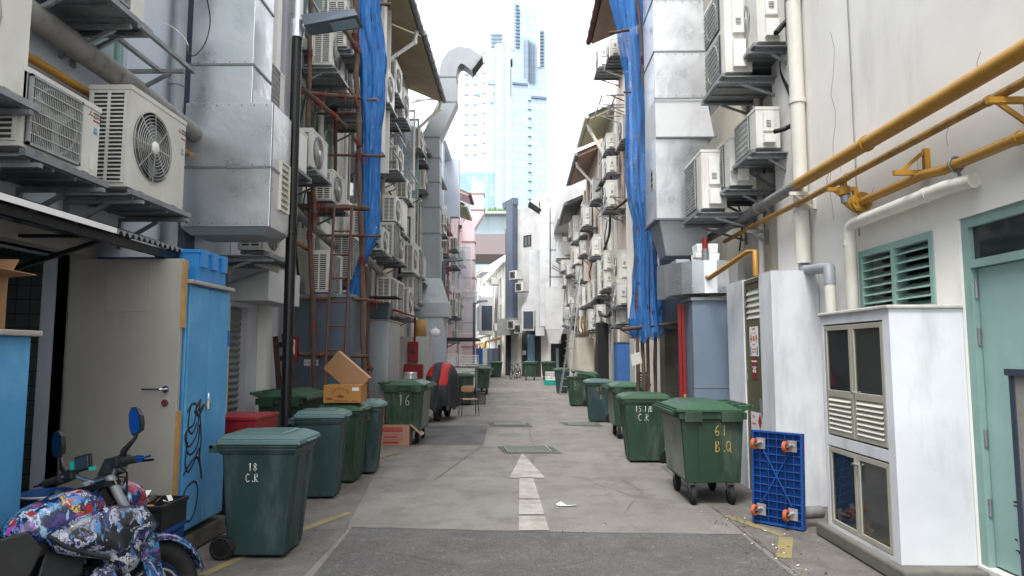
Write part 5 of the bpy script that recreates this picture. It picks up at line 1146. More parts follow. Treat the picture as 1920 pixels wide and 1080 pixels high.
# ---------------------------------------------------------------- netting
def netting(label,rows,X,Yc,mt,group=None,seed=1,depth=.3,n=72,open_h=0):
    """rows: (py, px_left, px_right); the bundle hangs around depth Yc"""
    rnd=random.Random(seed); ph=[rnd.uniform(0,6) for _ in range(8)]; R_=[]
    rows=[(at((l+r)/2,py,Y=Yc),(r-l)/1280*Yc/2) for py,l,r in rows]
    out=[]
    for i in range(len(rows)-1):
        n2=max(3,int(abs(rows[i][0].z-rows[i+1][0].z)/.07))
        for k in range(n2):
            t=k/n2; out.append((rows[i][0].lerp(rows[i+1][0],t),rows[i][1]*(1-t)+rows[i+1][1]*t))
    out.append(rows[-1]); vs=[];fs=[]
    for i,(c,hw) in enumerate(out):
        z=c.z
        for j in range(n):
            a=2*PI*j/n
            q=Vector((math.cos(a)*1.1,math.sin(a)*1.1,z*.55+seed)); q2=Vector((math.cos(a)*3.2,math.sin(a)*3.2,z*1.3+seed))
            fold=1+.34*noise.noise(q)+.26*noise.noise(q2)+.10*math.sin(9*a+ph[0]+3*noise.noise(q))+.06*math.sin(21*a+ph[2]+4*noise.noise(q2))
            r1=hw*(.62+.38*fold)*1.14; r2=depth*fold*min(1,.5+hw)
            vs.append((c.x+r1*math.cos(a)*(.93+.1*noise.noise(q2*2)),c.y+r2*math.sin(a),z+.06*noise.noise(q2)*(3 if i==len(out)-1 else 1)))
    for i in range(len(out)-1):
        for j in range(n): fs.append((i*n+j,i*n+(j+1)%n,(i+1)*n+(j+1)%n,(i+1)*n+j))
    f=M(); f.add(vs,fs,0,True); o=f.build('scaffold_netting',mt); tag(o,label,'netting'); return o
netting('long bunch of torn blue netting hanging on the left scaffold',[(-60,670,718),(0,666,716),(30,662,714),(90,668,720),(110,672,722),(170,676,721),(215,678,718),(245,680,714),(330,678,711),(400,678,712),(440,678,710),(460,678,702),(492,676,686)],-2.6,11.75,'netting_dense',seed=4,depth=.22)
netting('short scrap of blue netting trailing from the bottom of the left bunch',[(488,672,686),(520,662,680),(545,655,680),(560,640,684)],-2.6,11.9,'netting_dense',seed=9,depth=.1)
netting('long sheet of blue netting hanging beside the galvanised duct on the right',[(-60,1135,1222),(0,1146,1222),(60,1158,1221),(130,1170,1221),(180,1176,1221),(260,1174,1221),(300,1172,1222),(340,1176,1221),(380,1180,1224),(415,1188,1226),(470,1190,1228),(560,1188,1234),(600,1184,1240),(622,1184,1242),(634,1192,1238)],2.1,12.3,'netting_open',seed=6,depth=.3)
# ---------------------------------------------------------------- scaffolding
def pole(px0,py0,px1,py1,Y0,Y1,r_,label,m='wood_pole',group='timber scaffold poles',ties=1,toground=False):
    r=r_*.68; a=at(px0,py0,Y=Y0); b=at(px1,py1,Y=Y1)
    if toground: b=Vector((b.x,b.y,0.01))
    t=thing('scaffold_pole',label,'scaffold pole',tuple(b),(0,0,0),group); n=max(3,int((a-b).length/.35)); P=[]; rr=[]
    rnd=random.Random(int(px0*7+py0)); 
    for k in range(n+1):
        f_=k/n; p=b.lerp(a,f_)-b; j=Vector((rnd.uniform(-1,1),rnd.uniform(-1,1),rnd.uniform(-.3,.3)))*r*.45; P.append(p+(j if 0<k<n else Vector())); rr.append(r*rnd.uniform(.85,1.12))
    f=M(); f.tube(P,rr,9); f.build('pole',m,t)
    for k in range(ties):
        i=int((k+.6)/max(1,ties)*n); i=min(max(i,1),n-1); c=P[i]; d=(P[i+1]-P[i-1]).normalized(); f=M()
        for q in range(4): f.torus(c+d*(q*.035-.05),d+Vector((.08*(q%2),0,.06)),r*1.12,.007,12,4)
        f.tube([c+Vector((r,0,0)),c+Vector((r+.05,-.03,-.05)),c+Vector((r+.04,-.04,-.16))],.006,4); f.build('red_tie','red_tie',t)
    return t
pole(664,-40,690,745,11.5,11.5,.07,'tall timber upright left of the blue netting, reaching the ground',toground=True,ties=4)
pole(686,500,690,745,12.6,12.6,.075,'thick timber upright emerging beneath the left netting',toground=True,ties=3)
pole(583,-30,578,238,10.6,10.6,.055,'reddish timber upright left of the unit under the street lamp head',ties=1)
pole(580,360,597,745,10.6,10.6,.06,'crooked timber upright beside the rusty ladder',toground=True,ties=3)
pole(587,352,589,432,10.5,10.5,.05,'short timber stub wrapped in red ties',ties=2)
pole(630,160,628,385,12.5,12.5,.045,'thin timber upright behind the round fan units',ties=2)
pole(566,165,648,238,10.4,11.4,.06,'slanting timber brace crossing below the upper unit',ties=2)
pole(560,172,676,184,10.7,11.5,.05,'horizontal timber rail below the upper unit',ties=2)
pole(597,213,676,213,12,11.6,.035,'thinner horizontal rail below the slanting brace',ties=1)
pole(600,290,722,293,11.6,11.5,.035,'horizontal rail passing behind the middle of the netting',ties=1)
pole(556,387,692,391,10.7,11.3,.07,'thick horizontal timber rail with a pointed end',ties=2)
pole(600,441,714,443,11.4,11.4,.035,'dark horizontal rail at the foot of the left netting',ties=1)
pole(548,560,690,562,10.7,11.2,.04,'horizontal rail along the top of the grey steel enclosure',ties=2)
pole(560,664,690,668,10.6,11.2,.06,'lowest horizontal timber rail, in front of the grey steel enclosure',ties=3)
pole(664,688,700,692,12.3,12.3,.05,'short stub rail low beside the thick upright',ties=1)
pole(645,55,676,100,11.2,11.5,.06,'short diagonal timber beside the top of the netting',ties=1)
pole(655,165,672,200,11.4,11.4,.05,'broken timber stub halfway up the netting pole',ties=1)
pole(663,255,674,275,11.4,11.4,.06,'cut timber end tied to the netting pole',ties=1)
pole(712,8,733,8,11.6,11.6,.05,'timber end poking out right of the netting top',ties=0); pole(690,187,708,187,11.4,11.3,.045,'pale pipe end poking through the left netting','steel',ties=0)
pole(660,560,716,567,11.2,12.4,.05,'stub rail carrying the plywood sheet',ties=1)
t=thing('rusty_ladder','rusty steel ladder leaning in front of the grey steel enclosure','ladder',(-3.1,10.45,0)); f=M()
A0=at(605,745,Y=10.5);A1=at(627,385,Y=10.5);B0=at(642,745,Y=10.5);B1=at(660,385,Y=10.5)
for u,v in ((A0,A1),(B0,B1)): f.cyl(Vector((u.x,10.45,.02))-t.location,v-t.location,.022,n=8)
f.build('rail','gutter_brown',t); f=M()
for k in range(11):
    z=.25+k*.37; q=lambda U,V:U.lerp(V,(z-U.z)/(V.z-U.z)); f.cyl(q(A0,A1)-t.location,q(B0,B1)-t.location,.016,n=8)
f.build('rung','gutter_brown',t)
for k,(x,lab) in enumerate(((1196,'leftmost scaffold upright beneath the right netting'),(1205,'reddish scaffold upright beneath the right netting'),(1214,'dark scaffold upright beneath the right netting'),(1226,'pale dusty scaffold upright beneath the right netting'))): pole(x+2*k-2,380,x,740,12.2+.1*k,12.2+.1*k,.05,lab,toground=True,ties=1,group='scaffold poles on the right')
pole(1193,-30,1222,330,11.9,11.9,.045,'scaffold upright along the right edge of the netting',ties=1,group='scaffold poles on the right')
pole(1142,62,1180,56,12.1,12.0,.045,'horizontal pole crossing the top of the right netting',ties=0,group='scaffold poles on the right')
pole(1152,392,1176,374,12.5,12.0,.04,'slanting pole end left of the right netting',ties=0,group='scaffold poles on the right')
pole(1166,618,1270,606,12.1,12.2,.05,'horizontal pole at the foot of the right netting',ties=0,group='scaffold poles on the right')
pole(1170,173,1182,173,12.1,12.0,.03,'pole tip poking out left of the right netting',ties=0,group='scaffold poles on the right')
# ---------------------------------------------------------------- street lamps
t=thing('street_lamp','black street lamp post with a grey head, nearest on the left','street lamp',(-3.05,8.05,0))
c=at(538,700,Y=8.05); t.location=(c.x,8.05,0)
top=at(552,72,Y=8.05).z; f=M(); f.cyl((0,0,.32),(0,0,top),.062,n=18); f.cyl((0,0,.0),(0,0,.36),.15,.12,18); f.cyl((0,0,.36),(0,0,.5),.12,.07,18); f.cyl((0,0,3.1),(0,0,3.16),.078,n=18); f.build('post','black_metal',t)
f=M(); f.cyl((0,0,top),(0,0,top+.22),.082,n=16); f.cyl((0,0,top+.22),(0,0,top+2.2),.055,n=16); f.tube([(.07,0,top+.15),(.2,0,top+.17)],.04,10); f.build('sleeve','galvanised',t)
f=M(); z=top+.12; f.add([(.12,-.14,z-.02),(.78,-.17,z+.09),(.78,.17,z+.09),(.12,.14,z-.02),(.08,-.13,z+.12),(.72,-.15,z+.18),(.72,.15,z+.18),(.08,.13,z+.12)],[(0,3,2,1),(4,5,6,7),(0,1,5,4),(1,2,6,5),(2,3,7,6),(3,0,4,7)])
for k in range(8): f.box(.42+k*.042,.428+k*.042,-.13,.13,z+.155,z+.215)
ho=f.build('lamp_head','grey_panel',t,bevel=.012); f=M(); f.add([(.42,-.11,z+.022),(.74,-.12,z+.076),(.74,.12,z+.076),(.42,.11,z+.022)],[(0,1,2,3)]); f.build('lens','glass_pale',ho)
def far_lamp(px,py_top,Y,hx,label):
    c=at(px,600,Y=Y); zt=at(px,py_top,Y=Y).z; t=thing('street_lamp',label,'street lamp',(c.x,Y,0)); f=M(); f.cyl((0,0,0),(0,0,zt),.08,.07,14); f.cyl((0,0,0),(0,0,.4),.14,.12,14); f.build('post','grey_panel',t)
    f=M(); f.cyl((0,0,zt-.1),(.25,0,zt),.04); f.add([(.15,-.13,zt-.03),(hx,-.15,zt+.04),(hx,.15,zt+.04),(.15,.13,zt-.03),(.15,-.1,zt+.1),(hx,-.12,zt+.13),(hx,.12,zt+.13),(.15,.1,zt+.1)],[(0,3,2,1),(4,5,6,7),(0,1,5,4),(1,2,6,5),(2,3,7,6),(3,0,4,7)]); f.build('lamp_head','grey_panel',t)
far_lamp(831,490,26.5,.75,'slate grey street lamp in front of the pale blue shophouse'); far_lamp(889,567,38,.75,'grey street lamp at the end of the left row, beside the pink duct')
# ---------------------------------------------------------------- near left: awning, lockers, crates
t=thing('awning','corrugated metal awning with a bright toothed edge, over the kitchen door','awning',(-2.9,2.2,2.55)); f=M(); n=int(4.1/.076); vs=[]
for k in range(n*4+1):
    y=k/(n*4)*4.12; zz=[0,.03,.03,0][k%4]
    for x,z in ((0,0),(-.86,.28)): vs.append((x,y,z+zz)); 
    for x,z in ((0,-.006),(-.86,.274)): vs.append((x,y,z+zz))
f.add(vs,[q for k in range(n*4) for q in ((k*4,k*4+4,k*4+5,k*4+1),(k*4+2,k*4+3,k*4+7,k*4+6),(k*4,k*4+2,k*4+6,k*4+4))]); f.build('sheet','roof_sheet',t)
f=M(); f.box(-.08,-.03,0,4.1,-.07,-.008); f.box(-.85,-.8,0,4.1,.19,.25); f.build('beam','black_metal',t)
f=M(); 
for y in (1.4,2.6,3.9): f.box(-.8,-.08,y,y+.04,-.03,-.008); f.bar((-.08,y,-.05),(-.84,y,-.3),.03)
f.build('arm','black_metal',t)
f=M(); f.box(.003,.012,0,2.6,-.005,.034); f.build('edge_strip','foam',t)
def locker(label,x0,x1,y0,y1,z0,z1,split=True,side_doors=False):
    t=thing('blue_locker',label,'locker',(x0,y0,z0)); w,d,h=x1-x0,y1-y0,z1-z0; f=M(); f.box(0,w-.02,0,d,0,h); f.build('casing','blue_paint',t,bevel=.006)
    f=M(); f.box(-.02,w+.03,-.03,d+.03,h+.001,h+.035); f.build('top','concrete_light',t,bevel=.008)
    if split:
        for a,b in ((.01,d*.46),(d*.47,d-.01)):
            f=M(); f.box(w-.019,w,a,b,.02,h-.02); f.build('door','blue_paint',t,bevel=.004)
        f=M(); f.box(w+.001,w+.012,d*.44,d*.56,h*.49,h*.505); f.cyl((w+.02,d*.47,h*.48),(w+.02,d*.47,h*.515),.02,n=10); f.tube([(w+.015,d*.47,h*.51),(w+.02,d*.455,h*.545),(w+.02,d*.485,h*.545),(w+.015,d*.5,h*.51)],.006,6); f.build('padlock','chrome',t)
        f=M(); f.box(w+.0005,w+.01,d-.03,d-.005,h*.75,h*.82); f.build('hinge','plastic_blue',t)
    else:
        f=M(); f.box(w-.05,w-.018,-.012,-.001,0,h-.003); f.build('corner_strip','plastic_blue_light',t)
        f=M(); f.box(w-.045,w-.02,-.02,-.013,h*.55,h*.68); f.build('hinge','plastic_blue',t)
    return t,w,d,h
lk,lw_,ld,lh=locker('tall blue double door locker with black graffiti beside the open door',-3.7,-2.76,5.66,6.46,.22,2.27)
f=M(); xx=lw_+.004
def gr(pts,w_=.022):
    P=[(xx,ld*(a*1.6-.11),lh*(b-.02)) for a,b in pts]
    out=[]
    for i in range(len(P)-1):
        p0=Vector(P[max(i-1,0)]);p1_=Vector(P[i]);p2_=Vector(P[i+1]);p3_=Vector(P[min(i+2,len(P)-1)])
        for k in range(6): t=k/6; out.append(.5*((2*p1_)+(-p0+p2_)*t+(2*p0-5*p1_+4*p2_-p3_)*t*t+(-p0+3*p1_-3*p2_+p3_)*t**3))
    out.append(Vector(P[-1])); f.tube(out,w_/2,5)
gr([(.10,.50),(.16,.53),(.22,.52),(.20,.45),(.12,.43),(.08,.40),(.14,.36),(.24,.40),(.26,.47),(.22,.50)]); gr([(.1,.42),(.12,.34),(.2,.33),(.27,.37),(.28,.44)]); gr([(.12,.38),(.1,.30),(.14,.26),(.22,.29),(.28,.34),(.3,.30),(.34,.22)]); gr([(.08,.25),(.14,.28),(.24,.31),(.3,.28),(.34,.21)])
gr([(.08,.16),(.14,.20),(.24,.21),(.29,.17),(.27,.1),(.2,.06),(.13,.07),(.09,.1)],.02); gr([(.14,.52),(.12,.44),(.18,.41),(.24,.45)]); gr([(.2,.50),(.26,.48),(.33,.52),(.26,.5),(.28,.54),(.22,.51),(.24,.49)],.03); gr([(.28,.48),(.31,.38),(.29,.30)]); f.v=[(lw_+.002+(v_[0]-xx)*.08,v_[1],v_[2]) for v_ in f.v]; f.build('graffiti','graffiti',lk)
locker('near blue locker cut by the left picture edge, a cardboard box on top',-3.7,-2.86,3.35,4.0,.06,1.79,False)
# box on the near locker
def carton(label,loc,w,d,h,rz=0,mt='cardboard',lid='closed',deco=None,tilt=(0,0)):
    t=thing('cardboard_box',label,'box',loc,(tilt[0],tilt[1],rz)); f=M()
    th=.006
    if lid=='closed': f.box(-w/2,w/2,-d/2,d/2,0,h); f.build('carton',mt,t,bevel=.003)
    else:
        f.box(-w/2,w/2,-d/2,d/2,0,th); f.box(-w/2,w/2,-d/2,-d/2+th,th,h); f.box(-w/2,w/2,d/2-th,d/2,th,h); f.box(-w/2,-w/2+th,-d/2+th,d/2-th,th,h); f.box(w/2-th,w/2,-d/2+th,d/2-th,th,h); f.build('carton',mt,t)
        for (a,b) in lid:
            g=M(); L2=(d if a in 'fb' else w)*.45
            if a=='f': g.add([(-w/2,-d/2,h),(w/2,-d/2,h),(w/2,-d/2-L2*math.cos(b),h+L2*math.sin(b)),(-w/2,-d/2-L2*math.cos(b),h+L2*math.sin(b))],[(0,1,2,3)])
            if a=='b': g.add([(-w/2,d/2,h),(w/2,d/2,h),(w/2,d/2+L2*math.cos(b),h+L2*math.sin(b)),(-w/2,d/2+L2*math.cos(b),h+L2*math.sin(b))],[(0,1,2,3)])
            if a=='l': g.add([(-w/2,-d/2,h),(-w/2,d/2,h),(-w/2-L2*math.cos(b),d/2,h+L2*math.sin(b)),(-w/2-L2*math.cos(b),-d/2,h+L2*math.sin(b))],[(0,1,2,3)])
            if a=='r': g.add([(w/2,-d/2,h),(w/2,d/2,h),(w/2+L2*math.cos(b),d/2,h+L2*math.sin(b)),(w/2+L2*math.cos(b),-d/2,h+L2*math.sin(b))],[(0,1,2,3)])
            o=g.build('flap',mt,t); m_=o.modifiers.new('thick','SOLIDIFY'); m_.thickness=.005
    return t
t=carton('open carton with green and brown print on the near blue locker',(-3.12,3.72,1.83),.34,.34,.3,R(8),'cardboard',[('r',.1),('b',.9),('l',.3)])
f=M(); 
for k in range(5): f.box(-.1+k*.03,-.085+k*.03,-.174,-.171,.05,.12+.01*(k%2))
f.box(-.11,.1,-.174,-.171,.045,.05); f.prism([(.06,.05),(.12,.05),(.1,.12),(.08,.15)],-.174,-.171,'y'); f.prism([(-.12,.12),(.05,.12),(.03,.14),(-.1,.14)],-.1745,-.171,'y'); f.build('print','print_dark',t)
f=M(); f.prism([(.09,.2),(.11,.26),(.13,.21),(.12,.28),(.1,.27)],-.174,-.171,'y'); f.prism([(.0,.19),(.06,.19),(.06,.21),(.01,.21)],-.174,-.171,'y'); f.build('print_green','print_green',t)
def crate(label,loc,w,d,h,m,rz=0,nx=10,nz=4,name='plastic_crate',group=None,solid=False):
    t=thing(name,label,'crate',loc,(0,0,rz),group); f=M(); th=.012
    f.box(-w/2,w/2,-d/2,d/2,0,th); f.box(-w/2-.01,w/2+.01,-d/2-.01,-d/2+th,h-.03,h); f.box(-w/2-.01,w/2+.01,d/2-th,d/2+.01,h-.03,h); f.box(-w/2-.01,-w/2+th,-d/2+th,d/2-th,h-.03,h); f.box(w/2-th,w/2+.01,-d/2+th,d/2-th,h-.03,h)
    if solid:
        for a in ((-w/2,w/2,-d/2,-d/2+th),(-w/2,w/2,d/2-th,d/2),(-w/2,-w/2+th,-d/2+th,d/2-th),(w/2-th,w/2,-d/2+th,d/2-th)): f.box(*a,th,h-.03)
    else:
        for k in range(nx+1):
            x=-w/2+.006+(w-.012)*k/nx; f.box(x-.006,x+.006,-d/2,-d/2+th*.6,th,h-.03); f.box(x-.006,x+.006,d/2-th*.6,d/2,th,h-.03)
        ny=max(3,int(nx*d/w))
        for k in range(ny+1):
            y=-d/2+.006+(d-.012)*k/ny; f.box(-w/2,-w/2+th*.6,y-.006,y+.006,th,h-.03); f.box(w/2-th*.6,w/2,y-.006,y+.006,th,h-.03)
        for k in range(1,nz):
            z=th+(h-.03-th)*k/nz; f.box(-w/2+.001,w/2-.001,-d/2+.001,-d/2+th*.5,z-.005,z+.005); f.box(-w/2+.001,w/2-.001,d/2-th*.5,d/2-.001,z-.005,z+.005); f.box(-w/2+.001,-w/2+th*.5,-d/2+th,d/2-th,z-.005,z+.005); f.box(w/2-th*.5,w/2-.001,-d/2+th,d/2-th,z-.005,z+.005)
    f.build('basket',m,t,bevel=.002 if solid else 0)
    return t
crate('dark blue mesh crate on top of the tall blue locker',(-3.42,6.02,2.31),.55,.5,.2,'plastic_blue',nx=16,nz=5)
t=crate('light blue solid crate with a white label on the tall blue locker',(-2.95,6.06,2.31),.38,.55,.27,'plastic_blue_light',solid=True)
f=M(); f.box(-.1,-.02,-.279,-.2755,.05,.16); f.build('sticker','paper',t); f=M(); 
for y in (-.2,0,.2): f.box(.19,.215,y-.05,y+.05,.12,.27)
f.build('rib','plastic_blue_light',t)
# red box, pallet, red locker panel etc.
c=at(430,800,X=-3.0); t=thing('red_box','flat topped red box between the near bin and the blue locker','box',(-2.84,7.1,0)); f=M(); f.box(-.24,.24,-.3,.3,.5,1.02); f.build('casing','red_paint',t,bevel=.01); f=M(); f.box(-.25,.25,-.31,.31,1.021,1.06); f.build('lid','red_paint',t,bevel=.01)
f=M(); f.box(-.22,.22,-.28,.28,.02,.5); f.build('base','dark_wall',t)
t=thing('pallet','small broken dark wooden pallet leaning against the white wall','pallet',(-3.42,9.75,1.16),(R(-8),R(-9),0)); 
for k,(x,h_) in enumerate(((0,.78),(.13,.8),(.2,.9))):
    f=M(); f.box(x-.035,x+.035,-.02,.02,0,h_); f.build('board','wood_pallet',t,bevel=.003)
for z in (.12,.42,.62): f=M(); f.box(-.04,.24,.021,.06,z,z+.07); f.build('cross_board','wood_pallet',t,bevel=.003)
t=thing('fluorescent_lamp','dirty tube lamp fitting fixed under the small shutter box','lamp',tuple(at(502,500,Y=8.6))); f=M(); f.tube([(-.16,0,.06),(.16,0,-.04)],.05,12); f.build('casing','pvc',t)
# grey steel enclosures
t=thing('steel_enclosure','grey steel sheet enclosure signed ACCESS POINT behind the ladder','enclosure',(-3.7,10.95,0)); f=M(); f.box(0,.98,0,1.1,.02,2.58); f.build('panel','grey_panel',t,bevel=.004)
f=M(); f.box(.35,.37,-.012,-.001,.02,2.58); f.box(-.02,1.0,-.03,1.12,2.581,2.63); f.build('edge','steel',t)
f=M(); c=at(583,680,Y=10.94)-t.location; f.box(c.x-.115,c.x+.115,-.006,-.0012,c.z-.05,c.z+.05); so_=f.build('sign','paper',t); text_mesh('ACCESS POINT',.034,'lettering','black_plastic',so_,(c.x,-.0075,c.z),(PI/2,0,0))
t=thing('concrete_pier','mottled grey green boxed pier right of the scaffold uprights','enclosure',(-3.7,13.2,0)); f=M(); f.box(0,1.15,0,1.3,.01,2.3); f.build('body','galvanised_dull',t,bevel=.01); f=M(); f.box(-.0,1.17,-.02,1.3,2.301,2.33); f.build('top','concrete_light',t)
tag(M().box(-3.5,-2.3,12.6,13.3,2.72,2.735).build('plywood_sheet','wood_pallet',rot=(0,0,0)),'dark plywood sheet sticking out above the mottled pier','board')
t=thing('plastic_tub','grey tub with turquoise bottles on top of the mottled pier','tub',(-2.75,13.35,2.34)); f=M(); f.frust((-.17,.17,-.14,.14),(-.22,.22,-.18,.18),0,.32); f.build('tub','grey_panel',t,bevel=.01)
tag(M().lathe([(0,0),(.06,0),(.06,.14),(.03,.18),(.03,.21),(0,.21)],(-3.02,13.3,2.34),14).build('plastic_bottle','turquoise'),'turquoise bottle left of the grey tub','bottle')
t=thing('meter_box','small red framed box on the wall beside the steel enclosure','box',tuple(at(551,655,Y=10.6))); f=M(); f.box(-.06,.06,-.05,.05,-.2,.2); f.build('casing','red_paint',t,bevel=.005); f=M(); f.box(-.035,.035,-.056,-.051,-.15,.15); f.build('window','louvre_white',t)
# mid left ground things
t=thing('stacked_unit','pale air conditioner standing on the ground behind the green bin numbered 16','air conditioner',(-3.35,14.6,0)); f=M(); f.box(-.02,.62,0,.4,.55,1.55); f.build('casing','ac_white',t,bevel=.015); f=M(); f.box(.06,.28,-.012,-.001,.6,1.5)
for k in range(16): f.box(.07,.27,-.02,-.012,.62+k*.055,.64+k*.055,1)
f.build('side_grille',['ac_dark','ac_white'],t)
t=thing('foam_box','white foam box on top of the ground standing air conditioner','box',(-3.05,14.8,1.56)); f=M(); f.box(-.28,.28,-.2,.2,0,.34); f.build('box','foam',t,bevel=.02); f=M(); f.box(-.29,.29,-.21,.21,.341,.42); f.build('lid','foam',t,bevel=.02)
t=thing('panel_wall','white boarded cupboard behind the red fire cabinets','cupboard',(-3.7,20.0,0)); f=M(); f.box(0,1.02,0,1.0,.01,2.15); f.build('body','grey_wall',t,bevel=.01)
t=thing('fire_cabinet','pair of red fire hose cabinets on the white boarded cupboard','fire cabinet',(-3.38,19.96,0)); 
for x,z0,z1,w_ in ((.12,1.42,2.0,.3),(.02,.4,1.35,.55)):
    f=M(); f.box(x,x+w_,-.16,0,z0,z1); c_=f.build('cabinet','red_paint',t,bevel=.01); f=M(); f.cyl((x+w_/2,-.161,(z0+z1)/2),(x+w_/2,-.17,(z0+z1)/2),.07); f.build('dial','glass_dark',c_)
t=thing('drum','brown metal drum on top of the white boarded cupboard','drum',(-2.95,20.3,2.16)); f=M(); f.lathe([(0,0),(.17,0),(.17,.5),(0,.5)]); f.build('body','chipboard',t)
t=thing('plastic_sack','blue and white sack beside the brown drum','sack',(-2.55,20.4,2.15)); f=M(); f.lathe([(0,0),(.14,.02),(.17,.12),(.13,.22),(.04,.26),(.08,.31),(0,.3)],n=9); f.build('sack','foam',t)
def keg(label,loc):
    t=thing('beer_keg',label,'keg',loc,(0,0,0),'steel kegs'); f=M(); f.lathe([(0,.03),(.16,.03),(.18,0),(.19,.0),(.19,.04),(.185,.1),(.195,.16),(.2,.2),(.195,.26),(.195,.34),(.2,.4),(.195,.45),(.185,.5),(.19,.54),(.19,.58),(.17,.58),(.16,.52),(0,.52)],n=20); f.build('barrel','galvanised',t)
keg('steel keg standing below the red fire cabinets',(-3.1,19.4,.55)); keg('steel keg beside the tipped carton at the right hand bins',(2.3,21.4,0))
t=thing('chain_box','low dark ledge under the steel keg','ledge',(-3.1,19.4,0)); f=M(); f.box(-.35,.35,-.3,.3,.01,.54); f.build('ledge','dark_wall',t)
# lattice crates on a table
t=thing('side_table','rusty topped white table carrying the lattice crates','table',(-2.35,26.2,0)); f=M(); f.box(-.75,.75,-.35,.35,1.12,1.16); f.build('table_top','gutter_brown',t)
for x in (-.7,.7):
    for y in (-.3,.3): f=M(); f.box(x-.02,x+.02,y-.02,y+.02,.01,1.12); f.build('leg','steel',t)
f=M(); f.box(-.65,.65,-.33,-.32,.35,1.11); f.build('white_sheet','foam',t)
crate('left white lattice crate on the rusty topped table',(-2.75,26.1,1.165),.72,.5,.48,'foam',nx=9,nz=4); crate('right white lattice crate on the rusty topped table',(-1.95,26.1,1.165),.72,.5,.42,'foam',nx=9,nz=4)
f=M(); f.box(-3.74,-1.9,28.6,33,2.2,2.3); tag(f.build('canopy','dark_wall'),'dark flat canopy low in front of the pale blue shophouse','canopy')
f=M(); f.box(-3.6,-3.5,28.9,32.8,.02,2.19); tag(f.build('dark_curtain','interior_dark'),'dark screen beneath the flat canopy','screen')
# far lockers
for k,(x0,x1,m,l) in enumerate(((893,905,'plastic_blue','bright blue locker'),(905,914,'painted_duct','pale grey locker'),(914,924,'grey_panel_blue','grey blue locker'),(924,935,'slate_blue','dark blue locker'))):
    p=at(x0,650,Y=55); q=at(x1,650,Y=55); t=thing('far_locker',l+' in the row at the foot of the far white row','locker',(p.x,55+k*.01,0),(0,0,0),'lockers at the bend'); f=M(); f.box(0,q.x-p.x-.02,0,.8,.02,2.0); f.build('casing',m,t)
# ---------------------------------------------------------------- near right: gas cupboard, glass cabinet
t=thing('gas_cupboard','tall white masonry gas cupboard with an olive louvred door and warning signs','cupboard',(2.84,7.72,0)); f=M(); f.box(0,.535,0,.4,.01,2.62); f.box(0,.535,1.0,1.66,.01,2.62); f.box(.05,.535,.4,1.0,.01,2.62); f.build('body','cabinet_plaster',t)
f=M(); 
for a in ((.02,.05,.4,.45,.01,2.6),(.02,.05,.95,1.0,.01,2.6),(.02,.05,.45,.95,2.55,2.6)): f.box(*a)
f.build('door_frame','olive_paint',t)
f=M(); f.box(.028,.048,.455,.945,.05,2.1); f.box(.028,.048,.455,.945,2.48,2.545); do=f.build('door','olive_paint',t)
for z0,n_ in ((2.11,5),(.1,0)):
    f=M()
    for k in range(n_): f.add([(.022,.46,z0+k*.074),(.022,.94,z0+k*.074),(.049,.94,z0+.06+k*.074),(.049,.46,z0+.06+k*.074)],[(0,3,2,1)])
    if n_: f.build('louvre','louvre_white',do)
for z in (.5,1.35,2.25): f=M(); f.cyl((.016,.955,z),(.016,.955,z+.1),.012,n=8); f.build('hinge','steel',do)
f=M(); f.box(-.004,.027,.46,.5,.98,1.12); f.torus((-.0,.48,1.13),(1,0,0),.02,.005,12); f.build('padlock','steel',do)
def sign(parent,name,yc,zc,w,h,m,x=.0262):
    f=M(); f.box(x-.003,x,yc-w/2,yc+w/2,zc-h/2,zc+h/2); return f.build(name,m,parent)
def stext(parent,txt,yc,zc,sz,m,x=.0225,rot=0,sx=1): return text_mesh(txt,sz,'lettering',m,parent,(x,yc,zc),(PI/2,rot,-PI/2),sx=sx)
s1=sign(do,'supplier_sign',.70,1.83,.3,.36,'foam')
stext(s1,'SOON',.70,1.98,.035,'print_red'); stext(s1,'福 順 興',.70,1.86,.07,'print_red'); stext(s1,'Since 2001',.70,1.79,.022,'print_red'); stext(s1,'9466 7833\n9633 1113',.70,1.715,.034,'print_red')
f=M()
for k in range(9):
    if k in (4,): continue
    a=R(200-k*27.5); f.box(.0195,.0225,.70-.115*math.cos(a)-.007,.70-.115*math.cos(a)+.007,1.85+.1*math.sin(a)*.9-.01,1.85+.1*math.sin(a)*.9+.01)
f.build('arched_lettering','print_red',s1); f=M()
for y in (.585,.815): f.prism([(y-.012,1.66),(y+.012,1.66),(y+.015,1.74),(y+.006,1.77),(y-.006,1.77),(y-.015,1.74)],.0195,.0225,'x')
f.build('emblem','plastic_blue',s1)
s2=sign(do,'notice_sign',.71,1.5,.2,.26,'red_paint'); stext(s2,'LPG CYLINDERS',.71,1.585,.024,'foam'); stext(s2,'MUST BE STORED\nUPRIGHT\nAND SECURED\nNO SMOKING',.71,1.485,.019,'foam')
s3=sign(do,'warning_sign',.68,.72,.42,.5,'foam'); stext(s3,'LPG',.79,.91,.05,'print_red'); stext(s3,'DANGER',.79,.83,.034,'print_red'); stext(s3,'EXTREMELY\nFLAMMABLE',.77,.72,.034,'print_red'); stext(s3,'NO SMOKING',.77,.62,.03,'print_red'); stext(s3,'NO NAKED LIGHT',.75,.56,.028,'print_red')
f=M(); f.prism([(.57,.78),(.63,.87),(.57,.96),(.51,.87)],.0195,.0225,'x'); f.build('hazard_diamond','print_red',s3)
f=M(); f.box(.0195,.0225,.5,.64,.7,.735); f.build('orange_bar','orange_rubber',s3)
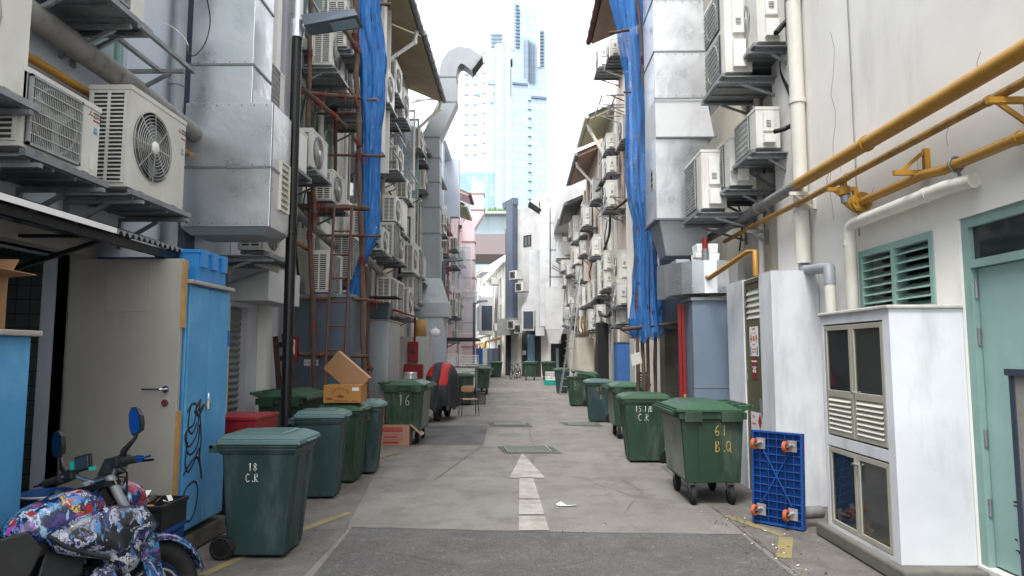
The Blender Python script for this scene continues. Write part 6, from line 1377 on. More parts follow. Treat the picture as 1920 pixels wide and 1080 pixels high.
# glass door cabinet
CX,CY=2.82,5.25
t=thing('meter_cabinet','white masonry cabinet with aluminium glass and louvre doors on the right','cabinet',(CX,CY,0)); z0,z1=.13,2.03; L0=1.2; wd=X1-CX-.002
f=M(); f.box(.06,wd,0,.1,z0,z1); f.box(.06,wd,L0-.06,L0,z0,z1); f.box(0,.06,0,.1,z0,z1); f.box(0,.06,L0-.06,L0,z0,z1); f.box(0,wd,.1,L0-.06,z1-.08,z1); f.box(0,wd,.1,L0-.06,.86,.95); f.box(0,wd,.1,L0-.06,z0,z0+.03); f.box(wd-.05,wd,.1,L0-.06,z0+.03,z1-.08); f.build('body','cabinet_plaster',t)
f=M(); f.box(-.02,wd,-.02,L0+.02,z1+.001,z1+.03); f.build('top','white_plaster_dirty',t,bevel=.008)
def frame_door(y0,y1,za,zb,mid=None,knob=None):
    f=M(); w_=.042; x0_,x1_=.0,.03
    for a,b,c,d in ((y0,y1,za,za+w_),(y0,y1,zb-w_,zb),(y0,y0+w_,za+w_,zb-w_),(y1-w_,y1,za+w_,zb-w_)): f.box(x0_,x1_,a,b,c,d)
    if mid: f.box(x0_,x1_,y0+w_,y1-w_,mid-.03,mid+.03)
    o=f.build('door','aluminium',t,bevel=.003); g=M(); g.box(.012,.018,y0+w_,y1-w_,(mid+.03) if mid else za+w_,zb-w_); g.build('pane','glass_dark',o)
    if mid:
        g=M()
        for k in range(7):
            z=za+w_+.008+k*(mid-.03-za-w_)/7; dz=(mid-.03-za-w_)/7; g.add([(-.004,y0+w_,z),(-.004,y1-w_,z),(.024,y1-w_,z+dz*.85),(.024,y0+w_,z+dz*.85),(-.004,y0+w_,z-.006),(-.004,y1-w_,z-.006)],[(0,3,2,1),(0,1,5,4)])
        g.build('louvre','louvre_white',o)
    if knob: g=M(); g.cyl((0,knob[0],knob[1]),(-.025,knob[0],knob[1]),.012,n=10); g.build('knob','chrome',o)
frame_door(.11,.62,.965,1.935,1.33,(.60,1.36)); frame_door(.63,1.13,.965,1.935,1.33); frame_door(.11,.62,.165,.845,None,(.60,.76)); frame_door(.63,1.13,.165,.845,None,(.65,.76))
f=M(); f.cyl((.35,.8,1.0),(.35,.8,1.3),.1); f.cyl((.4,.4,1.2),(.4,.4,1.7),.05); f.box(.45,.6,.2,1.0,.2,.7); f.box(.4,.6,.6,1.0,1.5,1.7); f.build('meters','galvanised_dull',t)
# grey post and bench at the right edge
t=thing('low_gate','grey framed panel cut by the right picture edge','gate',(2.92,3.53,0)); f=M(); f.box(-.01,.03,.0,.64,1.56,1.6); f.box(0,.03,.58,.62,.02,1.56); f.build('frame','slate_shutter',t); f=M(); f.box(.008,.022,0,.58,.62,1.56); f.box(.008,.022,0,.58,.02,.6); f.build('panel','concrete_light',t)
tag(M().box(2.78,3.3,4.55,5.0,.101,.135).build('metal_ramp','slate_shutter'),'dark metal ramp plate at the foot of the mint green door','ramp')
pipe('floor_pipe','short rusty pipe stub beside the blue trolley','pipe',[(2.95,6.9,.14),(2.72,6.85,.14)],.06,'pipe_grey')
# red framed door, panel, concrete column
t=thing('steel_enclosure','tall grey blue steel panel between the red frame and the gas cupboard','enclosure',(2.42,9.6,0)); f=M(); f.box(0,1.05,0,.6,.01,2.42); f.build('panel','grey_panel_blue',t,bevel=.004); f=M(); f.box(0,1.05,-.006,-.001,1.2,1.21); f.box(-.02,1.07,-.03,.62,2.421,2.46); f.build('edge','steel',t)
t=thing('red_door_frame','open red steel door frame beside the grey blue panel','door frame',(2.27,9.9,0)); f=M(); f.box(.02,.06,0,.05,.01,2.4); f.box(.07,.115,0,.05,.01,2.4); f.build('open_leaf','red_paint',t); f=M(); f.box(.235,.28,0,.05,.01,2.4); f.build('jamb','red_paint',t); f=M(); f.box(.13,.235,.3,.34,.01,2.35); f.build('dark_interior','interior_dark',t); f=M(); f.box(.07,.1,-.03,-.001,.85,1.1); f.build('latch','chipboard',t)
tag(M().box(2.72,3.4,12.9,13.4,.01,2.3).build('concrete_column','concrete_dark',bevel=.01),'black stained concrete column behind the netting poles','column')
def foam(label,loc,w,d,h):
    t=thing('foam_box',label,'box',loc); f=M(); f.frust((-w/2+.01,w/2-.01,-d/2+.01,d/2-.01),(-w/2,w/2,-d/2,d/2),0,h); f.build('box','foam',t,bevel=.008)
foam('lower translucent white box on the curved galvanised hood',(2.66,9.75,2.985),.34,.28,.11); foam('upper translucent white box on the curved galvanised hood',(2.66,9.75,3.1),.31,.27,.13)
# right mid ground
t=thing('large_unit','large cream ground standing unit behind the netting poles','air conditioner',(2.6,15.6,0)); f=M(); f.box(0,.75,0,.7,.02,2.0); f.build('casing','ac_white',t,bevel=.015); f=M(); f.box(.1,.3,-.012,-.001,.4,1.25)
for k in range(14): f.box(.11,.29,-.02,-.0125,.43+k*.057,.45+k*.057,1)
f.build('side_grille',['ac_dark','ac_white'],t); f=M(); f.cyl((.45,.3,2.0),(.45,.3,2.25),.14); f.build('stub','pvc',t)
t=thing('blue_locker','blue locker on the right beneath the tall air conditioner','locker',(2.63,18.6,0)); f=M(); f.box(0,.6,0,.7,.02,1.95); f.build('casing','locker_blue',t,bevel=.01); f=M(); f.box(-.02,.62,-.02,.72,1.951,1.98); f.build('top','steel',t)
t=thing('cream_cupboard','cream cupboard below tangled pipes right of the aluminium ladder','cupboard',(2.42,29,0)); f=M(); f.box(0,.7,0,.9,.02,2.3); f.build('casing','cream_plaster',t,bevel=.01)
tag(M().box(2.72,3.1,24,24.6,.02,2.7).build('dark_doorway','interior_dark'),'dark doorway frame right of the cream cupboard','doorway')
for k,(x,z) in enumerate(((2.5,2.5),(2.62,2.6),(2.75,2.45),(2.88,2.55))): cable(('leftmost','second','third','rightmost')[k]+' copper pipe tangle above the cream cupboard',[(x,29,2.35),(x+.03,28.95,z),(x-.04,28.9,z+.2),(x+.02,29,3.2)],.03,'gas_yellow_rusty','copper_pipe')
# aluminium ladder
t=thing('aluminium_ladder','tall aluminium ladder leaning against the right hand wall units','ladder',(1.9,27.5,0)); f=M(); A=Vector((0,0,.02));B=Vector((.62,.4,at(1078,500,Y=27.9).z-.0))
f.bar(A,B,.09,.04); f.bar(A+Vector((-.3,.3,0)),B+Vector((0,.42,0)),.09,.04); f.build('rail','galvanised',t); f=M()
for k in range(1,17): p=A.lerp(B,k/17); f.bar(p,p+Vector((-.3,.3,0)),.04,.03)
f.build('rung','galvanised',t)

# wall clutter: service pipes and cable runs
for k,(x,y,z0,z1,r,m,l) in enumerate(((-3.66,12.2,2.7,10,.05,'pvc','cream waste pipe behind the timber scaffold'),(-3.66,14.0,2.5,10,.045,'pvc','cream waste pipe right of the scaffold windows'),(-3.66,17.9,2.2,9.8,.05,'pvc','cream waste pipe on the cream shophouse'),(-3.66,20.0,2.2,9.8,.035,'pipe_grey','thin grey pipe on the cream shophouse'),(-3.66,30.8,2.4,8.6,.05,'pvc','pipe on the pale blue shophouse'),(3.28,19.0,.2,11,.05,'soffit_brown','brown service pipe on the peach wall'),(3.28,20.1,.2,11,.05,'pvc','cream service pipe on the peach wall'),(3.2,26.4,.2,9.8,.06,'pvc','cream pipe beneath the pale cream eave'),(3.12,30.5,.2,9.6,.06,'soffit_brown','rusty brown pipe beneath the bare brown eave'),(3.03,36,.2,8.8,.07,'pvc','pipe beneath the grey slatted eave'),(3.38,9.5,2.7,11.8,.04,'pvc','slim pipe behind the right hand grilled units'))):
    pipe('wall_pipe',l,'pipe',[(x,y,z0),(x,y,z1)],r,m,clamps=2.2)
rnd=random.Random(31)
CB=(('left wall near the shutters',-3.68,9.6,5.2),('scaffold windows on the left',-3.68,11.0,6.4),('cream shophouse window',-3.68,18.8,6.2),('pink casement',-3.68,37.5,5.0),('upper end of the peach wall',3.33,17.6,7.0),('lower end of the peach wall',3.33,21.0,4.6),('pale cream eave',3.28,25.4,6.6),('bare brown eave',3.18,29.6,6.0),('white downpipe on the right',3.4,9.0,4.9),('small air conditioner on the right',3.42,9.6,6.4))
for l,x,y,z in CB:
    P=[(x,y,z)]; s=1 if x>0 else -1
    for q in range(6): P.append((x-s*rnd.uniform(0,.12),P[-1][1]+rnd.uniform(-.25,.45),P[-1][2]-rnd.uniform(.1,.6)))
    cable('tangled black cable hanging beside the '+l,P,.014 if y<15 else .022)
# ================================================================ BINS
def wheel(parent,p,r,wd=.045,name='wheel',axis=(1,0,0)):
    a=Vector(axis); p=Vector(p); f=M(); f.cyl(p-a*wd/2,p+a*wd/2,r,n=22); f.torus(p+a*wd/2,a,r*.8,r*.1,20,5); f.torus(p-a*wd/2,a,r*.8,r*.1,20,5); o=f.build(name,'rubber',parent)
    g=M(); g.cyl(p-a*(wd/2+.006),p+a*(wd/2+.006),r*.62,n=16); g.cyl(p-a*(wd/2+.014),p+a*(wd/2+.014),r*.18,n=10)
    b=a.orthogonal().normalized(); c=a.cross(b)
    for s in (-1,1):
        for k in range(5): t=2*PI*k/5; d=b*math.cos(t)+c*math.sin(t); g.bar(p+a*s*(wd/2+.008)+d*r*.12,p+a*s*(wd/2+.008)+d*r*.58,.012,.01,up=tuple(a))
    g.build('hub','black_plastic',o); return o
def bin2(label,px,py,s,m='bin_teal',lm='bin_lid_teal',w=.56,d=.63,h=1.04,text=None,tm='chalk',rz=0,lid_open=False,vert=True,group='two wheeled refuse bins'):
    c=at(px,py,Z=0); wb,db=w*.84,d*.70; t=thing('refuse_bin',label,'refuse bin',(c.x,c.y+wb/2,0),(0,0,R(90*(-s))+R(rz)),group)
    zt=h*.89; zb=.03; f=M(); f.frust((-wb/2,wb/2,-db/2-.02,db/2-.02),(-w/2,w/2,-d/2,d/2-.06),zb,zt)
    f.frust((-w/2-.001,w/2+.001,-d/2-.001,d/2-.05),(-w/2-.018,w/2+.018,-d/2-.02,d/2-.03),zt-.075,zt-.02); f.box(-w/2-.018,w/2+.018,-d/2-.02,d/2-.03,zt-.0195,zt+.005)
    for x in (-wb*.3,wb*.3): f.add([(x-.02,-db/2-.03,zb+.02),(x+.02,-db/2-.03,zb+.02),(x+.024,-d/2-.006,zt-.1),(x-.024,-d/2-.006,zt-.1),(x-.02,-db/2-.015,zb+.02),(x+.02,-db/2-.015,zb+.02),(x+.024,-d/2+.01,zt-.1),(x-.024,-d/2+.01,zt-.1)],[(0,1,2,3),(0,3,7,4),(1,5,6,2)])
    f.build('body',m,t,bevel=.014,seg=3)
    f=M(); y0,y1=-d/2-.05,d/2-.02; x=w/2+.025
    f.frust((-x,x,y0,y1),(-x+.012,x-.012,y0+.012,y1),zt+.006,zt+.05); f.frust((-x+.012,x-.012,y0+.02,y1-.01),(-x+.06,x-.06,y0+.12,y1-.04),zt+.05,zt+.088)
    f.frust((-x+.09,x-.09,y0+.16,y1-.2),(-x+.11,x-.11,y0+.18,y1-.22),zt+.088,zt+.1); f.box(-.11,.11,y0-.02,y0+.01,zt+.008,zt+.03)
    lo=f.build('lid',lm,t,bevel=.012,seg=3)
    if lid_open: lo.rotation_euler=(R(-16),0,0); lo.location=(0,-.0,.08)
    f=M()
    for sx in (-1,1): f.box(sx*(w/2-.02)-.02,sx*(w/2-.02)+.02,d/2-.08,d/2+.045,zt-.06,zt+.0)
    f.cyl((-w/2+.0,d/2+.03,zt-.01),(w/2-.0,d/2+.03,zt-.01),.016,n=10); f.build('handle',m,t)
    f=M(); yw=db/2+.01; f.cyl((-wb/2-.05,yw,.1),(wb/2+.05,yw,.1),.011,n=8); f.build('axle','steel',t)
    for sx in (-1,1): wheel(t,(sx*(wb/2+.03),yw,.1),.098)
    if text:
        k=s; L=lambda u,v:(k*(wb/2+(w/2-wb/2)*(v-zb)/(zt-zb)+.004),k*u,v)
        handwriting(text,'number',tm,t,L,wd=.008)
    return t
def bin4(label,px,py,s,m='bin_green',lm='bin_lid_green',w=1.1,d=.76,h=1.13,text=None,tm='chalk_yellow',rz=0,face='bin_face_worn',group='four wheeled refuse bins',lip=True):
    """px,py: near lane-side wheel on the ground"""
    c=at(px,py,Z=0); wb,db=w*.9,d*.80; t=thing('refuse_container',label,'refuse bin',(c.x+s*(db/2-.08),c.y+wb/2-.12,0),(0,0,R(90*(-s))+R(rz)),group); zt=h*.87; zb=.25
    f=M(); f.frust((-wb/2,wb/2,-db/2,db/2),(-w/2+.03,w/2-.03,-d/2+.03,d/2-.03),zb,zt); f.box(-w/2,w/2,-d/2,d/2,zt-.06,zt+.02)
    for sx in (-1,1):
        f.box(sx*w/2-.02,sx*w/2+.02,-d*.42,-d*.16,zt-.09,zt+.03); f.box(sx*w/2-.02,sx*w/2+.02,d*.12,d*.42,zt-.09,zt+.03)
        for yy in (-.23,.1,.27): 
            y=yy*d; f.add([(sx*(wb/2+.006),y,zb+.04),(sx*(wb/2+.006),y+.02,zb+.04),(sx*(w/2-.02),y+.02,zt-.1),(sx*(w/2-.02),y,zt-.1),(sx*(wb/2-.02),y,zb+.04),(sx*(wb/2-.02),y+.02,zb+.04),(sx*(w/2-.05),y+.02,zt-.1),(sx*(w/2-.05),y,zt-.1)],[(0,1,2,3),(0,3,7,4),(1,5,6,2),(0,4,5,1),(3,2,6,7)])
    f.build('body',m,t,bevel=.012,seg=3)
    f=M(); yb,yt=-db/2-.003,-d/2+.027; f.add([(-wb/2+.03,yb,zb+.03),(wb/2-.03,yb,zb+.03),(w/2-.06,yt,zt-.07),(-w/2+.06,yt,zt-.07)],[(0,1,2,3)]); f.build('front_panel',face,t)
    f=M(); f.box(-w/2-.02,w/2+.02,-d/2-.03,d/2-.05,zt+.021,zt+.055)
    f.frust((-w/2+.01,w/2-.01,-d/2+.02,d/2-.08),(-w/2+.12,w/2-.12,-d/2+.2,d/2-.2),zt+.055,zt+.12)
    if lip:
        for k in range(3): f.box(-w/2-.02+.01*k,w/2+.02-.01*k,-d/2-.075+.022*k,-d/2-.06+.022*k,zt-.01+.02*k,zt+.03+.02*k)
    f.build('lid',lm,t,bevel=.012,seg=3)
    f=M()
    for x in (-w*.4,-w*.14,w*.14,w*.4): f.prism([(d/2-.06,zt+.0),(d/2+.08,zt+.06),(d/2+.08,zt+.1),(d/2-.06,zt+.09)],x-.03,x+.03,'x')
    f.box(-w/2+.02,w/2-.02,d/2+.055,d/2+.085,zt+.061,zt+.1); f.build('hinge_bar',lm,t,bevel=.006)
    for sx in (-1,1):
        for sy in (-1,1):
            x,y=sx*(wb/2-.12),sy*(db/2-.09); f=M(); f.cyl((x,y,zb-.005),(x,y,zb-.035),.05,n=12); 
            for q in (-.032,.032): f.add([(x-.04,y+q,zb-.035),(x+.04,y+q,zb-.035),(x+.05,y+q,.09),(x+.02,y+q,.07),(x-.04,y+q,zb-.035),(x+.04,y+q+.006,zb-.035),(x+.05,y+q+.006,.09),(x+.02,y+q+.006,.07)],[(0,1,2,3),(7,6,5,4),(0,3,7,4),(1,5,6,2)])
            co=f.build('castor','steel',t); wheel(co,(x+.035,y,.105),.105,.045,axis=(0,1,0) )
    if text:
        k=s; L=lambda u,v:(k*(wb/2+(w/2-.03-wb/2)*(v-zb)/(zt-zb)+.005),k*u,v)
        handwriting(text,'number',tm,t,L,wd=.01)
    return t
# left row
b=bin2('nearest teal bin chalked 18 C.R beside the blue locker',474,1049,-1,d=.67,text=[('18',-.05,.72,.042),('C.R',-.07,.63,.045)])
# marking on the lane face
f=M(); f.box(-.24,.2,-.0,-.0,0,0) if False else None
b=bin2('teal bin chalked 60B BQ in yellow, second in the left row',588,937,-1,d=.56,w=.5,text=[('60B',-.19,.72,.055),('B Q',-.18,.58,.055)],tm='chalk_yellow',rz=4)
b=bin2('bright green bin chalked 46B with the orange carton on its lid',632,907,-1,d=.56,w=.5,m='bin_green',lm='bin_lid_green',text=[('46 B',-.14,.82,.06),],rz=-3)
b=bin2('grey green bin chalked B behind the one with the cartons',674,890,-1,d=.5,w=.5,m='bin_teal',lm='bin_lid_teal',text=[('B',.08,.76,.065)],tm='chalk_yellow',rz=2)
bin4('green bin chalked 60 in yellow beside the lamp post and the white wall',551,905,-1,text=[('60',-.24,.83,.07)],rz=0,face='bin_green',h=1.24,d=.62)
b16=bin4('green four wheeled bin chalked 16 in white on the left',782,832,-1,w=1.15,d=.8,h=1.2,text=[('16',-.1,.72,.125)],tm='chalk')
bin4('green four wheeled bin with a rounded panel, far left row, nearer one',912,740,-1,w=.95,d=.8,h=1.15); bin2('green bin squeezed behind the covered motorcycle',868,760,-1,m='bin_green',lm='bin_lid_green')
bin4('green four wheeled bin behind the rounded panel one, farther left row',903,733,-1,w=1.0,d=.8,h=1.2)
bin2('small far green bin standing alone before the far lockers',930,708,-1,m='bin_green',lm='bin_lid_green',w=.75,d=.8,h=1.1)
# right row
b61=bin4('big green four wheeled bin chalked 61 B.Q on the right',1296,944,1,w=1.12,d=.76,h=1.16,text=[('61',.02,.77,.078),('B.Q',.02,.59,.08)])
bin2('green bin chalked 15.1/B C.R on the right',1216,868,1,m='bin_green',lm='bin_lid_green',w=.6,d=.74,h=1.08,text=[('15.1/B',-.2,.78,.055),('C.R',-.15,.64,.07)])
bin4('green four wheeled bin with a pale front chalked 62',1160,822,1,w=1.0,d=.7,h=1.12,text=[('62',-.0,.84,.075)])
bin2('teal bin chalked 63 B on the right',1125,792,1,m='bin_teal',lm='bin_lid_teal',w=.56,d=.62,h=1.06,text=[('63',-.08,.76,.07),('B',.0,.56,.07)],tm='chalk_yellow')
bin2('overfilled green bin left of the tipped carton, with its lid ajar',1085,762,1,m='bin_green',lm='bin_lid_green',w=.58,d=.66,h=1.04,lid_open=True,text=[('5',-.15,.62,.1),('-',-.15,.48,.1)])
bin2('green bin with propped lid behind the overfilled one',1104,756,1,m='bin_green',lm='bin_lid_green',w=.58,d=.66,h=1.06)
bin2('teal bin left of the foot of the aluminium ladder',1056,737,1,m='bin_teal',lm='bin_lid_green',w=.6,d=.66,h=1.06)
bin4('far green four wheeled bin in front of the white notice at the bend',986,713,1,w=.9,d=.85,h=1.2); bin4('far teal grey four wheeled bin behind the turquoise crate',1020,713,1,w=.9,d=.8,h=1.2)
crate('turquoise crate on the ground before the far teal bin',tuple(at(1032,722,Z=0.005)),.7,.45,.25,'turquoise',solid=True); p=at(1032,722,Z=0.005); crate('white lattice box on the turquoise crate',(p.x,p.y,.262),.5,.4,.42,'foam',nx=8,nz=4)
# ---------------------------------------------------------------- cartons
c=at(644,752,Y=9.05)
t=carton('orange printed carton standing on the green bin chalked 46B',(c.x,9.15,1.04),.49,.36,.23,0,'cardboard_orange')
f=M(); 
for k in range(9): a=R(200-k*27.5) if False else PI*(k+.5)/9; f.box(-.02+.1*math.cos(a)-.009,-.02+.1*math.cos(a)+.009,-.184,-.1805,.125+.06*math.sin(a)-.007,.125+.06*math.sin(a)+.007)
f.prism([(-.06,.07),(.02,.07),(.03,.09),(-.02,.1),(-.02,.13),(-.03,.1),(-.07,.09)],-.184,-.1805,'y'); f.box(-.2,-.13,-.184,-.1805,.04,.065); f.box(.13,.2,-.184,-.1805,.02,.03)
for k in range(6): f.box(-.09+k*.03,-.075+k*.03,-.184,-.1805,.02,.035)
f.build('print','print_brown',t); f=M(); f.box(.13,.22,-.184,-.1805,.155,.2); f.build('label','paper',t)
c=at(642,700,Y=9.2); t=carton('plain brown carton tipped up on the orange one',(c.x-.03,9.2,1.30),.56,.12,.30,0,'cardboard',tilt=(0,R(40)))
f=M(); f.box(-.279,.279,-.0595,.0595,.3005,.308); f.build('pale_rim','cardboard_pink',t)
def printed(t,w,d,h,s=1):
    f=M(); y=-d/2
    for k in range(4): f.box(-w*.28+k*w*.15,-w*.28+k*w*.15+w*.14,y-.004,y-.0005,h*.66,h*.88)
    f.box(-w*.22,w*.2,y-.004,y-.0005,h*.1,h*.2)
    for a in ((-w*.3,w*.3,h*.28,h*.295),(-w*.3,w*.3,h*.52,h*.535),(-w*.3,-w*.29,h*.295,h*.52),(w*.29,w*.3,h*.295,h*.52),(-w*.2,w*.16,h*.38,h*.44)): f.box(a[0],a[1],y-.004,y-.0005,a[2],a[3])
    f.build('print','print_red',t)
    f=M()
    for k in range(4): x=-w*.28+k*w*.15+w*.07; f.torus((x,y-.005,h*.77),(0,1,0),w*.04,.004,10,4)
    f.build('symbol','cardboard_pink',t)
c=at(733,836,Z=0); t=carton('open carton printed red beside the front wheel of bin 16',(c.x,c.y+.2,.005),.66,.4,.37,0,'cardboard_pink',[('r',-.7),('b',1.2),('l',-.4)]); printed(t,.66,.4,.37)
f=M(); f.box(-.3,.25,-.15,.15,.33,.36); f.build('contents','cardboard_orange',t)
t=carton('upright printed carton leaning against the grey green bin chalked B',(c.x-.28,c.y-.05,.40),.26,.3,.45,0,'cardboard_pink'); printed(t,.26,.3,.45)
c=at(1098,760,Z=0); t=carton('plain brown carton on the ground beside the steel keg',(c.x-.02,c.y+.1,.005),.34,.3,.36,0,'cardboard'); t=carton('brown carton with a white label tipped on the one beside the keg',(c.x+.12,c.y+.1,.42),.46,.3,.3,0,'cardboard',tilt=(0,R(18))); f=M(); f.box(.02,.12,-.154,-.1505,.08,.18); f.build('label','paper',t)
# ---------------------------------------------------------------- blue trolley
A=Vector((*gp(1412,980),0));B=Vector((*gp(1508,998),0)); w_=(B-A).length; ang=math.atan2((B-A).y,(B-A).x); mid=(A+B)/2
t=thing('platform_trolley','blue plastic platform trolley stood on edge, its four orange castors facing out','trolley',(mid.x,mid.y,.015),(R(-3),0,ang)); W2=w_/2; H=.9
f=M(); f.box(-W2,W2,.03,.045,0,H)
for a in ((-W2,-W2+.02,0,H),(W2-.02,W2,0,H),(-W2+.02,W2-.02,0,.02),(-W2+.02,W2-.02,H-.02,H)): f.box(a[0],a[1],-.02,.03,a[2],a[3])
for k in range(1,6): x=-W2+w_*k/6; f.box(x-.003,x+.003,-.016,.03,.02,H-.02)
for k in range(1,12): z=H*k/12; f.box(-W2+.02,W2-.02,-.0155,.03,z-.003,z+.003)
f.bar((-W2*.6,-.018,.2),(W2*.6,-.018,.75),.012,.01,up=(0,1,0)); f.bar((W2*.6,-.0185,.2),(-W2*.6,-.0185,.75),.012,.01,up=(0,1,0)); f.build('deck','trolley_blue',t,bevel=.004)
for sx in (-1,1):
    for z in (.1,.74):
        x=sx*W2*.62; f=M(); f.box(x-.04,x+.05,-.03,-.0205,z-.02,z+.09); f.bar((x-.0,-.03,z+.05),(x-.03,-.11,z+.03),.05,.012); co=f.build('castor','galvanised',t)
        f=M(); p=Vector((x-.03,-.095,z+.03)); a=Vector((1,0,0)); f.cyl(p-a*.016,p+a*.016,.052,n=22); wo_=f.build('wheel','orange_rubber',co); f=M(); f.cyl(p-a*.018,p+a*.018,.033,n=16); f.cyl(p-a*.024,p+a*.024,.014,n=10); f.build('hub','black_plastic',co)
# ---------------------------------------------------------------- covered motorcycle
c=at(822,792,Z=0); t=thing('covered_motorcycle','motorcycle under a black and red cover between bin 16 and the chair','motorcycle',(c.x,c.y+.9,0),(0,0,R(-4)))
f=M(); n=48; vs=[];mi=[]; rnd=random.Random(5); Lx,Ly=.40,.98; lev=[(.34,1.02,1.0),(.45,1.0,1.0),(.6,.96,.99),(.75,.95,.97),(.9,.98,.9),(1.0,1.0,.8),(1.1,.98,.7),(1.2,.9,.58),(1.3,.78,.44),(1.38,.6,.3),(1.43,.36,.16),(1.44,.05,.03)]
for i,(z,kx,ky) in enumerate(lev):
    for j in range(n):
        a=2*PI*j/n; fold=1+(.10*math.sin(6*a+z*2)+.06*math.sin(11*a-z*3+1)+.03*math.sin(19*a+2*z))*(1.15-z/1.6); cx=math.cos(a); sy=math.sin(a)
        y=Ly*ky*sy*fold; dz=-.22*max(0,sy)*(z>.9) ; vs.append((Lx*kx*cx*fold*(1-.2*max(0,sy)),y-.05,z+dz*(z-.9)*1.5+.02*math.sin(5*a)*(i==0)*4))
fs=[];mm_=[]
for i in range(len(lev)-1):
    for j in range(n):
        fs.append((i*n+j,i*n+(j+1)%n,(i+1)*n+(j+1)%n,(i+1)*n+j)); cxx=sum(vs[q][0] for q in fs[-1])/4; zz=lev[i][0]; red=(.05<cxx<.24 and zz>.85 and vs[i*n+j][1]<.3) or (cxx<-.17 and zz>1.0)
        mm_.append(1 if red else 0)
f.add(vs,fs,0,True); f.m=mm_; f.build('cover',['tarp_dark','tarp_red'],t)
f=M()
for y in (-.68,.7): f.torus((0,y,.3),(1,0,0),.24,.07,24,8)
f.build('tyre','rubber',t); f=M(); f.loft([(-.14,0,.4,.3,.2),(.14,0,.4,.3,.2)]); f.bar((0,-.68,.3),(0,-.5,.8),.16,.08); f.build('engine','engine',t)
# ---------------------------------------------------------------- chair, basket, bicycles
c=at(878,781,Z=0); t=thing('chair','metal framed chair with a brown seat and back standing in the lane','chair',(c.x,c.y+.2,0),(0,0,R(15))); sw=.22
for x in (-sw,sw):
    for y in (-.2,.2): f=M(); f.cyl((x*1.06,y*1.1,.01),(x*.95,y*.85,.43 if y<0 else .8),.011,n=8); f.build('leg','black_metal',t)
f=M(); f.box(-.21,.21,-.2,.2,.43,.455); f.build('seat','wood_seat',t,bevel=.01); f=M(); f.loft([(-.18,0,0,.01,.05),(-.12,.01,0,.012,.09),(.12,.01,0,.012,.09),(.18,0,0,.01,.05)]); f.build('backrest','wood_seat',t,loc=(0,.2,.7))
for x in (-sw,sw): f=M(); f.tube([(x*.98,-.19,.44),(x,-.2,.62),(x,-.12,.65),(x,.18,.64)],.011,8); f.build('armrest','black_metal',t)
crate('black plastic basket on the lane behind the chair',tuple(at(893,757,Z=.005)),.6,.42,.42,'black_plastic',nx=12,nz=5)
def bicycle(label,loc,rz,m='black_metal'):
    t=thing('bicycle',label,'bicycle',loc,(0,R(0),rz),'parked bicycles')
    for x in (-.52,.52):
        f=M(); f.torus((x,0,.33),(0,1,0),.31,.02,28,6); wo_=f.build('wheel','rubber',t); f=M(); f.cyl((x,-.03,.33),(x,.03,.33),.03,n=10)
        for k in range(12): a=2*PI*k/12; f.cyl((x,0,.33),(x+.3*math.cos(a),0,.33+.3*math.sin(a)),.0025,n=4,caps=False)
        f.build('spoke','chrome',wo_)
    f=M(); P={'bb':(-.08,0,.3),'st':(-.2,0,.75),'ht':(.36,0,.82),'hb':(.4,0,.66),'ra':(-.52,0,.33),'fa':(.52,0,.33)}
    for a,b_ in (('bb','st'),('st','ht'),('bb','hb'),('ht','hb'),('ra','bb'),('ra','st'),('hb','fa')): f.cyl(P[a],P[b_],.016,n=8)
    f.build('frame',m,t); f=M(); f.tube([(.34,0,.82),(.33,0,.98),(.3,-.1,1.0),(.2,-.27,1.0)],.012,8); f.tube([(.33,0,.98),(.3,.1,1.0),(.2,.27,1.0)],.012,8); f.build('handlebar','chrome',t)
    f=M(); f.cyl((-.2,0,.74),(-.23,0,.86),.013,n=8); f.loft([(-.36,0,.88,.07,.03),(-.25,0,.89,.07,.03),(-.1,0,.88,.02,.02)]); f.build('saddle','rubber',t)
    f=M(); f.torus((-.08,.03,.3),(0,1,0),.09,.008,16,5); f.bar((-.08,.05,.3),(-.02,.05,.14),.02); f.build('crank','steel',t)
p=at(882,752,Z=0); bicycle('bicycle half hidden behind the brown chair',(p.x-.1,p.y+.7,0),R(100),'gutter_brown')
p=at(962,711,Z=0); bicycle('left bicycle parked at the bend under the slate blue pillar',(p.x,p.y+.5,0),R(75)); p=at(972,710,Z=0); bicycle('right bicycle parked at the bend beside the dark frontage',(p.x,p.y+.5,0),R(80))
p=at(1112,700,Y=30); bicycle('bicycle propped beside the cream cupboard on the right',(2.2,28.2,0),R(85))
# ---------------------------------------------------------------- stacked trays and bucket near the motorcycle
t=crate('black plastic crate at the bottom of the stack beside the motorcycle',(-2.66,5.02,.006),.34,.34,.3,'black_plastic',solid=True); t=crate('blue crate in the middle of the stack beside the motorcycle',(-2.66,5.02,.31),.33,.33,.15,'trolley_blue',nx=12,nz=3); f=M(); f.tube([(.16,-.18,.14),(.18,-.19,.05),(.2,-.19,.14)],.006,6); f.build('wire_handle','chrome',t)
t=crate('black tray full of food wrappers topping the stack beside the motorcycle',(-2.66,5.0,.465),.36,.36,.17,'black_plastic',solid=True)
f=M(); rnd=random.Random(8)
for k in range(16):
    x,y,z=rnd.uniform(-.15,.13),rnd.uniform(-.15,.15),rnd.uniform(.12,.2); s_=rnd.uniform(.04,.08); vs=[(x+rnd.uniform(-s_,s_),y+rnd.uniform(-s_,s_),z+rnd.uniform(-.03,.05)) for _ in range(4)]; f.add(vs,[(0,1,2),(0,2,3),(0,3,1)],k%3)
wr=f.build('food_wrappers',['foam','paper','cardboard_orange']); wr.location=(-2.66,5.0,.445); tag(wr,'crumpled food wrappers in the black tray','rubbish'); wr['kind']='stuff'
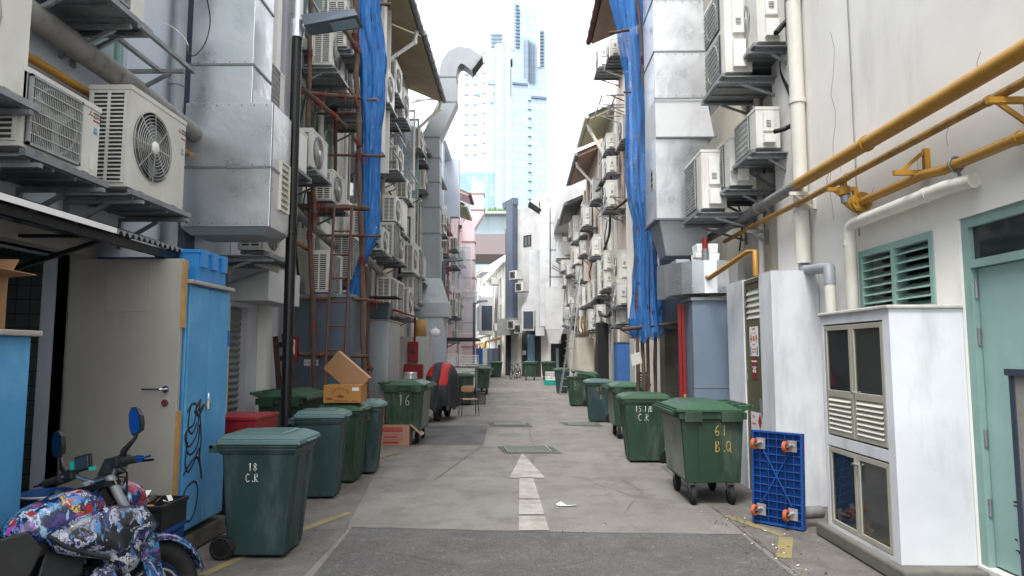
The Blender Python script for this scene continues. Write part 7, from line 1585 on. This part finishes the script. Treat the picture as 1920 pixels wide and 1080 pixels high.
t=thing('bucket','dark blue bucket between the near locker and the open door','bucket',(-3.38,4.95,.175)); f=M(); f.lathe([(0,0),(.13,0),(.17,.5),(.18,.5),(.18,.53),(.16,.53),(.12,.05),(0,.05)],n=24); f.build('body','trolley_blue',t); f=M(); f.torus((0,0,.52),(0,0,1),.176,.01,24,5); f.build('rim','foam',t)
f=M(); f.add([(-.1,-.02,.012),(0,-.05,.014),(.12,-.03,.02),(.1,.01,.012),(0,0,.01),(-.06,.03,.045),(-.11,.03,.02)],[(0,1,4,6),(1,2,3,4),(4,5,6)]); o=f.build('paper_scrap','foam'); p=at(1062,949,Z=0); o.location=(p.x,p.y,0); tag(o,'crumpled white paper lying right of the painted arrow','paper')
f=M(); f.add([(0,0,0),(.16,-.05,.05),(.2,-.03,-.14),(.03,.02,-.2)],[(0,1,2,3)]); o=f.build('hanging_paper','paper'); o.location=tuple(at(1182,665,Y=12.0)); m_=o.modifiers.new('thick','SOLIDIFY'); m_.thickness=.004; tag(o,'torn white paper tied to the poles under the right netting','paper')
# ================================================================ MOTORCYCLE
HB=R(57)
t=thing('motorcycle','sporty motorcycle wrapped in a blue purple and red printed pattern, leaning at the left','motorcycle',(-2.46,3.53,0),(R(-14),0,HB)); mc=t
ST=Matrix.Translation((.44,0,0))@Matrix.Rotation(R(9),4,'Z')@Matrix.Translation((-.44,0,0))
def mw(x,name,T=None,rw=.075):
    f=M(); f.T=T; f.torus((x,0,.30),(0,1,0),.235,rw*.85,36,10); o=f.build(name,'rubber',mc)
    f=M(); f.T=T; f.torus((x,0,.30),(0,1,0),.185,.018,30,6); f.cyl((x,-.05,.3),(x,.05,.3),.035,n=12)
    for k in range(5): a=2*PI*k/5; f.bar((x+.03*math.cos(a),0,.3+.03*math.sin(a)),(x+.18*math.cos(a+.1),0,.3+.18*math.sin(a+.1)),.03,.02,up=(0,1,0))
    f.build('rim','trolley_blue' if T else 'black_metal',o); g=M(); g.T=T
    for s in (-1,1): g.torus((x,s*.06,.3),(0,1,0),.12,.012,24,4)
    g.build('brake_disc','chrome',o)
mw(.70,'front_wheel',ST); mw(-.68,'rear_wheel',None,.09)
f=M(); f.T=ST
for s in (-1,1): f.cyl((.40,s*.105,1.0),(.70,s*.105,.3),.026,n=12); f.cyl((.56,s*.105,.62),(.70,s*.105,.3),.034,n=12)
f.build('fork','galvanised_dull',t); f=M(); f.T=ST; f.box(.35,.45,-.13,.13,.94,.97); f.box(.38,.52,-.13,.13,.76,.8); f.build('triple_clamp','black_metal',t)
f=M(); f.T=ST; vs=[];n_=12
for k in range(n_+1):
    a=R(10+k*130/n_); 
    for y,rr in ((-.085,.285),(-.06,.325),(0,.335),(.06,.325),(.085,.285)): vs.append((.70+rr*math.cos(a),y,.30+rr*math.sin(a)))
f.add(vs,[(k*5+j,k*5+j+1,k*5+j+6,k*5+j+5) for k in range(n_) for j in range(4)],0,True); o=f.build('front_fender','printed_wrap',t); m_=o.modifiers.new('thick','SOLIDIFY'); m_.thickness=.006
f=M(); f.T=ST; 
for s in (-1,1): f.prism([(.57,.34),(.66,.30),(.64,.62),(.55,.7),(.50,.62)],s*.145-.006,s*.145+.006,'y')
f.build('fork_guard','printed_wrap',t)
f=M(); f.loft([(-.08,0,.76,.05,.05),(-.03,0,.78,.12,.09),(.05,0,.80,.155,.115),(.16,0,.82,.175,.13),(.27,0,.83,.18,.13),(.36,0,.82,.16,.11),(.41,0,.81,.09,.07)],24); f.build('tank','tank_wrap',t)
f=M(); f.cyl((.2,0,.945),(.2,0,.965),.04,n=18); f.build('fuel_cap','black_metal',t)
for s in (-1,1):
    f=M(); pts=[(.06,.74),(.20,.80),(.38,.83),(.56,.80),(.64,.68),(.56,.60),(.50,.48),(.40,.44),(.34,.56),(.22,.60),(.12,.64)]; cx,cz=.38,.67
    mid=[(cx+(x-cx)*.72,cz+(z-cz)*.72) for x,z in pts]; n_=len(pts)
    vs=[(x,s*.13,z) for x,z in pts]+[(x,s*.185,z) for x,z in pts]+[(x,s*(.225+.02*(x-.3)),z) for x,z in mid]+[(cx,s*.235,cz+.02)]
    f.add(vs,[(i_,(i_+1)%n_,n_+(i_+1)%n_,n_+i_) for i_ in range(n_)]+[(n_+i_,n_+(i_+1)%n_,2*n_+(i_+1)%n_,2*n_+i_) for i_ in range(n_)]+[(2*n_+i_,2*n_+(i_+1)%n_,3*n_) for i_ in range(n_)],0,True); f.build('side_shroud','mono_wrap',t)
    f=M(); f.tube([(.06,s*.19,.735),(.14,s*.2,.66),(.25,s*.215,.6),(.34,s*.215,.555)],.012,6); f.build('shroud_trim','black_plastic',t)
    f=M(); f.prism([(.42,.56),(.30,.52),(.12,.3),(.05,.2),(.4,.2),(.5,.35)],s*.15-.03,s*.15+.03,'y'); f.build('belly_fairing','mono_wrap',t,bevel=.012)
    f=M(); f.prism([(-.22,.76),(-.02,.78),(.05,.68),(-.05,.5),(-.2,.56)],s*.14-.03,s*.14+.02,'y'); f.build('side_panel','black_plastic',t,bevel=.012)
f=M(); f.bar((.42,.06,.9),(-.3,.12,.5),.05,.09); f.bar((.42,-.06,.9),(-.3,-.12,.5),.05,.09); f.bar((-.3,0,.45),(-.68,.1,.3),.05,.08); f.bar((-.3,0,.45),(-.68,-.1,.3),.05,.08); f.bar((-.2,.1,.72),(-.8,.08,.84),.03); f.bar((-.2,-.1,.72),(-.8,-.08,.84),.03); f.build('frame','black_metal',t)
f=M(); f.box(-.25,.2,-.14,.14,.26,.5); f.cyl((-.05,-.17,.4),(-.05,.17,.4),.1,n=18); f.frust((.02,.25,-.11,.11),(.1,.3,-.09,.09),.5,.7); f.build('engine','engine',t,bevel=.01)
f=M(); f.box(.38,.42,-.13,.13,.42,.72); f.build('radiator','black_metal',t)
f=M(); f.tube([(.3,-.1,.35),(.2,-.16,.22),(-.2,-.17,.2),(-.35,-.2,.28),(-.7,-.24,.45)],[.025,.025,.03,.05,.055],12); f.build('exhaust','chrome',t)
f=M(); f.loft([(-.68,0,.88,.1,.03),(-.5,0,.86,.13,.04),(-.3,0,.83,.15,.045),(-.16,0,.83,.11,.045),(-.10,0,.83,.06,.03)],20); f.build('seat','rubber',t)
f=M(); f.loft([(-1.0,0,.93,.04,.03),(-.85,0,.9,.1,.055),(-.6,0,.82,.14,.06),(-.35,0,.77,.15,.05),(-.15,0,.76,.1,.04)],20); f.build('tail','printed_wrap',t)
f=M(); f.T=ST; f.tube([(.36,-.43,1.045),(.38,-.2,1.06),(.42,-.12,1.01),(.43,-.06,.99),(.43,.06,.99),(.42,.12,1.01),(.38,.2,1.06),(.36,.43,1.045)],.013,10); f.build('handlebar','chrome',t)
for s in (-1,1):
    f=M(); f.T=ST; f.cyl((.372,s*.27,1.053),(.36,s*.41,1.045),.021,n=14); f.cyl((.372,s*.265,1.053),(.373,s*.275,1.053),.03,n=14); g_=f.build('grip','rubber',t)
    f=M(); f.T=ST; f.cyl((.36,s*.412,1.045),(.359,s*.445,1.044),.02,.014,14); f.cyl((.359,s*.446,1.044),(.357,s*.51,1.043),.006,n=8); f.build('bar_end','side_steel' if False else 'mirror_blue',g_)
    f=M(); f.T=ST; f.tube([(.40,s*.2,1.06),(.45,s*.25,1.05),(.455,s*.32,1.04),(.44,s*.42,1.03)],.008,6); f.build('lever','black_metal',t)
    f=M(); f.T=ST; f.box(.355,.41,s*.2-.035,s*.2+.035,1.03,1.09); f.build('switch_box','black_plastic',t,bevel=.008)
    f=M(); f.T=ST; f.tube([(.39,s*.24,1.07),(.38,s*.27,1.11),(.41,s*.33,1.17),(.42,s*.35,1.22)],[.022,.018,.01,.012],8); mo=f.build('mirror_stalk','black_metal',t)
    f=M(); f.T=ST; pts=[(-.035,-.07),(.03,-.075),(.05,-.02),(.045,.05),(.02,.085),(-.02,.08),(-.045,.03),(-.048,-.02)]; pts=[(x*1.0*-s,z) for x,z in pts]
    vs=[(.40,s*.35+y,1.26+z) for y,z in pts]+[(.435,s*.35+y*.75,1.26+z*.8) for y,z in pts]; n_=8; f.add(vs,[tuple(range(n_,2*n_)),tuple(range(n_))]+[(i,(i+1)%n_,n_+(i+1)%n_,n_+i) for i in range(n_)]); f.build('mirror_shell','black_plastic',t)
    f=M(); f.T=ST; f.add([(.398,s*.35+y*.88,1.26+z*.9) for y,z in pts],[tuple(range(n_))]); f.build('mirror_glass','mirror_blue',mo)
f=M(); f.T=ST; f.box(.36,.375,-.01,.13,1.06,1.15); f.box(.35,.3601,.0,.12,1.07,1.14,1); f.build('phone_holder',['black_plastic','glass_dark'],t,bevel=.004)
f=M(); f.T=ST; f.box(.345,.385,.131,.15,1.08,1.13); f.box(.345,.385,-.02,-.0101,1.05,1.07); f.build('phone_clamp','turquoise',t)
f=M(); f.T=ST; f.add([(.46,-.1,1.02),(.46,.1,1.02),(.52,.1,1.12),(.52,-.1,1.12),(.5,-.1,1.0),(.5,.1,1.0),(.56,.1,1.1),(.56,-.1,1.1)],[(0,3,2,1),(4,5,6,7),(0,1,5,4),(1,2,6,5),(2,3,7,6),(3,0,4,7)]); f.build('instrument','glass_dark',t,bevel=.006)
f=M(); f.T=ST; f.loft([(.46,0,.87,.1,.1),(.54,0,.86,.13,.12),(.62,0,.84,.11,.1),(.66,0,.83,.06,.06)],18); f.build('headlight_cowl','tank_wrap',t)
f=M(); f.T=ST; f.cyl((.52,-.13,.72),(.52,-.19,.72),.018,n=10); f.cyl((.52,-.19,.72),(.52,-.2,.72),.03,n=12); f.build('indicator','orange_lens',t)
f=M(); f.T=ST
for k in range(4): f.tube([(.42,-.08+.05*k,1.0),(.5,-.1+.06*k,.98+.02*k),(.52,-.05+.03*k,.9),(.46,0,.8)],.006,6)
f.tube([(.38,-.2,1.05),(.47,-.16,1.0),(.5,-.1,.85),(.56,-.09,.6)],.006,6); f.build('cable_bundle','cable',t)
f=M(); f.tube([(-.05,.12,.28),(-.1,.3,.1),(-.1,.4,.0)],.012,8); f.build('side_stand','black_metal',t)
